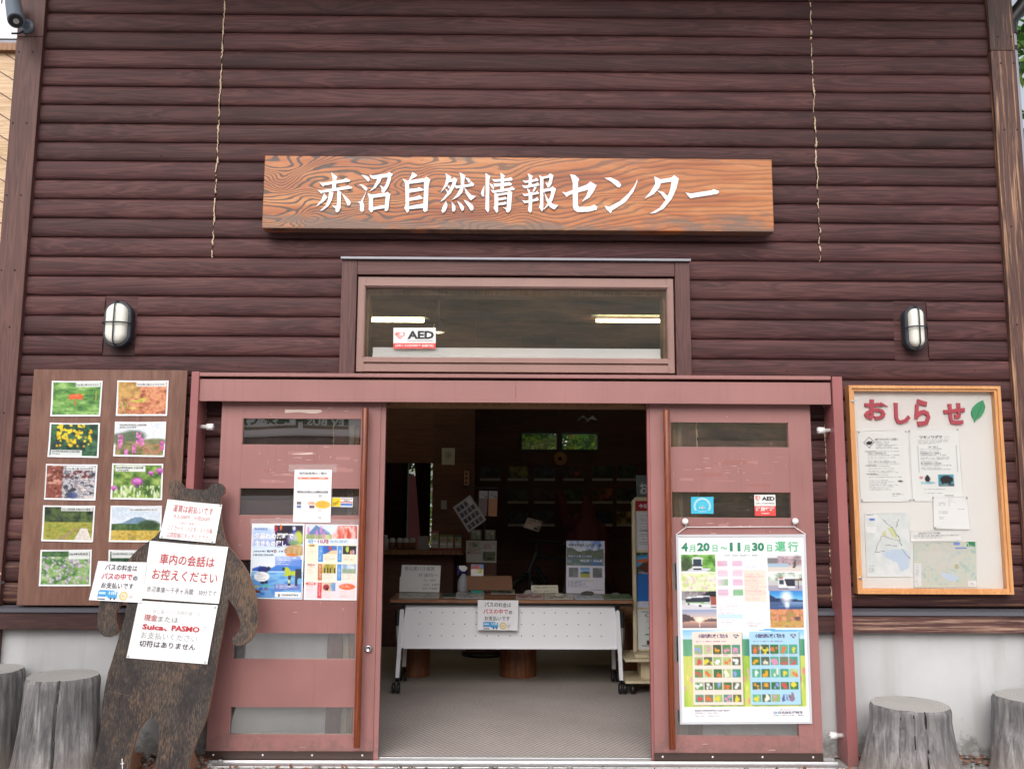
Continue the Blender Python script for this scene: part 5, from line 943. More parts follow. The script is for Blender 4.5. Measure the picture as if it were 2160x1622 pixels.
letters(s_, [('防犯カメラ', .47, .07, .95, .24, (120, 90, 20), .03), ('作動中', .57, .27, .85, .42, (120, 90, 20), .03), ('SECURITY CAMERA', .49, .48, .93, .55, (245, 225, 225), .02)])
qr = crop(1340, 780, 4.696)
c = Cv(30, 24, (62, 190, 222)); c.ell(.5, .55, .37, .48, (205, 228, 240), .9, .08, (0, 0, 1, .78)); c.ell(.5, .55, .29, .37, (62, 190, 222), 1, .08, (0, 0, 1, .78)); 
for x in (.43, .56): c.ell(x, .64, .062, .08, (240, 240, 240)); c.ell(x, .64, .045, .06, (90, 90, 105)); c.ell(x, .64, .028, .036, (225, 225, 230))
c.lines(.3, .34, .7, .52, 3, (190, 225, 240), 2, .6, 1.2)
s_ = sheet('review_sticker', 'square sky blue sticker with two round eyes on the right door glass', 'sticker', [qr(*p) for p in ((553,1258),(775,1258),(775,1424),(553,1424))], onY(YD+.0145), c, thick=.0005)
letters(s_, [('tripadvisor', .32, .83, .72, .92, (225, 238, 245), .015)])
def aed(label, cs, Y, wide, lines_):
    c = Cv(40 if wide else 28, 22 if wide else 28, (240, 240, 240)); f = .72 if wide else .53
    c.rect(0, f, 1, 1, (228, 78, 76)); c.rect(0, f-.02, 1, f, (250, 235, 235))
    hx, hy, hr = (.165, .36, .085) if wide else (.17, .20, .085)
    for k, cc in ((1., (220, 60, 55)), (.78, (238, 140, 130))):
        c.ell(hx-hr*.55*k, hy-hr*.5, hr*.72*k, hr*1.15*k, cc); c.ell(hx+hr*.6*k, hy-hr*.5, hr*.72*k, hr*1.15*k, cc if k == 1 else (245, 235, 235)); c.poly([(hx-hr*1.15*k, hy), (hx+hr*1.2*k, hy), (hx, hy+hr*2.4*k*(1 if wide else .75))], cc if k == 1 else (240, 190, 185))
    s_ = sheet('aed_sticker', label, 'sticker', cs, onY(Y), c, 'AED stickers on the glass', thick=.0005); letters(s_, lines_)
aed('wide white and red AED sticker on the transom window', [c5(*p) for p in ((405,463),(646,463),(645,582),(404,582))], -.002, 1, [('AED', .33, .15, .96, .54, (38, 38, 44), .045), ('Automated External Defibrillator', .33, .59, .95, .66, (130, 130, 134), .01), ('[自動体外式除細動器 設置施設]', .05, .80, .95, .93, (252, 225, 222), .03)])
aed('square white and red AED sticker on the right door glass', [qr(*p) for p in ((1178,1236),(1388,1236),(1393,1446),(1185,1446))], YD+.0145, 0, [('AED', .35, .09, .96, .28, (38, 38, 44), .045), ('自動体外式除細動器', .06, .37, .94, .45, (170, 165, 160), .02), ('設置施設', .05, .58, .95, .78, (252, 232, 230), .05), ('▼設置場所', .30, .85, .70, .92, (252, 225, 222), .02)])
# framed bus timetable poster on two knobs
YB2 = YD-.012; qa = crop(1400, 1080, 6.009); qb = crop(1400, 1310, 5.2)
C4 = [qa(155, 285), qa(1798, 280), qb(1630, 1122), qb(180, 1130)]
bp = thing('bus_poster', 'tall silver-framed bus timetable poster with flower charts hanging on the right sliding door', 'poster', P(1570, 1530, YB2))
p4 = [Vector(P(*q, YB2)) for q in C4]
def inset(p4, m):
    out = []
    for i in range(4): a = p4[i]; e1 = (p4[(i+1) % 4]-a).normalized(); e0 = (p4[i-1]-a).normalized(); out.append(a+e1*m+e0*m)
    return out
p4i = inset(p4, .013)
b = MB()
for i in range(4): j = (i+1) % 4; b.prism([p4[i], p4[j], p4i[j], p4i[i]], (0, .010, 0))
b.build('frame', nmat('silver_white_frame', (.66, .67, .72, 1), .3, .2), bp, .001)
c = Cv(136, 200, (249, 249, 251)); X0, X1 = .02, .29; 
def pic(k, seed):
    d = Cv(54, 30, (200, 200, 200))
    if k == 'bus1': d.noise(0, 0, 1, 1, [(60, 110, 40), (110, 170, 70), (150, 200, 110)], 6, 5, seed); d.ell(.15, .6, .18, .45, (60, 70, 55), .8, .5); d.poly([(.02, 1), (.3, .8), (.9, .75), (.75, 1)], (215, 215, 225)); d.ell(.48, .25, .17, .1, (225, 230, 230)); d.rect(.33, .26, .62, .82, (225, 228, 232)); d.rect(.35, .28, .60, .56, (50, 65, 80)); d.rect(.34, .58, .61, .64, (60, 60, 70)); d.rect(.36, .8, .6, .87, (60, 60, 70))
    if k == 'pinkfield': d.noise(0, 0, 1, 1, [(200, 220, 130), (225, 235, 190), (235, 235, 215)], 6, 5, seed); d.specks(.1, .2, 1, .95, 60, .03, [(235, 205, 225), (225, 180, 210), (245, 235, 240)], seed)
    if k == 'bus2': d.noise(0, 0, 1, .5, [(120, 110, 115), (170, 165, 170)], 14, 2, seed); d.poly([(.62, .2), (.8, .02), (1, .0), (1, .3), (.7, .3)], (40, 40, 45)); d.rect(.84, .3, 1, .85, (165, 85, 75)); d.rect(0, .72, 1, 1, (215, 212, 220)); d.poly([(.12, .36), (.45, .28), (.82, .26), (.82, .86), (.12, .74)], (228, 230, 238)); d.poly([(.12, .40), (.82, .33), (.82, .62), (.12, .60)], (50, 55, 72)); d.poly([(.12, .62), (.82, .66), (.82, .70), (.12, .66)], (150, 190, 130)); d.ell(.2, .72, .03, .06, (40, 40, 45)); d.ell(.52, .80, .035, .08, (40, 40, 45)); d.rect(.84, .86, 1, .95, (60, 58, 70))
    if k == 'sunset': d.grad(0, 0, 1, .58, (150, 165, 205), (245, 210, 180)); d.grad(0, .58, 1, 1, (225, 175, 150), (120, 100, 110)); d.poly([(0, .25), (.2, .3), (.4, .58), (0, .66)], (95, 80, 85)); d.poly([(.55, .58), (.85, .48), (1, .5), (1, .64), (.55, .62)], (105, 90, 95)); d.ell(.5, .56, .10, .12, (255, 245, 225), .95, .9); d.rect(.48, .62, .52, .95, (255, 235, 205), .85)
    if k == 'tree': d.grad(0, 0, 1, .3, (230, 232, 238), (225, 225, 230)); d.poly([(0, .2), (.4, .25), (1, .3), (1, .6), (0, .6)], (130, 125, 130)); d.noise(.3, .1, 1, .6, [(170, 140, 150), (215, 185, 195), (140, 120, 125)], 8, 5, seed, 3, .8); d.rect(0, .55, .6, .75, (170, 195, 215)); d.rect(0, .72, 1, 1, (222, 212, 205)); d.poly([(.78, .3), (.84, .3), (.82, .75), (.74, .78)], (95, 80, 80)); d.ell(.86, .3, .10, .25, (130, 115, 115), .5, .9)
    if k == 'bus3': d.noise(0, 0, 1, .5, [(150, 165, 150), (215, 225, 215), (235, 238, 238)], 6, 4, seed); d.rect(0, .7, 1, 1, (170, 165, 185)); d.poly([(.3, .3), (.75, .24), (.8, .5), (.78, .85), (.3, .9)], (232, 234, 240)); d.poly([(.48, .34), (.78, .36), (.78, .72), (.55, .82)], (55, 55, 72)); d.rect(.31, .40, .47, .62, (60, 70, 85)); d.rect(.31, .28, .44, .35, (190, 110, 90)); d.poly([(.75, .35), (1, .3), (1, .48), (.8, .5)], (120, 100, 95)); d.rect(.85, .45, .88, .95, (90, 80, 85)); d.rect(.3, .88, .6, .95, (60, 55, 75))
    if k == 'bluesun': d.grad(0, 0, 1, .55, (40, 130, 215), (140, 205, 240)); d.grad(0, .55, 1, 1, (150, 180, 215), (50, 80, 135)); d.poly([(0, .2), (.2, .42), (.45, .45), (.52, .36), (.6, .46), (1, .5), (1, .58), (0, .56)], (45, 60, 100)); d.ell(.51, .33, .16, .28, (250, 252, 255), .95, 1.); d.ell(.52, .78, .07, .18, (240, 245, 252), .9, .9); d.poly([(0, .6), (.3, .6), (.45, .75), (0, .9)], (60, 80, 125), .7)
    if k == 'autumn': d.noise(0, 0, 1, .6, [(215, 140, 95), (235, 170, 130), (195, 120, 90), (170, 150, 90)], 8, 5, seed, 4, 1, 2.6); d.noise(0, .58, 1, 1, [(200, 130, 90), (190, 170, 90), (225, 165, 110), (160, 140, 90)], 5, 10, seed+1, 4, 1, 2.4); d.ell(.82, .5, .09, .12, (90, 75, 75), .8, .6); d.rect(0, .57, 1, .6, (140, 80, 60), .6)
    return d
for i, k in enumerate(('bus1', 'pinkfield', 'bus2', 'sunset')): c.paste(pic(k, 30+i), X0+.0015*i, .098+.1195*i, X0+.272+.0015*i, .098+.1195*i+.1165)
for i, k in enumerate(('tree', 'bus3', 'bluesun', 'autumn')): c.paste(pic(k, 40+i), .708+.0015*i, .098+.1195*i, .978, .098+.1195*i+.1165)
c.rect(.30, .098, .70, .575, (246, 245, 250))
for j in range(4):
    for i in range(2):
        x, y = .308+i*.118, .14+j*.061; c.noise(x, y, x+.085, y+.04, [(230, 205, 222), (120, 195, 130), (110, 190, 125), (226, 190, 215)] if (i+j) % 3 else [(226, 190, 215), (225, 160, 190), (215, 195, 215)], 3, 3, i*7+j, 2, .9, 3); c.lines(x, y, x+.085, y+.04, 6, (215, 150, 180), i+j, .35, 1.2)
c.rect(.515, .20, .69, .41, (250, 226, 214)); c.rect(.525, .203, .685, .212, (215, 90, 90), .8); c.lines(.52, .145, .69, .195, 6, (180, 200, 225), 3, .5, 1.1); c.lines(.52, .225, .69, .40, 18, (215, 165, 160), 3, .6, 1.1, .5); c.lines(.308, .35, .495, .49, 17, (220, 190, 200), 5, .55, 1.1, .5); c.rect(.305, .485, .50, .515, (205, 230, 245)); c.lines(.31, .52, .47, .57, 5, (170, 170, 185), 6, .5); c.lines(.52, .42, .69, .51, 9, (195, 220, 205), 7, .5, 1.1, .5); c.lines(.52, .53, .68, .57, 3, (150, 150, 160), 8, .6)
c.grad(.02, .585, .98, .63, (120, 195, 240), (205, 232, 248)); c.ell(.5, .60, .28, .02, (245, 248, 250), .9, .8); c.poly([(.6, .585), (.72, .58), (.95, .6), (.8, .606)], (95, 180, 235)); c.noise(.02, .63, .98, .70, [(40, 120, 100), (80, 150, 120), (120, 180, 140)], 12, 3, 4); c.noise(.02, .69, .98, .885, [(150, 190, 70), (195, 215, 100), (215, 215, 120)], 14, 8, 6, 3); c.specks(.02, .72, .98, .88, 60, .008, [(230, 140, 140), (225, 165, 190), (240, 225, 120)], 5, 2)
for bx, bc in ((.095, (246, 226, 216)), (.545, (176, 218, 244))):
    c.rect(bx+.004, .607, bx+.398, .875, (90, 110, 90), .5); c.rect(bx, .602, bx+.39, .868, bc); c.lines(bx+.03, .628, bx+.36, .645, 2, (120, 90, 120), 4, .7, 1.2, .5); c.ell(bx+.345, .616, .022, .007, (75, 65, 90)); c.ell(bx+.345, .616, .012, .0035, (240, 240, 240))
    rg = random.Random(int(bx*100)); FC = [(245, 245, 245), (225, 150, 185), (235, 215, 70), (240, 170, 50), (215, 90, 90), (150, 165, 225), (246, 240, 220), (230, 120, 70)]
    for j in range(5):
        for i in range(5):
            if bx > .5 and j == 4 and i > 2: continue
            x, y = bx+.016+i*.0735, .652+j*.0445; c.noise(x, y, x+.062, y+.031, rg.choice([[(60, 115, 70), (105, 160, 100)], [(62, 78, 60), (120, 135, 105)], [(60, 145, 125), (105, 180, 150)], [(140, 175, 110), (190, 210, 150)]]), 3, 3, i*5+j); f = rg.choice(FC)
            for _ in range(rg.randint(3, 7)): c.ell(x+.031+rg.gauss(0, .010), y+.0155+rg.gauss(0, .005), rg.uniform(.007, .013), rg.uniform(.004, .008), f, .95, .4, (x, y, x+.062, y+.031))
            c.lines(x+.008, y+.034, x+.055, y+.041, 2, (205, 160, 165), i+j, .5, 1.1)
c.ell(.865, .845, .022, .013, (150, 125, 140)); c.ell(.87, .832, .010, .008, (150, 125, 140)); c.specks(.79, .83, .86, .862, 14, .005, [(90, 95, 150)], 4, 2)
c.lines(.10, .902, .36, .95, 3, (150, 140, 165), 2, .75, 1.1, .45); c.lines(.62, .915, .69, .925, 1, (190, 205, 215), 3, .8, 1.2); c.ell(.735, .9225, .012, .008, (90, 190, 225)); c.ell(.722, .9225, .010, .008, (225, 175, 195))
KO, KN = [0, .095, .578, .602, .868, .885, .96, 1], [0, .095, .504, .521, .909, .921, .985, 1]
c.a = c.a[np.clip((np.interp((np.arange(c.h)+.5)/c.h, KN, KO)*c.h).astype(int), 0, c.h-1)]
A4 = [tuple(p+Vector((0, .004, 0))) for p in p4i]
s_ = sheet('printed_sheet', None, None, [(0, 0), (1, 0), (2, 0), (3, 0)], lambda u, v: A4[u], c, parent=bp)
T1, T2 = (45, 140, 105), (105, 200, 150); PU = (95, 75, 120)
letters(s_, [(q_[0], q_[1], float(np.interp(q_[2], KO, KN)), q_[3], float(np.interp(q_[4], KO, KN)), *q_[5:]) for q_ in [('4', .025, .032, .075, .080, T1, .045), ('月', .085, .045, .135, .084, T2, .02), ('20', .150, .032, .250, .080, T1, .045), ('日', .272, .045, .312, .082, T2, .02), ('～', .335, .055, .390, .070, T2, .03), ('11', .410, .032, .495, .080, T1, .045), ('月', .520, .045, .568, .084, T2, .02), ('30', .588, .032, .685, .080, T1, .045), ('日', .708, .045, .748, .082, T2, .02), ('運', .770, .026, .858, .082, T2, .02), ('行', .873, .026, .958, .083, T2, .02),
 ('2024年　奥日光　低公害バス　時刻表', .365, .100, .63, .109, (130, 130, 150), .01), ('小田代原に咲く花たち', .14, .609, .375, .624, PU, .035), ('小田代原に咲く花たち', .59, .609, .825, .624, PU, .035),
 ('お問い合わせはこちら', .765, .901, .88, .909, (150, 150, 160), .01), ('日光自然博物館', .755, .914, .945, .930, (95, 85, 125), .02), ('奥日光の小田代原に咲く花たち 前編・後編を', .10, .903, .365, .914, (130, 120, 145), .01), ('お問い合わせ先　電話', .715, .936, .955, .943, (130, 120, 145), .01)]])
kn = [Vector(P(*qa(268, 118), YD-.012)), Vector(P(*qa(1662, 114), YD-.012))]
for k in kn:
    b = MB(); b.lathe((k.x, YD, k.z), [(.006, 0), (.006, .008), (.015, .012), (.0185, .02), (.017, .028), (.010, .033), (0, .034)], 20, axis='y'); tag(b.build('hook_knob', M['white']), 'white round hook of the bus poster ' + ('nearer the door opening' if k is kn[0] else 'nearer the outer door edge'), 'hook', 'hooks above the bus poster')
b = MB(); k0, k1 = kn; t_ = .0026; dn = Vector((0, 0, -.018))
kk0 = Vector(P(*qa(285, 190), YD-.010)); kk1 = Vector(P(*qa(1655, 185), YD-.010)); mid = (kk0+kk1)/2+Vector((0, 0, .0))
b.tube([p4[0]+Vector((0, -.001, 0)), kk0, k0+Vector((-.004, 0, -.01)), k0+Vector((.008, 0, -.012)), kk0+Vector((.003, 0, 0)), mid, kk1-Vector((.003, 0, 0)), k1+Vector((-.008, 0, -.012)), k1+Vector((.006, 0, -.01)), kk1, p4[1]+Vector((0, -.001, 0))], t_, 6)
b.build('string', M['rope'], bp)

# ------------------------------------------------------------------ folding table in the doorway and what stands on it
YT = 1.60; q7 = crop(780, 1180, 3.484)
zt = (P(900, 1263, YT)[2]+P(1250, 1267, YT)[2])/2; tx0, tx1 = P(821, 1262, YT)[0], P(1337, 1268, YT)[0]
zu = G(1100, 1232, zt)
TB = thing('folding_table', 'brown-topped folding table on castors with a silver perforated front panel', 'table', ((tx0+tx1)/2, YT+.25, .012))
b = MB(); yb = YT+.50
b.prism([(tx0+.01, YT, zt-.001), (tx0, YT+.012, zt-.001), (tx0, yb, zt-.001), (tx1, yb, zt-.001), (tx1, YT+.012, zt-.001), (tx1-.01, YT, zt-.001)], (0, 0, -.022)); b.build('table_top', M['table_wood'], TB, .003)
b = MB(); b.box(tx0+.01, tx1-.01, YT+.03, yb-.02, zt-.045, zt-.024); b.build('under_frame', M['black'], TB)
YM = YT+.06; mx0, mx1, mz0, mz1 = R(*q7(255, 320), *q7(1815, 655), YM)
mz1 = zt-.03
b = MB(); b.box(mx0, mx1, YM, YM+.012, mz0, mz1); b.box(mx0, mx1, YM-.006, YM+.012, mz0-.004, mz0+.008); b.build('front_panel', M['alu_white'], TB)
for s_x in (0, 1):
    xx = mx0-.018 if s_x == 0 else mx1+.002
    b = MB(); b.box(xx, xx+.016, YM-.004, YM+.014, mz0, mz1-.05); b.build('panel_rail', M['alu_white'], TB)
b = MB()
for r_ in range(3):
    za = P(*q7(1000, (390, 475, 560)[r_]), YM)[2]; xa_, xb_ = P(*q7((369, 365, 361)[r_], 400), YM)[0], P(*q7((1696, 1698, 1700)[r_], 400), YM)[0]
    for i in range(17): x = xa_+(xb_-xa_)*i/16; b.cyl((x, YM-.0012, za), (x, YM+.002, za), .0042, 8)
b.build('panel_holes', M['black'], TB)
for s_x, top, bot, wh in ((-1, (238, 365), (203, 865), (187, 962)), (1, (1820, 380), (1848, 885), (1862, 990))):
    xt, xbm = P(*q7(*top), YT+.05)[0], P(*q7(*bot), YT+.06)[0]; zt_, zb_ = P(*q7(*top), YT+.05)[2], P(*q7(*bot), YT+.06)[2]
    b = MB(); w = .014
    b.prism([(xt-w, YT+.03, zt_), (xt+w, YT+.03, zt_), (xbm+w, YT+.045, zb_), (xbm-w, YT+.045, zb_)][::-1], (0, .035, 0)); b.build('leg', M['alu_white'], TB, .002)
    b = MB(); b.prism([(xt-w, YT+.40, zt_), (xt+w, YT+.40, zt_), (xbm+w, YT+.50, zb_), (xbm-w, YT+.50, zb_)][::-1], (0, .035, 0)); b.build('leg', M['alu_white'], TB, .002)
    b = MB(); ox = s_x*.034
    b.tube([(xt+ox, YT+.055, zt_-.004), (xt+ox*1.1, YT+.055, zt_-.12)], .017, 12); b.build('folding_grip', M['black'], TB)
    b = MB(); b.tube([(xt+ox*1.1, YT+.055, zt_-.122), (xt+ox*1.05, YT+.057, zt_-.20), (xt+ox*.75, YT+.06, zt_-.27), (xt+ox*.2, YT+.065, zt_-.36)], .014, 12); b.build('folding_arm', M['steel'], TB)
    b = MB(); b.prism([(xt-s_x*.005-.016, YT+.06, zt-.046), (xt-s_x*.005+.022, YT+.06, zt-.046), (xt-s_x*.005+.012, YT+.06, zt_-.06), (xt-s_x*.005-.004, YT+.06, zt_-.06)][::-1], (0, .05, 0)); b.build('bracket', M['black'], TB)
    for yy in (YT+.06, YT+.515):
        cz = .012+.040; b = MB(); b.tube([(xbm, yy, zb_+.002), (xbm, yy, zb_-.03), (xbm-s_x*-.004, yy, cz+.045)], [.016, .015, .013], 12); b.build('castor_stem', M['black'], TB)
        for o_ in (-.018, .018):
            b = MB(); b.lathe((xbm+s_x*.006, yy-.02, cz), [(0, o_-.012), (.032, o_-.012), (.040, o_-.006), (.040, o_+.006), (.032, o_+.012), (0, o_+.012)], 24, axis='x'); b.build('castor_wheel', M['black'], TB)
onT = onZ(zt)
qt, qu = crop(820, 1170, 7.714), crop(1090, 1120, 7.714)
# bus fare notice hung on the front of the table
note('white paper with a blue bus drawing hanging from the front edge of the table', [q7(*p) for p in ((794,296),(1093,299),(1085,519),(793,515))], 0, bus_text(), bus_notice(), 11, None, onY(YT-.006))
def stand(name, label, cat, corners, Y, cv=None, items=None, group=None, tilt=0):
    s_ = sheet(name, label, cat, corners, onY(Y), cv, group, thick=.002)
    if items: letters(s_, items)
    return s_
HW = (110, 112, 128)
yb1 = G(*qt(500, 605), zt)[1]
s_ = stand('handwritten_sign', 'white board with faint handwritten bus fares standing at the left end of the table', 'sign', [qt(*p) for p in ((215,162),(848,175),(823,610),(175,605))], yb1, None, [('低公害バス運賃', .08, .05, .84, .20, HW, -.004), ('片道均一', .45, .30, .95, .43, HW, -.004), ('大人：500円', .58, .51, .88, .59, HW, .0), ('小人：250円', .58, .67, .98, .76, HW, .0), ('ICカードもOK', .58, .81, .95, .90, HW, .0)])
sheet('blank_slip', 'blank white slip propped against the lower left of the handwritten fare sign', 'paper', [qt(*p) for p in ((182,358),(500,358),(495,600),(172,598))], onY(yb1-.006), None)
# spray bottle
x, y, z = G(*qt(1215, 588), zt); rb = 95/7.714*(y+DC)/F; hB = P(*qt(1215, 175), y)[2]-z
sb = thing('spray_bottle', 'translucent spray bottle with a white and blue trigger head on the table', 'bottle', (x, y, z))
b = MB(); k = hB/.127 if False else hB; b.lathe((x, y, z), [(0, 0), (rb*.96, .0), (rb, .005), (rb, .30*k), (rb*.92, .44*k), (rb*.62, .56*k), (rb*.36, .64*k), (rb*.32, .69*k), (0, .69*k)], 24); b.build('bottle_body', M['bottle'], sb)
b = MB(); b.lathe((x, y, z+.69*k-.002), [(0, 0), (rb*.38, 0), (rb*.38, .09*k), (rb*.3, .10*k), (0, .10*k)], 20); b.build('collar', M['blue_plastic'], sb)
b = MB(); b.prism([P(*qt(*p), y-.014) for p in ((1140, 178), (1240, 178), (1282, 215), (1255, 255), (1235, 268), (1190, 265), (1150, 225))], (0, .028, 0)); b.build('spray_head', M['white'], sb, .004)
b = MB(); b.prism([P(*qt(*p), y-.008) for p in ((1108, 185), (1140, 180), (1142, 225), (1165, 250), (1135, 310), (1115, 350), (1118, 300), (1130, 240))], (0, .016, 0)); b.build('trigger', M['blue_plastic'], sb)
# carton leaflet holder
c = Cv(28, 66, (240, 240, 244)); c.noise(0, 0, 1, .2, [(215, 60, 40), (235, 110, 60), (120, 170, 225), (215, 70, 50)], 5, 5, 2); c.poly([(.5, 0), (1, 0), (1, .14)], (110, 160, 230)); c.noise(0, .17, 1, .30, [(205, 205, 80), (245, 240, 230), (240, 240, 244)], 6, 4, 4); c.rect(.05, .40, .9, .5, (240, 240, 244)); c.lines(.1, .4, .92, .53, 4, (130, 130, 140), 3, .6, 1); c.rect(0, .66, 1, 1, (30, 150, 130)); c.lines(.1, .74, .92, .86, 3, (190, 230, 220), 4, .7, 1.1)
x0_, z0_ = P(*qt(1337, 632), G(*qt(1440, 632), zt)[1])[::2]; yb2 = G(*qt(1440, 632), zt)[1]; x1_ = P(*qt(1535, 632), yb2)[0]; zT = P(*qt(1440, 152), yb2)[2]
ct = thing('leaflet_carton', 'slim leaflet carton printed with red leaves above and green below, on the table', 'carton', ((x0_+x1_)/2, yb2+.03, zt))
b = MB(); b.box(x0_, x1_, yb2, yb2+.055, zt, zT-.004); b.build('carton_box', M['paper'], ct, .002)
s_ = sheet('printed_face', None, None, [qt(1337, 155), qt(1538, 155), qt(1533, 630), qt(1337, 630)], onY(yb2-.002), c, parent=ct)
# cardboard boxes behind
y = 2.02; x0_, x1_, z0_, z1_ = R(*qt(1270, 345), *qt(1615, 560), y); 
for (ua, ub, nm) in ((1270, 1612, 'left one of the two brown cardboard flaps standing behind the leaflet carton'), (1618, 2000, 'right one of the two brown cardboard flaps standing behind the leaflet carton')):
    b = MB(); p = [P(*qt(*q), 2.03) for q in ((ua, 347), (ub, 345), (ub+12, 570), (ua, 570))]; b.prism(p, (0, .05, 0)); tag(b.build('cardboard_box', M['cardboard'], None, .003), nm, 'box', 'cardboard boxes on the table')
# small tent card
stand('tent_card', 'small cream handwritten card standing among the stones on the table', 'card', [qu(*p) for p in ((232,880),(668,880),(678,1005),(240,1008))], G(*qu(450, 1008), zt)[1], Cv(20, 8, (226, 222, 204)), [('ご自由にお持ちください', .08, .14, .95, .44, (95, 92, 88), .0), ('無料パンフ', .08, .60, .42, .90, (95, 92, 88), .0), ('お持ち下さい', .46, .60, .96, .90, (95, 92, 88), .0)])
# A4 lake poster on the table
c = Cv(54, 72, (222, 222, 236)); c.grad(.02, .0, .98, .2, (120, 150, 210), (225, 228, 240)); c.noise(.02, .02, .98, .16, [(110, 140, 215), (225, 228, 238), (205, 212, 230)], 6, 4, 3, 3, .8); c.poly([(.02, .13), (.15, .14), (.32, .21), (.42, .20), (.62, .165), (.72, .19), (.97, .15), (.97, .47), (.02, .47)], (100, 112, 100)); c.noise(.02, .22, .98, .36, [(85, 98, 80), (125, 132, 115)], 6, 4, 5, 3, .7); c.noise(.02, .34, .98, .475, [(90, 120, 190), (110, 130, 110), (165, 180, 225)], 4, 6, 6, 3, .9)
for x_, k in ((.07, 0), (.37, 1), (.68, 2)): c.noise(x_, .515, x_+.25, .695, [(110, 112, 118), (140, 142, 146)], 7, 5, k)
c.grad(.37, .515, .62, .60, (90, 150, 225), (205, 225, 245)); c.poly([(.37, .6), (.5, .575), (.62, .59), (.62, .64), (.37, .64)], (80, 105, 115)); c.rect(.37, .63, .62, .695, (185, 180, 70)); c.lines(.06, .75, .66, .89, 5, (110, 110, 140), 2, .7, 1, .45); c.rect(.54, .755, .7, .77, (215, 205, 90), .7); c.lines(.06, .925, .5, .94, 1, (110, 110, 140), 3, .7, 1.1, .6)
s_ = stand('hike_poster', 'mountain lake poster with three small pictures standing at the table\'s right end', 'poster', [qu(*p) for p in ((808,152),(1430,162),(1432,1020),(803,1010))], G(*qu(1100, 1018), zt)[1], c, [('令和6年8月12日(月・振)', .05, .055, .94, .12, (42, 48, 62), .02), ('目指すは雲上の楽園', .05, .275, .66, .315, (190, 205, 245), .02), ('切込湖・刈込湖', .36, .355, .94, .405, (225, 232, 250), .03), ('日光自然博物館', .66, .92, .94, .94, (110, 110, 130), .01)])
# stones and leaflets
for i, (u, v, rx, col, lab) in enumerate(((185, 1030, 72, (.30, .27, .26), 'round pale stone weighing down a leaflet near the small card'), (690, 1050, 82, (.42, .37, .32), 'flat cream stone on a leaflet to the right of the small card'), (1155, 1030, 100, (.10, .09, .075), 'flat dark stone in front of the lake poster'), (1610, 1035, 75, (.12, .13, .125), 'grey green stone at the right end of the table'))):
    x, y, z = G(*qu(u, v+18), zt); r = rx/7.714*(y+DC)/F; b = MB(); hz = r*(.62 if i == 0 else .36); b.blob((x, y, z+hz*.8+.002), r, r*.75, hz, .25, i+3, 0, 20, col); tag(b.build('stone', M['stone']), lab, 'stone', 'stones on the leaflets')
x, y, z = G(*qt(1462, 625), zt); b = MB(); b.blob((x, y-.01, z+.018), .026, .02, .017, .25, 9, 0, 18, (.36, .25, .19)); tag(b.build('stone', M['stone']), 'brown stone leaning on the foot of the leaflet carton', 'stone', 'stones on the leaflets')
LF = [(((175, 620), (825, 620), (820, 698), (165, 698)), (205, 205, 205), qt, 'clear plastic sheet over pale print lying in front of the handwritten sign'), (((870, 622), (1100, 625), (1085, 690), (880, 690)), (60, 80, 78), qt, 'dark green leaflet lying left of the spray bottle'), (((1110, 600), (1560, 615), (1545, 708), (1085, 705)), (200, 200, 206), qt, 'white picture leaflet lying at the foot of the leaflet carton'), (((1665, 560), (2045, 562), (2055, 635), (1670, 632)), (188, 182, 180), qt, 'raised picture booklet lying near the middle of the table'), (((-10, 1020), (430, 1022), (435, 1105), (-20, 1098)), (215, 205, 205), qu, 'white leaflet with red pictures under the round stone'), (((455, 1018), (905, 1022), (920, 1108), (450, 1108)), (208, 208, 196), qu, 'pale leaflet with green pictures under the cream stone'), (((905, 1030), (1355, 1030), (1420, 1112), (960, 1112)), (200, 205, 222), qu, 'pale blue leaflet under the dark stone'), (((1385, 1030), (1820, 1020), (1900, 1108), (1440, 1112)), (120, 150, 110), qu, 'green leaflet at the right end of the table')]
for i, (cs, col, q, lab) in enumerate(LF):
    cv = Cv(30, 12, col); cv.noise(.08, .15, .92, .85, [tuple(int(x*.55) for x in col), col, (205, 190, 180) if i in (2, 3, 5) else tuple(int(x*.8) for x in col)] if i != 4 else [(150, 60, 60), (215, 205, 205)], 7, 3, i+2, 3, .75)
    s_ = sheet('leaflet', lab, 'leaflet', [q(*p) for p in cs], onZ(zt+.003+.0006*i), cv, 'leaflets laid out on the table', thick=.0015)

# ------------------------------------------------------------------ things in the room
# log benches
for i, (u0, u1, vb, Yb, lab) in enumerate(((848, 906, 1432, 2.35, 'short round log standing behind the left leg of the table'), (1054, 1131, 1432, 2.36, 'thick split log standing behind the middle of the table'), (1288, 1350, 1422, 2.5, 'dark log standing behind the right leg of the table'))):
    x0, x1 = P(u0, vb, Yb)[0], P(u1, vb, Yb)[0]; r = (x1-x0)/2; b = MB(); vs = []; n = 40
    for j in range(9):
        for k_ in range(n):
            a = 2*math.pi*k_/n; kk = 1+.03*mnoise.noise(Vector((math.cos(a)*2, math.sin(a)*2+i*5, j*.2)))-(.06 if i == 1 and abs(a-4.60) < .09 else 0); vs.append(((x0+x1)/2+r*kk*math.cos(a), Yb+r*kk*math.sin(a), .012+.42*j/8))
    b.add(vs, [(j*n+k_, j*n+(k_+1) % n, (j+1)*n+(k_+1) % n, (j+1)*n+k_) for j in range(8) for k_ in range(n)], 0, True, (.2*i, .5, .4)); b.add(vs[-n:], [tuple(range(n))], 0, False, (.2*i, .8, .4)); tag(b.build('log_stool', M['bench_log']), lab, 'log stool', 'log stools behind the table')
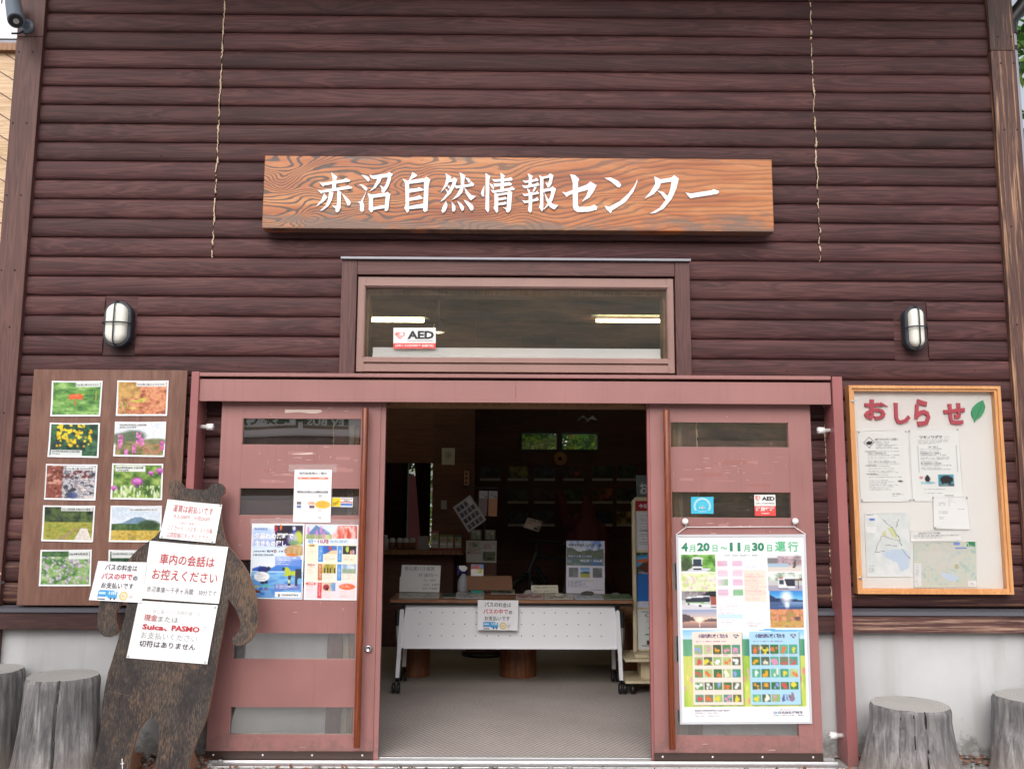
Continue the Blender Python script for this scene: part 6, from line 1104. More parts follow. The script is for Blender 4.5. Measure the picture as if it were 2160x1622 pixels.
b = MB(); x0, x1, z0, z1 = R(1256, 1272, 1345, 1318, 2.6); b.box(x0, x1+.5, 2.5, 2.9, z0, z1-.02); tag(b.build('plank_bench', M['jamb'], None, .005), 'brown plank box behind the right end of the table', 'bench')
# cream information stand, partly behind the right door
q2 = crop(1310, 980, 3.244); YV = 1.78; st = thing('info_stand', 'cream plywood information stand on castors just inside the right door', 'display stand', (1.15, YV, .012))
pa = lambda x, y, Y=YV: P(*q2(x, y), Y)
xl_t, xl_b = pa(62, 235)[0], pa(98, 1270)[0]; zt2, zb2 = pa(62, 222)[2], pa(98, 1275)[2]; wd = .52
xl = (xl_t+xl_b)/2
b = MB(); b.prism([(xl, YV, zb2), (xl, YV, zt2-.03), (xl+.03, YV, zt2), (xl+wd-.03, YV, zt2), (xl+wd, YV, zt2-.03), (xl+wd, YV, zb2)][::-1], (0, .03, 0)); b.build('back_board', M['cream_ply'], st)
b = MB(); b.box(xl-.005, xl+.022, YV-.035, YV-.001, zb2, zt2-.04); b.box(xl+wd-.022, xl+wd+.005, YV-.035, YV-.001, zb2, zt2-.04); b.build('side_rail', M['cream_ply'], st, .003)
b = MB(); zs_ = pa(98, 1300)[2]; b.box(xl-.09, xl+wd+.09, YV-.20, YV+.22, zs_-.02, zs_); b.box(xl-.01, xl+wd+.01, YV-.13, YV+.1, zs_, zs_+.022); b.build('shelf', M['cream_ply'], st, .004)
zf = .012+.085; b = MB(); b.box(xl+.04, xl+wd-.04, YV-.1, YV+.1, zf+.02, zs_-.021); b.build('pedestal', M['cream_ply'], st)
b = MB(); b.box(xl-.09, xl+wd+.09, YV-.20, YV+.22, zf, zf+.019); b.build('base_board', M['cream_ply'], st, .004)
for xx in (xl-.03, xl+wd+.03):
    for yy in (YV-.14, YV+.16):
        b = MB(); b.lathe((xx, yy, .012+.036), [(0, -.015), (.036, -.015), (.036, .015), (0, .015)], 20, axis='x'); b.box(xx-.022, xx+.022, yy-.02, yy+.02, .07, zf); b.build('castor', M['black'], st)
def stsheet(name, label, z1, z0, cv, items, g=None):
    s_ = sheet(name, label, 'notice', [(0, 0), (1, 0), (2, 0), (3, 0)], lambda u, v: [(xl+.03, YV-.004, z1), (xl+wd-.03, YV-.004, z1), (xl+wd-.03, YV-.004, z0), (xl+.03, YV-.004, z0)][u], cv, 'sheets on the information stand')
    if items: letters(s_, items)
zz = lambda v: pa(90, v)[2]
stsheet('stand_header', 'red header strip of the cream information stand', zz(247), zz(315), Cv(20, 6, (170, 22, 45)), [('今日の自然情報', .05, .30, .57, .74, (240, 235, 238), .03)])
c = Cv(50, 40, (226, 224, 230)); c.lines(.06, .1, .94, .9, 12, (120, 120, 130), 2, .6, 1, .4); c.lines(.06, .48, .6, .52, 1, (60, 60, 66), 2, .9); stsheet('white_list', 'white printed list under the red header of the information stand', zz(322), zz(583), c, None)
c = Cv(50, 60, (40, 110, 190)); c.noise(0, 0, 1, .4, [(40, 55, 35), (70, 90, 50), (60, 140, 205), (75, 165, 220)], 5, 5, 3, 3, 1, 3); c.poly([(.0, .3), (.2, .12), (.35, .08), (.4, .16), (.2, .25), (.45, .3), (.5, .42), (.2, .38)], (95, 60, 40)); c.poly([(.02, .14), (.3, .10), (.3, .15), (.04, .2)], (215, 110, 50)); c.rect(.05, .37, .6, .385, (215, 130, 90)); c.rect(0, .885, 1, 1, (214, 220, 236)); c.lines(.12, .92, .6, .96, 1, (110, 110, 140), 2, .8)
stsheet('bird_poster', 'blue poster with an orange-lettered brown shape on the information stand', zz(600), zz(975), c, [('奥日光の自然', .36, .45, .95, .60, (20, 30, 60), .03)])
c = Cv(50, 56, (224, 228, 226)); 
for q in ((.08, .06, .92, .07), (.08, .9, .92, .91), (.08, .06, .09, .91), (.91, .06, .92, .91)): c.rect(*q, (70, 74, 90))
c.ell(.2, .15, .06, .05, (80, 80, 86)); c.ell(.2, .15, .045, .035, (224, 228, 226)); c.lines(.16, .25, .86, .36, 4, (110, 112, 120), 2, .7, 1, .45); c.rect(.18, .44, .86, .48, (110, 170, 215)); c.rect(.15, .61, .86, .635, (70, 140, 110)); c.rect(.17, .77, .5, .88, (60, 25, 50)); c.rect(.4, .74, .55, .80, (190, 50, 70)); stsheet('rule_sheet', 'white framed notice lowest on the information stand', zz(990), zz(1262), c, None)
s_ = sheet('green_plaque', 'grey green plaque with a white kana sign standing above the information stand', 'sign', [q2(103, 72), q2(360, 75), q2(365, 240), q2(112, 236)], onY(YV+.02), Cv(12, 8, (92, 104, 102)), thick=.01); letters(s_, [('おしらせ', .08, .3, .95, .8, (196, 200, 196), .03)])
# reception counter and its goods (left)
qc = crop(800, 900, 5.407); YC = 3.62
b = MB(); x0, x1, z0, z1 = R(*qc(-160, 1408), *qc(955, 1462), YC); b.box(x0, x1, YC, PY-.005, z0, z1); tag(b.build('reception_counter', M['jamb'], None, .004), 'brown wooden counter top below the office hatch on the left', 'counter'); ZC = z1
b = MB(); b.box(x0, x1-.1, YC+.18, PY-.006, .012, z0-.001); tag(b.build('counter_front', M['inner_wood']), 'dark boarded front below the reception counter', 'cabinet')
onC = onZ(ZC)
for i, (u0, u1, v0) in enumerate(((590, 672, 1185), (690, 768, 1232), (778, 842, 1232), (862, 936, 1238))):
    y = YC+.12; p = [qc(u0, v0), qc(u1, v0), qc(u1, 1395), qc(u0, 1395)]; c = Cv(14, 26, (200, 205, 200)); c.rect(0, 0, 1, .14, ((190, 90, 100), (110, 150, 70), (110, 150, 70), (60, 120, 110))[i]); c.noise(.08, .2, .92, .5, [(110, 130, 80), (180, 180, 120), (200, 170, 160)], 4, 3, i+2); c.rect(.08, .62, .92, .68, (240, 240, 240))
    s_ = sheet('brochure', ('pink topped brochure', 'first green topped brochure', 'second green topped brochure', 'teal topped brochure')[i]+' standing on the reception counter', 'brochure', p, onY(y), c, 'brochures on the counter', thick=.012)
b = MB(); x0, x1, z0, z1 = R(*qc(575, 1390), *qc(950, 1420), YC+.06); b.box(x0, x1, YC+.03, YC+.22, ZC+.001, ZC+.02); tag(b.build('brochure_tray', nmat('dark_red_tray', (.20, .02, .03, 1), .4), None, .003), 'dark red tray under the brochures on the counter', 'tray')
for i, u in enumerate((148, 233, 300, 378)):
    x, y, z = P(*qc(u, 1395), YC+.15); r = .032; j = thing('jar', ('leftmost', 'second', 'third', 'rightmost')[i]+' of the four small glass jars on the counter', 'jar', (x, y, ZC), 'glass jars on the counter')
    h = P(*qc(u, 1265), YC+.15)[2]-ZC; b = MB(); b.lathe((x, y, ZC+.001), [(0, 0), (r, 0), (r, h*.55), (r*.95, h*.6), (0, h*.6)], 18); b.build('contents', M['cardboard'], j); b = MB(); b.lathe((x, y, ZC+h*.602), [(r*.9, 0), (r, h*.2), (r*.6, h*.38), (0, h*.4)], 18); b.build('glass_lid', M['bottle'], j)
x, y, z = P(*qc(72, 1395), YC+.1); bt = thing('water_bottle', 'clear water bottle at the left end of the counter', 'bottle', (x, y, ZC)); h = P(*qc(72, 1235), YC+.1)[2]-ZC; b = MB(); b.lathe((x, y, ZC+.001), [(0, 0), (.03, 0), (.03, h*.7), (.012, h*.86), (.012, h*.9), (0, h*.9)], 18); b.build('bottle_body', M['bottle'], bt); b = MB(); b.lathe((x, y, ZC+h*.9), [(0, 0), (.014, 0), (.014, h*.1), (0, h*.1)], 14); b.build('cap', M['white'], bt)
b = MB(); x0, x1, z0, z1 = R(*qc(445, 1248), *qc(560, 1400), YC+.14)
b.box(x0, x1, YC+.14, YC+.2, ZC+.001, z1); tag(b.build('pen_box', nmat('pale_box', (.30, .27, .27, 1), .6)), 'pale box of papers between the jars and the brochures', 'box')
# curtain in the office window behind the hatch
b = MB(); xa_, xb_ = P(*qc(395, 700), IY-.15)[0], P(*qc(585, 700), IY-.15)[0]; za_, zb_ = P(*qc(500, 415), IY-.15)[2], P(*qc(500, 1300), IY-.15)[2]; vs = []; n = 60
for j in range(2):
    for i in range(n): f = i/(n-1); sk = (.10 if j == 1 else 0)*(1-f); vs.append((xa_+(xb_-xa_)*f+sk, IY-.15+.03*math.sin(f*38), (za_, zb_)[j]))
b.add(vs, [(i, i+1, n+i+1, n+i) for i in range(n-1)], 0, True); b.add([(v[0], v[1]+.004, v[2]) for v in vs], [(i, i+1, n+i+1, n+i) for i in range(n-1)], 0, True); tag(b.build('curtain', M['curtain']), 'brown curtain hanging half across the far office window', 'curtain')
# wall items on the partition
def wallsheet(name, label, cat, cs, Y, col, cv=None, items=None, group=None):
    s_ = sheet(name, label, cat, cs, onY(Y), cv or Cv(8, 8, col), group, thick=.004)
    if items: letters(s_, items)
    return s_
c = Cv(24, 30, (205, 200, 190)); c.ell(.5, .42, .23, .17, (120, 130, 120)); c.ell(.5, .42, .17, .125, (205, 200, 190)); c.ell(.5, .44, .07, .06, (110, 115, 110)); c.lines(.42, .62, .6, .68, 2, (130, 130, 130), 2, .7)
wallsheet('framed_certificate', 'cream certificate sheet with a round emblem on the dark partition wall', 'certificate', [qc(*p) for p in ((714,243),(862,243),(860,434),(713,432))], PY-.006, None, c)
b = MB(); x0, x1, z0, z1 = R(*qc(703, 838), *qc(767, 942), PY-.03); b.box(x0, x1, PY-.03, PY-.001, z0, z1); tag(b.build('wall_switch', nmat('aged_white', (.35, .35, .34, 1), .4), None, .004), 'white wall switch plate on the partition wall', 'switch')
wallsheet('narrow_placard', 'narrow vertical placard with three red squares near the partition corner', 'placard', [qc(*p) for p in ((970,505),(1025,507),(1024,668),(968,666))], PY-.02, None, (lambda c: (c.rect(.25, .1, .75, .3, (150, 60, 50)), c.rect(.25, .4, .75, .6, (150, 60, 50)), c.rect(.25, .7, .75, .9, (150, 60, 50)), c)[-1])(Cv(10, 30, (190, 165, 150))))
# rotating card rack
YR = 3.3; rk = thing('card_rack', 'dark wire card rack with hanging packets beside the partition corner', 'rack', (P(*qc(1150, 1500), YR)[0], YR, .012))
x, _, ztp = P(*qc(1200, 700), YR); b = MB(); b.cyl((x, YR+.05, .03), (x, YR+.05, ztp+.03), .015, 10); b.lathe((x, YR+.05, .012), [(0, 0), (.2, 0), (.2, .02), (0, .025)], 20); b.build('pole', M['black'], rk)
b = MB(); xa_ = P(*qc(935, 690), YR)[0]; xb_ = P(*qc(1360, 690), YR)[0]; b.tube([(xa_, YR, ztp), (xb_, YR, ztp)], .008, 8); b.tube([(x, YR+.05, ztp), (x, YR, ztp)], .008, 8); b.build('cross_bar', M['black'], rk)
for cs, col, lab in ((((1142,730),(1236,733),(1226,1020),(1126,1015)), (150, 130, 132), 'pinkish packet hanging on the card rack'), (((1250,732),(1350,735),(1340,1022),(1243,1018)), (215, 150, 100), 'orange packet hanging on the card rack')):
    c = Cv(16, 44, col); c.rect(0, 0, 1, .3, (200, 195, 195)); c.lines(.15, .06, .9, .24, 4, (110, 110, 115), 2, .7, 1.1); c.noise(.5, .18, .9, .28, [(120, 120, 120), (200, 200, 200)], 4, 3, 2); wallsheet('hanging_packet', lab, 'packet', [qc(*p) for p in cs], YR-.02, None, c, None, 'packets on the card rack')
c = Cv(44, 50, (186, 180, 182)); rg = random.Random(3)
for j in range(4):
    for i in range(4): c.noise(.08+i*.23, .12+j*.21, .24+i*.23, .28+j*.21, [(40, 40, 60), (90, 80, 100), (120, 90, 95)], 3, 3, i+j*4)
c.rect(.08, .1, .3, .28, (205, 200, 200)); wallsheet('tilted_sheet', 'tilted sheet of small dark pictures hanging on the card rack', 'sheet', [qc(*p) for p in ((1035,778),(1222,1060),(1020,1205),(840,920))], YR-.035, None, c)
for cs, lab in ((((1045,1172),(1163,1175),(1160,1287),(1043,1285)), 'left one of the two square grey green cards low on the card rack'), (((1207,1172),(1325,1175),(1322,1287),(1205,1285)), 'right one of the two square grey green cards low on the card rack')): wallsheet('square_card', lab, 'card', [qc(*p) for p in cs], YR-.01, None, Cv(16, 16, (110, 118, 104)).noise(.1, .1, .9, .9, [(90, 100, 85), (170, 170, 150)], 4, 4, 3), None, 'square cards on the card rack')
c = Cv(40, 30, (190, 186, 180)); c.noise(.05, .08, .5, .6, [(150, 60, 70), (190, 186, 180), (90, 130, 90)], 6, 4, 3); c.noise(.55, .5, .95, .9, [(40, 45, 40), (120, 120, 80), (60, 80, 60)], 6, 4, 5); c.lines(.55, .12, .92, .4, 3, (150, 80, 80), 2, .7, 1.1); b = None
wallsheet('food_poster', 'white poster of plates of food below the card rack', 'poster', [qc(*p) for p in ((992,1297),(1340,1300),(1335,1552),(990,1545))], YR-.012, None, c)
b = MB(); x0, x1, z0, z1 = R(*qc(1000, 1548), *qc(1335, 1600), YR+.0); b.box(x0, x1, YR+.0, YR+.35, .012, z1); tag(b.build('rack_cabinet', M['inner_wood']), 'brown box cabinet below the food poster', 'cabinet')
# photographs on the far wall
qi = crop(780, 840, 3.484); PX_ = [(808, 960), (1013, 1165), (1208, 1360), (1421, 1573), (1635, 1785), (1815, 1958)]; PYv = [(498, 606), (664, 774), (830, 941)]
kinds = [[None, (120, 115, 50), (45, 55, 75), (70, 45, 45), (50, 60, 45), (45, 60, 50)], [None, (60, 70, 45), (90, 55, 55), (70, 90, 40), (150, 90, 40), (60, 70, 50)], [None, (45, 55, 80), (60, 65, 60), (110, 70, 45), (40, 50, 75), (160, 130, 90)]]
kinds[0][0] = (55, 60, 60); colw = ('first', 'second', 'third', 'fourth', 'fifth', 'sixth'); roww = ('upper', 'middle', 'lower')
for j, (v0, v1) in enumerate(PYv):
    for i, (u0, u1) in enumerate(PX_):
        k_ = kinds[j][i]
        if not k_: continue
        c = Cv(22, 16, (205, 195, 190)); c.noise(0, 0, 1, .8, [tuple(int(x*.5) for x in k_), k_, tuple(min(255, int(x*1.5)) for x in k_)], 4, 3, i*3+j, 3); 
        if (j, i) in ((0, 3), (1, 4)): c.ell(.65, .5, .12, .15, (200, 80, 60))
        wallsheet('wall_photo', f'framed nature photograph on the dark far wall, {colw[i]} of the {roww[j]} row', 'photograph', [qi(u0, v0), qi(u1, v0), qi(u1, v1), qi(u0, v1)], IY-.02, None, c, None, 'framed photographs on the far wall')
cx, _, cz = P(*qi(1400, 443), IY-.03); r = 50/3.484*(IY+DC)/F
dk = thing('round_plaque', 'round pale wooden plaque with a dark centre below the far windows', 'plaque', (cx, IY-.03, cz)); b = MB(); b.lathe((cx, IY-.005, cz), [(r, 0), (r, .02), (r*.95, .025), (0, .025)], 32, axis='y'); b.build('disc', M['orange_frame'], dk); b = MB(); b.lathe((cx, IY-.03, cz), [(r*.3, 0), (r*.28, .02), (0, .03)], 24, axis='y'); b.build('centre', nmat('dark_red', (.06, .008, .01, 1), .4), dk)
# gull models on threads
for (u, v, s, lab) in ((1600, 165, .55, 'lower white gull model hanging near the ceiling'), (1615, 75, .5, 'upper white gull model hanging near the ceiling')):
    x, y, z = P(*qi(u, v), 4.6); gl_ = thing('gull_model', lab, 'model bird', (x, y, z), 'hanging gull models'); b = MB(); b.blob((x, y, z), .035*s, .09*s, .03*s, 0, 0); b.build('gull_body', M['bottle'], gl_)
    for sd_ in (-1, 1): b = MB(); b.prism([(x, y-.03, z+.01), (x+sd_*.10*s, y-.04, z+.05), (x+sd_*.2*s, y, z+.0), (x+sd_*.1*s, y+.02, z+.035), (x, y+.04, z+.01)], (0, 0, .006)); b.build('wing', M['bottle'], gl_)
# bicycle with a price card, and the dark red cloth figure behind it
bk = thing('bicycle', 'dark bicycle with fat front wheel parked in the back of the room', 'bicycle', (0, 0, 0)); BY = 3.9
def bpt(u, v, Y): return Vector(P(*qi(u, v), Y))
hub1 = bpt(1150, 1130, BY); hub1.z = .012+.345; hub2 = hub1+Vector((.72, .72, 0)); dr = (hub2-hub1).normalized(); bk.location = (hub1.x, hub1.y, .012)
for nm, hb in (('front_wheel', hub1), ('rear_wheel', hub2)):
    b = MB(); b.tube([hb+dr*math.cos(a)*.315+Vector((0, 0, math.sin(a)*.315)) for a in [2*math.pi*i/40 for i in range(41)]], .03, 10, caps=False)
    w_ = b.build(nm, M['black'], bk); b = MB()
    for i in range(10): a = math.pi*2*i/10; b.tube([hb, hb+dr*math.cos(a)*.3+Vector((0, 0, math.sin(a)*.3))], .0025, 5)
    b.build('spokes', M['steel'], w_)
b = MB(); head = hub1+dr*.16+Vector((0, 0, .52)); bb_ = hub1+dr*.52+Vector((0, 0, -.03)); seat = hub1+dr*.70+Vector((0, 0, .55))
for a, c_, r in ((head-Vector((0, 0, .12)), bb_, .03), (head, seat-Vector((0, 0, .1)), .02), (bb_, seat, .018), (bb_, hub2, .014), (seat-Vector((0, 0, .1)), hub2, .012), (head+Vector((0, 0, .04)), hub1+Vector((0, 0, .3)), .022)): b.tube([a, c_], r, 10)
b.build('frame', M['darkgrey'], bk); b = MB(); sdv = Vector((-dr.y, dr.x, 0))
for s in (-1, 1): b.tube([hub1+sdv*s*.05, hub1+sdv*s*.05+Vector((0, 0, .36))], .013, 8)
b.tube([hub1+sdv*.05+Vector((0, 0, .36)), hub1-sdv*.05+Vector((0, 0, .36))], .015, 8); b.build('fork', M['darkgrey'], bk)
b = MB(); b.tube([head, head+Vector((0, 0, .14))], .015, 8); b.tube([head+Vector((0, 0, .14))+sdv*.32, head+Vector((0, 0, .15)), head+Vector((0, 0, .14))-sdv*.32], .013, 8); b.build('handlebar', M['black'], bk)
b = MB(); b.blob(seat+Vector((0, 0, .06)), .12, .07, .035, 0, 0); b.build('saddle', M['black'], bk)
c = Cv(30, 20, (196, 176, 160)); c.lines(.1, .12, .9, .35, 2, (70, 50, 50), 2, .8, 1.1, .6); c.lines(.1, .42, .6, .52, 1, (190, 70, 60), 3, .9, 1.1, .8); c.noise(.65, .5, .92, .92, [(60, 60, 60), (190, 176, 160)], 5, 4, 2, 2, 1, 3)
sheet('price_card', 'tilted cream card with red writing hung on the handlebar of the bicycle', 'card', [qi(*p) for p in ((1160,876),(1268,905),(1240,980),(1128,946))], onY(BY-.12), c, thick=.003)
b = MB(); vs = []; n = 36; prof = [(.02, 1.72), (.05, 1.66), (.10, 1.55), (.09, 1.47), (.20, 1.38), (.23, 1.2), (.24, 1.0), (.26, .8), (.28, .55), (.30, .3)]; cx, _, _ = bpt(1600, 900, 5.2); zsh = bpt(1600, 780, 5.2)[2]-1.62
for r, z in prof:
    for i in range(n): a = 2*math.pi*i/n; kk = 1+(.10*math.sin(a*7+z*3) if z < 1.4 else 0); vs.append((cx+r*kk*math.cos(a), 5.2+r*.6*kk*math.sin(a), z+zsh))
b.add(vs, [(j*n+i, j*n+(i+1) % n, (j+1)*n+(i+1) % n, (j+1)*n+i) for j in range(len(prof)-1) for i in range(n)], 0, True); arm = [Vector((cx-.16, 5.2, 1.36+zsh)), Vector((cx-.27, 5.1, 1.42+zsh)), Vector((cx-.30, 5.05, 1.62+zsh)), Vector((cx-.33, 5.05, 1.78+zsh))]; b.tube(arm, [.07, .06, .055, .05], 12)
tag(b.build('cloth_figure', M['red_cloth']), 'dark red cloth figure with a raised arm standing behind the bicycle', 'figure')

# ------------------------------------------------------------------ camera, pipe, neighbouring building, trees, leaf litter
q5 = crop(0, 0, 3.691); YK = -.16
cc = thing('security_camera', 'grey bullet security camera at the top of the left corner post', 'camera', P(*q5(215, 210), -.03))
m0 = Vector(P(*q5(212, 212), -.03)); l0 = Vector(P(*q5(125, 165), -.26)); bx = (Vector(P(*q5(95, -20), -.08))-l0).normalized()
b = MB(); b.lathe((m0.x, -.03, m0.z), [(.046, 0), (.046, .010), (.040, .016), (0, .016)], 24, axis='y'); b.build('mount_plate', M['camgrey'], cc)
b = MB(); j0 = l0+bx*.10+Vector((.02, .03, -.01)); b.tube([m0+Vector((0, -.015, 0)), m0+Vector((-.01, -.05, .0)), j0], [.022, .020, .024], 14); b.build('arm', M['camgrey'], cc)
b = MB(); b.tube([l0, l0+bx*.02, l0+bx*.30], [.046, .047, .044], 24); b.build('camera_body', M['camgrey'], cc)
b = MB(); b.tube([l0-bx*.004, l0-bx*.003], .038, 24); b.build('lens_glass', M['black'], cc); b = MB(); b.tube([l0-bx*.002-Vector((0, .0, 0)), l0-bx*.007], .016, 16); b.build('lens', M['steel'], cc)
b = MB(); b.tube([m0+Vector((-.01, -.02, -.04)), m0+Vector((-.03, -.03, -.06)), m0+Vector((-.07, -.02, -.055)), m0+Vector((-.09, .0, -.045))], .006, 8); b.build('cable', M['nail'], cc)
xp = P(2153, 250, .05)[0]; dp = thing('downpipe', 'grey rainwater pipe with a dark elbow behind the right corner post', 'pipe', (xp, .1, 0))
zt_ = P(2150, 58, .05)[2]; b = MB(); b.cyl((xp, .1, 0), (xp, .1, zt_), .036, 20); b.build('pipe', nmat('grey_pipe', (.36, .36, .42, 1), .4), dp); b = MB(); b.cyl((xp, .1, P(2150, 98, .05)[2]-.015), (xp, .1, P(2150, 98, .05)[2]+.015), .04, 20); b.build('pipe_clip', M['black'], dp)
b = MB(); b.tube([(xp, .1, zt_-.03), (xp, .1, zt_+.06), (xp+.12, .05, zt_+.22), (xp+.4, -.05, zt_+.5)], .045, 16); b.build('elbow', M['black'], dp)
# neighbouring building at the left
nb2 = thing('neighbour_house', 'pale timber-clad neighbouring building with white upper siding beyond the left corner post', 'building', (-5.5, 2.6, 0)); NY = 2.4
zw = P(15, 112, NY)[2]; b = MB(); b.box(-9, -3.55, NY, NY+3, 0, zw, 0, (.4, .5, .6)); b.build('wall', M['pale_wood'], nb2)
for i in range(34):
    b_ = None
b = MB()
for i in range(44):
    s = -9+i*.17-2.5; p0 = Vector((s, NY-.004, zw)); p1 = Vector((s+8, NY-.004, zw-8*.62))
    b.prism([(p0.x, NY-.003, p0.z), (p1.x, NY-.003, p1.z), (p1.x, NY-.003, p1.z-.008), (p0.x, NY-.003, p0.z-.008)], (0, .003, 0)) if False else None
b = MB()
rg = random.Random(8)
for i in range(40):
    z1_ = zw-i*.19+2.6; xa_, xb_ = -7.5, -3.551; za_, zb_ = z1_, z1_-(xb_-xa_)*.62
    if zb_ < .1: continue
    f = max(0, (za_-zw+.01)/(za_-zb_)); xa2 = xa_+(xb_-xa_)*f; za2 = min(za_, zw-.01)
    if xa2 >= xb_-.05 or zb_ > zw-.03: continue
    b.prism([(xa2, NY-.003, za2), (xb_, NY-.003, zb_), (xb_, NY-.003, zb_-.010), (xa2, NY-.003, za2-.010)], (0, .0028, 0))
b.build('board_joint', M['trim'], nb2)
b = MB(); b.box(-9, -3.50, NY-.05, NY+3, zw+.001, zw+.07, 0, (.4, .5, .6)); b.build('eave_board', M['jamb'], nb2); b = MB(); b.box(-9, -3.50, NY-.04, NY+3, zw+.0705, zw+.10); b.build('gutter', M['flash'], nb2)
b = MB(); 
for i in range(7): b.box(-9, -3.49, NY-.05+.11*i, NY+.07+.11*i, zw+.11+.20*i, zw+.305+.20*i)
b.build('roof_slab', nmat('white_roof_slabs', (.70, .70, .76, 1), .5), nb2)
b = MB()
for i in range(7):
    for k_ in range(10): x = -3.6-.55*k_-(.27 if i % 2 else 0); b.box(x, x+.012, NY-.053+.11*i, NY-.045+.11*i, zw+.115+.20*i, zw+.30+.20*i)
b.build('slab_joint', M['black'], nb2)

def tree(label, x, y, h, cr, zc, n, cols, seed, leaf=.11, group=None):
    rg = random.Random(seed); t_ = thing('broadleaf_tree', label, 'tree', (x, y, 0), group)
    b = MB(); b.tube([(x, y, 0), (x+.1, y, h*.3), (x-.05, y+.1, h*.6), (x, y, h*.9)], [.22, .17, .11, .03], 10)
    for i in range(9):
        a = rg.uniform(0, 6.28); z = rg.uniform(.3, .8)*h; b.tube([(x, y, z), (x+math.cos(a)*cr*.5, y+math.sin(a)*cr*.5, z+cr*.3), (x+math.cos(a)*cr*.9, y+math.sin(a)*cr*.9, z+cr*.45)], [.07, .04, .012], 7)
    b.build('trunk', M['bark'], t_)
    cl = [(Vector((rg.gauss(0, .5), rg.gauss(0, .5), rg.gauss(0, .5)))) for _ in range(26)]; b = MB()
    for _ in range(n):
        c = rg.choice(cl); d = Vector((rg.gauss(0, 1), rg.gauss(0, 1), rg.gauss(0, 1))).normalized()*rg.uniform(.1, .42); p = c+d
        p = Vector((x+p.x*cr, y+p.y*cr, zc+p.z*cr)); u_ = Vector((rg.gauss(0, 1), rg.gauss(0, 1), rg.gauss(0, .6))).normalized(); v_ = u_.cross(Vector((rg.gauss(0, 1), rg.gauss(0, 1), rg.gauss(0, 1)))).normalized(); s = leaf*rg.uniform(.6, 1.3)
        b.add([p-u_*s, p+v_*s*.45, p+u_*s, p-v_*s*.45], [(0, 1, 2, 3)], 0, False, tuple(q*rg.uniform(.7, 1.3) for q in rg.choice(cols)))
    b.build('crown', M['leaf'], t_); return t_
GC = [(.06, .16, .03), (.10, .22, .04), (.17, .26, .05), (.04, .11, .03)]
xg, _, zg = P(1145, 931, 12.0); tree('light green tree seen through the left one of the two far windows', xg-.3, 12.0, 5, 2.2, zg, 9000, [(.42, .50, .08), (.22, .38, .08), (.12, .26, .08)], 2, .10, 'trees behind the building')
tree('darker green tree seen through the right one of the two far windows', xg+2.0, 13.2, 5.4, 2.4, zg+.2, 9000, [(.16, .30, .07), (.24, .36, .08), (.10, .22, .06)], 5, .11, 'trees behind the building')
xo, _, zo = P(872, 990, 9.0); tree('low tree seen above the curtain through the far office window', xo-.6, 9.4, 3.6, 1.0, zo+.35, 2600, GC, 9, .08, 'trees behind the building')
xr, _, zr = P(2190, 110, 6.); tree('leafy tree rising beyond the right corner of the building', xr+1.6, 6.6, 7.5, 1.7, zr+.1, 5200, GC, 12, .12, 'trees behind the building')
# outbuilding glimpsed through the office window
b = MB(); x0, x1, z0, z1 = R(*qc(340, 560), *qc(440, 1000), 8.6); b.box(x0-.05, x0+.22, 8.6, 9.2, 0, z1, 0); oh = b.build('red_shed', M['pink_post']); tag(oh, 'sliver of a red shed seen beside the curtain of the far office window', 'shed')
b = MB(); b.box(-6, 6, 8.3, 8.6, 0, .3); 
# gravel, dead leaves, moss at the foot of the wall
b = MB(); rg = random.Random(21)
def scatter(n, x0, x1, y0, y1, kind):
    for _ in range(n):
        x, y = rg.uniform(x0, x1), rg.uniform(y0, y1)
        if kind == 'stone': r = rg.uniform(.005, .02)**1.; g_ = rg.uniform(.15, .42); b.blob((x, y, r*.4), r, r*rg.uniform(.6, 1), r*.6, .3, rg.random()*50, 0, 7, (g_, g_*.96, g_*.92))
        else:
            s = rg.uniform(.008, .024); a = rg.uniform(0, 6.28); u_ = Vector((math.cos(a), math.sin(a), rg.uniform(-.3, .5)))*s; v_ = Vector((-math.sin(a), math.cos(a), rg.uniform(-.3, .5)))*s*.5; p = Vector((x, y, .008+rg.uniform(0, .012))); k = rg.uniform(.6, 1.3); b.add([p-u_, p+v_, p+u_, p-v_], [(0, 1, 2, 3)], 0, False, (.20*k, .085*k, .045*k))
scatter(260, -2.5, -1.55, -.45, .02, 'stone'); scatter(650, -2.4, -1.6, -.30, .02, 'leaf'); scatter(260, -1.7, .0, -.5, -.21, 'leaf'); scatter(260, -1.7, .1, -.55, -.21, 'stone'); scatter(200, .1, 3.3, -.5, -.21, 'stone'); scatter(120, 1.95, 3.2, -.2, .02, 'stone'); scatter(350, 1.95, 3.2, -.15, .02, 'leaf'); scatter(60, .1, 2, -.4, -.21, 'leaf')
tag(b.build('gravel', M['stone']), kind='stuff')
b = MB()
for u, v in ((36, 1560), (206, 1555), (40, 1548), (207, 1540)):
    x, y, z = P(u, v, -.02)
    for _ in range(160):
        p = Vector((x+rg.gauss(0, .02), y+rg.gauss(0, .015), max(.005, z+rg.gauss(0, .03)))); s = rg.uniform(.004, .009); a = rg.uniform(0, 6.28); u_ = Vector((math.cos(a), rg.uniform(-.5, .5), math.sin(a)))*s; v_ = Vector((-math.sin(a), rg.uniform(-.5, .5), math.cos(a)))*s*.6; k = rg.uniform(.6, 1.4); b.add([p-u_, p+v_, p+u_, p-v_], [(0, 1, 2, 3)], 0, False, (.12*k, .17*k, .04*k))
tag(b.build('moss', M['stone']), kind='stuff')

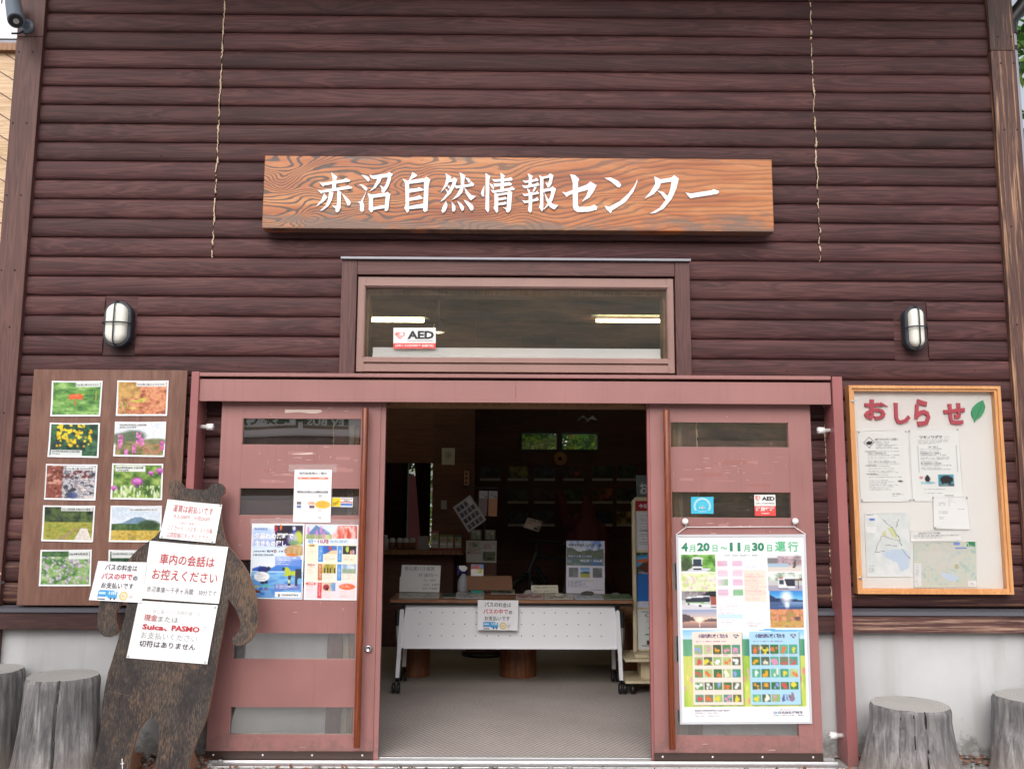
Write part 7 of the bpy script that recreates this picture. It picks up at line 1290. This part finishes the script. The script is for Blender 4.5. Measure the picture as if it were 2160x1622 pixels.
# ------------------------------------------------------------------ behind the camera: the parked bus and the wooded hill that the glass reflects
YBUS = -9.5; YV_ = 2*(YD+.0165)-YBUS
def V(u, v): p = P(u, v, YV_); return (p[0], YBUS, p[2])
zlow = V(640, 922)[2]; ztopb = V(640, 858)[2]; bx0, bx1 = -8.9, V(860, 900)[0]
bus = thing('parked_bus', 'white electric bus parked behind the viewer, mirrored in the left door glass', 'bus', ((bx0+bx1)/2, YBUS-1.2, 0))
b = MB(); b.box(bx0, bx1, YBUS-2.4, YBUS, zlow, ztopb); b.build('roof_panel', nmat('bus_white', (.80, .80, .82, 1), .3), bus, .05)
b = MB(); b.box(bx0, bx1, YBUS-2.4, YBUS-.01, zlow-.95, zlow-.002); b.build('window_band', nmat('bus_window', (.012, .014, .016, 1), .08), bus)
b = MB(); b.box(bx0, bx1, YBUS-2.4, YBUS, .35, zlow-.952); b.build('lower_body', nmat('bus_lower', (.62, .62, .64, 1), .3), bus, .03)
for xx in (bx0+1.6, bx1-2.2):
    b = MB(); b.lathe((xx, YBUS-.02, .48), [(.2, .0), (.46, .0), (.48, -.06), (.48, -.25), (0, -.25)], 28, axis='y'); w_ = b.build('wheel', M['black'], bus); b = MB(); b.lathe((xx, YBUS-.015, .48), [(0, .0), (.24, .0), (.26, -.03)], 24, axis='y'); b.build('hubcap', M['steel'], w_)
def bussheet(name, u0, v0, u1, v1, col, lift):
    a, c_ = V(u0, v0), V(u1, v1); b = MB(); b.box(a[0], c_[0], YBUS+lift-.002, YBUS+lift, c_[2], a[2]); return b.build(name, nmat(name, col, .4), bus)
bussheet('green_panel', 638, 870, 737, 899, (.03, .10, .04, 1), .004); bussheet('olive_panel', 638, 899.5, 737, 907, (.085, .10, .025, 1), .004); bussheet('olive_stripe', 440, 899, 626, 906, (.085, .10, .025, 1), .004); bussheet('green_link', 622, 886, 640, 893, (.03, .10, .04, 1), .0042); bussheet('olive_drop', 622, 893, 627, 906, (.085, .10, .025, 1), .0044)
tl, br = V(728, 885), V(648, 899); z_ = dict(c4=[(tl[0], YBUS+.006, tl[2]), (br[0], YBUS+.006, tl[2]), (br[0], YBUS+.006, br[2]), (tl[0], YBUS+.006, br[2])], n=Vector((0, 1, 0)), lift=0, o=bus)
letters(z_, [('EV BUS', 0, 0, 1, 1, (250, 250, 250), .03)])
tl, br = V(612, 868), V(464, 897); z_ = dict(c4=[(tl[0], YBUS+.006, tl[2]), (br[0], YBUS+.006, tl[2]), (br[0], YBUS+.006, br[2]), (tl[0], YBUS+.006, br[2])], n=Vector((0, 1, 0)), lift=0, o=bus)
letters(z_, [('電気で走る', 0, 0, 1, 1, (25, 95, 45), .03)])
b = MB(); n, m_ = 90, 26; vs, cl = [], []
for j in range(m_):
    for i in range(n):
        x = -90+180*i/(n-1); f = j/(m_-1); y = -22-66*f; z = 25*f**.8+2.0*f*mnoise.noise(Vector((x*.03, y*.03, 0)))+.5*min(1, f*4)*mnoise.noise(Vector((x*.22, y*.22, 3)))
        vs.append((x, y, max(-.05, z) if j else -.05))
b.add(vs, [(j*n+i, j*n+i+1, (j+1)*n+i+1, (j+1)*n+i) for j in range(m_-1) for i in range(n-1)], 0, True); tag(b.build('hill', M['hill']), kind='structure')

# ------------------------------------------------------------------ person at the left edge, of whom only a fingertip and the end of a dark phone enter the picture
tip = Vector(P(5, 1212, -1.2)); px_ = tip.x-.50; py_ = -1.28
per = thing('person', 'person at the left picture edge, only a fingertip and a dark phone end in view', 'person', (px_, py_, 0))
def skinned(name, pts, edges, mat, sub=2):
    me = bpy.data.meshes.new(name); me.from_pydata([p[:3] for p in pts], edges, []); me.materials.append(mat)
    o = bpy.data.objects.new(name, me); COL.objects.link(o); o.modifiers.new('skin', 'SKIN'); me.skin_vertices.new() if not me.skin_vertices else None
    for v, p in zip(me.skin_vertices[0].data, pts): v.radius = (p[3], p[4] if len(p) > 4 else p[3])
    me.skin_vertices[0].data[0].use_root = True
    o.modifiers.new('smooth', 'SUBSURF').render_levels = sub; o.modifiers['smooth'].levels = 1; o.modifiers['skin'].use_smooth_shade = True
    attach(o, per); return o
X, Y = px_, py_; wr = tip+Vector((-.175, -.02, -.02))
pts = [(X, Y, .95, .15, .11), (X, Y, 1.12, .14, .10), (X, Y, 1.30, .16, .11), (X, Y, 1.42, .10, .08), (X, Y, 1.50, .052), (X, Y-.02, 1.58, .075, .085), (X, Y-.02, 1.68, .085, .10), (X, Y-.01, 1.76, .05, .06),
 (X+.19, Y, 1.38, .06), (X+.24, Y-.03, 1.12, .045), (wr.x, wr.y, wr.z, .030), (X-.19, Y, 1.38, .06), (X-.25, Y, 1.12, .045), (X-.26, Y-.05, .88, .03),
 (X+.09, Y, .86, .095), (X+.10, Y-.01, .48, .065), (X+.10, Y+.02, .09, .045), (X+.11, Y-.14, .04, .04), (X-.09, Y, .86, .095), (X-.10, Y, .48, .065), (X-.10, Y+.02, .09, .045), (X-.11, Y-.14, .04, .04)]
skinned('body', pts, [(0, 1), (1, 2), (2, 3), (3, 4), (4, 5), (5, 6), (6, 7), (3, 8), (8, 9), (9, 10), (3, 11), (11, 12), (12, 13), (0, 14), (14, 15), (15, 16), (16, 17), (0, 18), (18, 19), (19, 20), (20, 21)], M['skin'])
hp = [(wr.x, wr.y, wr.z, .026), (wr.x+.04, wr.y+.005, wr.z+.008, .030, .018), (wr.x+.085, wr.y+.01, wr.z+.012, .034, .016)]; he = [(0, 1), (1, 2)]
for i, (dz, l) in enumerate(((.018, 1.), (.006, 1.06), (-.008, .98), (-.02, .80))):
    k = len(hp); b0 = Vector((wr.x+.09, wr.y+.012, wr.z+.014+dz)); d_ = (tip-b0) if i == 1 else Vector((.078*l, .006, -.006))
    for f, r in ((.05, .0095), (.5, .0088), (.82, .008), (.96, .006)): q = b0+d_*f+Vector((0, 0, .008*math.sin(f*3.1))); hp.append((q.x, q.y, q.z, r))
    he += [(2, k), (k, k+1), (k+1, k+2), (k+2, k+3)]
k = len(hp)
for q, r in ((Vector((.03, -.02, -.02)), .011), (Vector((.06, -.035, -.03)), .0105), (Vector((.085, -.04, -.03)), .008)): hp.append((wr.x+q.x, wr.y+q.y, wr.z+q.z, r))
he += [(1, k), (k, k+1), (k+1, k+2)]
skinned('hand', hp, he, M['skin'])
hq, hf = [(X-.26, Y-.05, .88, .026), (X-.262, Y-.055, .84, .018, .030), (X-.265, Y-.06, .80, .016, .034)], [(0, 1), (1, 2)]
for dy_, l in ((-.024, .9), (-.008, 1.), (.008, .95), (.023, .75)):
    k = len(hq)
    for f, r in ((.1, .0095), (.5, .009), (.85, .0082), (1., .006)): hq.append((X-.265+.012*f*f, Y-.06+dy_, .79-.078*l*f, r))
    hf += [(2, k), (k, k+1), (k+1, k+2), (k+2, k+3)]
k = len(hq); hq += [(X-.255, Y-.09, .83, .011), (X-.25, Y-.105, .795, .010), (X-.247, Y-.108, .77, .008)]; hf += [(1, k), (k, k+1), (k+1, k+2)]
skinned('hand', hq, hf, M['skin'])
jk = nmat('navy_jacket', (.02, .03, .06, 1), .8); tr_ = nmat('grey_trousers', (.08, .08, .085, 1), .85)
skinned('jacket', [(X, Y, .74, .215, .175), (X, Y, 1.12, .155, .115), (X, Y, 1.30, .175, .125), (X, Y, 1.42, .11, .09), (X+.19, Y, 1.38, .072), (X+.24, Y-.03, 1.12, .058), (wr.x-.03, wr.y-.002, wr.z-.0, .040), (X-.19, Y, 1.38, .072), (X-.25, Y, 1.12, .058), (X-.26, Y-.045, .91, .042)], [(0, 1), (1, 2), (2, 3), (3, 4), (4, 5), (5, 6), (3, 7), (7, 8), (8, 9)], jk)
skinned('trousers', [(X+.085, Y, .90, .10), (X+.095, Y, .72, .095), (X+.10, Y-.01, .48, .078), (X+.10, Y+.01, .10, .062), (X-.085, Y, .90, .10), (X-.095, Y, .72, .095), (X-.10, Y, .48, .078), (X-.10, Y+.01, .10, .062)], [(0, 1), (1, 2), (2, 3), (0, 4), (4, 5), (5, 6), (6, 7)], tr_)
b = MB(); b.blob((X, Y+.012, 1.715), .098, .11, .085, .05, 2); b.build('hair', nmat('dark_hair', (.012, .009, .008, 1), .6), per)
b = MB(); b.blob((X, Y-.125, 1.655), .014, .022, .022, 0, 1); b.blob((X, Y-.108, 1.61), .026, .012, .008, 0, 1); b.build('face_features', nmat('lips_and_nose', (.50, .26, .21, 1), .5), per)
for s_ in (-1, 1): b = MB(); b.blob((X+s_*.034, Y-.108, 1.68), .012, .008, .007, 0, 1); b.build('eye', M['black'], per); b = MB(); b.blob((X+s_*.09, Y-.01, 1.665), .012, .02, .03, 0, 1); b.build('ear', M['skin'], per)
ph = Vector(P(10, 1228, -1.19)); b = MB(); b.box(ph.x-.15, ph.x, ph.y-.075, ph.y, ph.z-.006, ph.z+.005); tag(b.build('phone', M['darkgrey'], None, .003), 'dark phone lying flat under the hand at the left picture edge', 'phone')
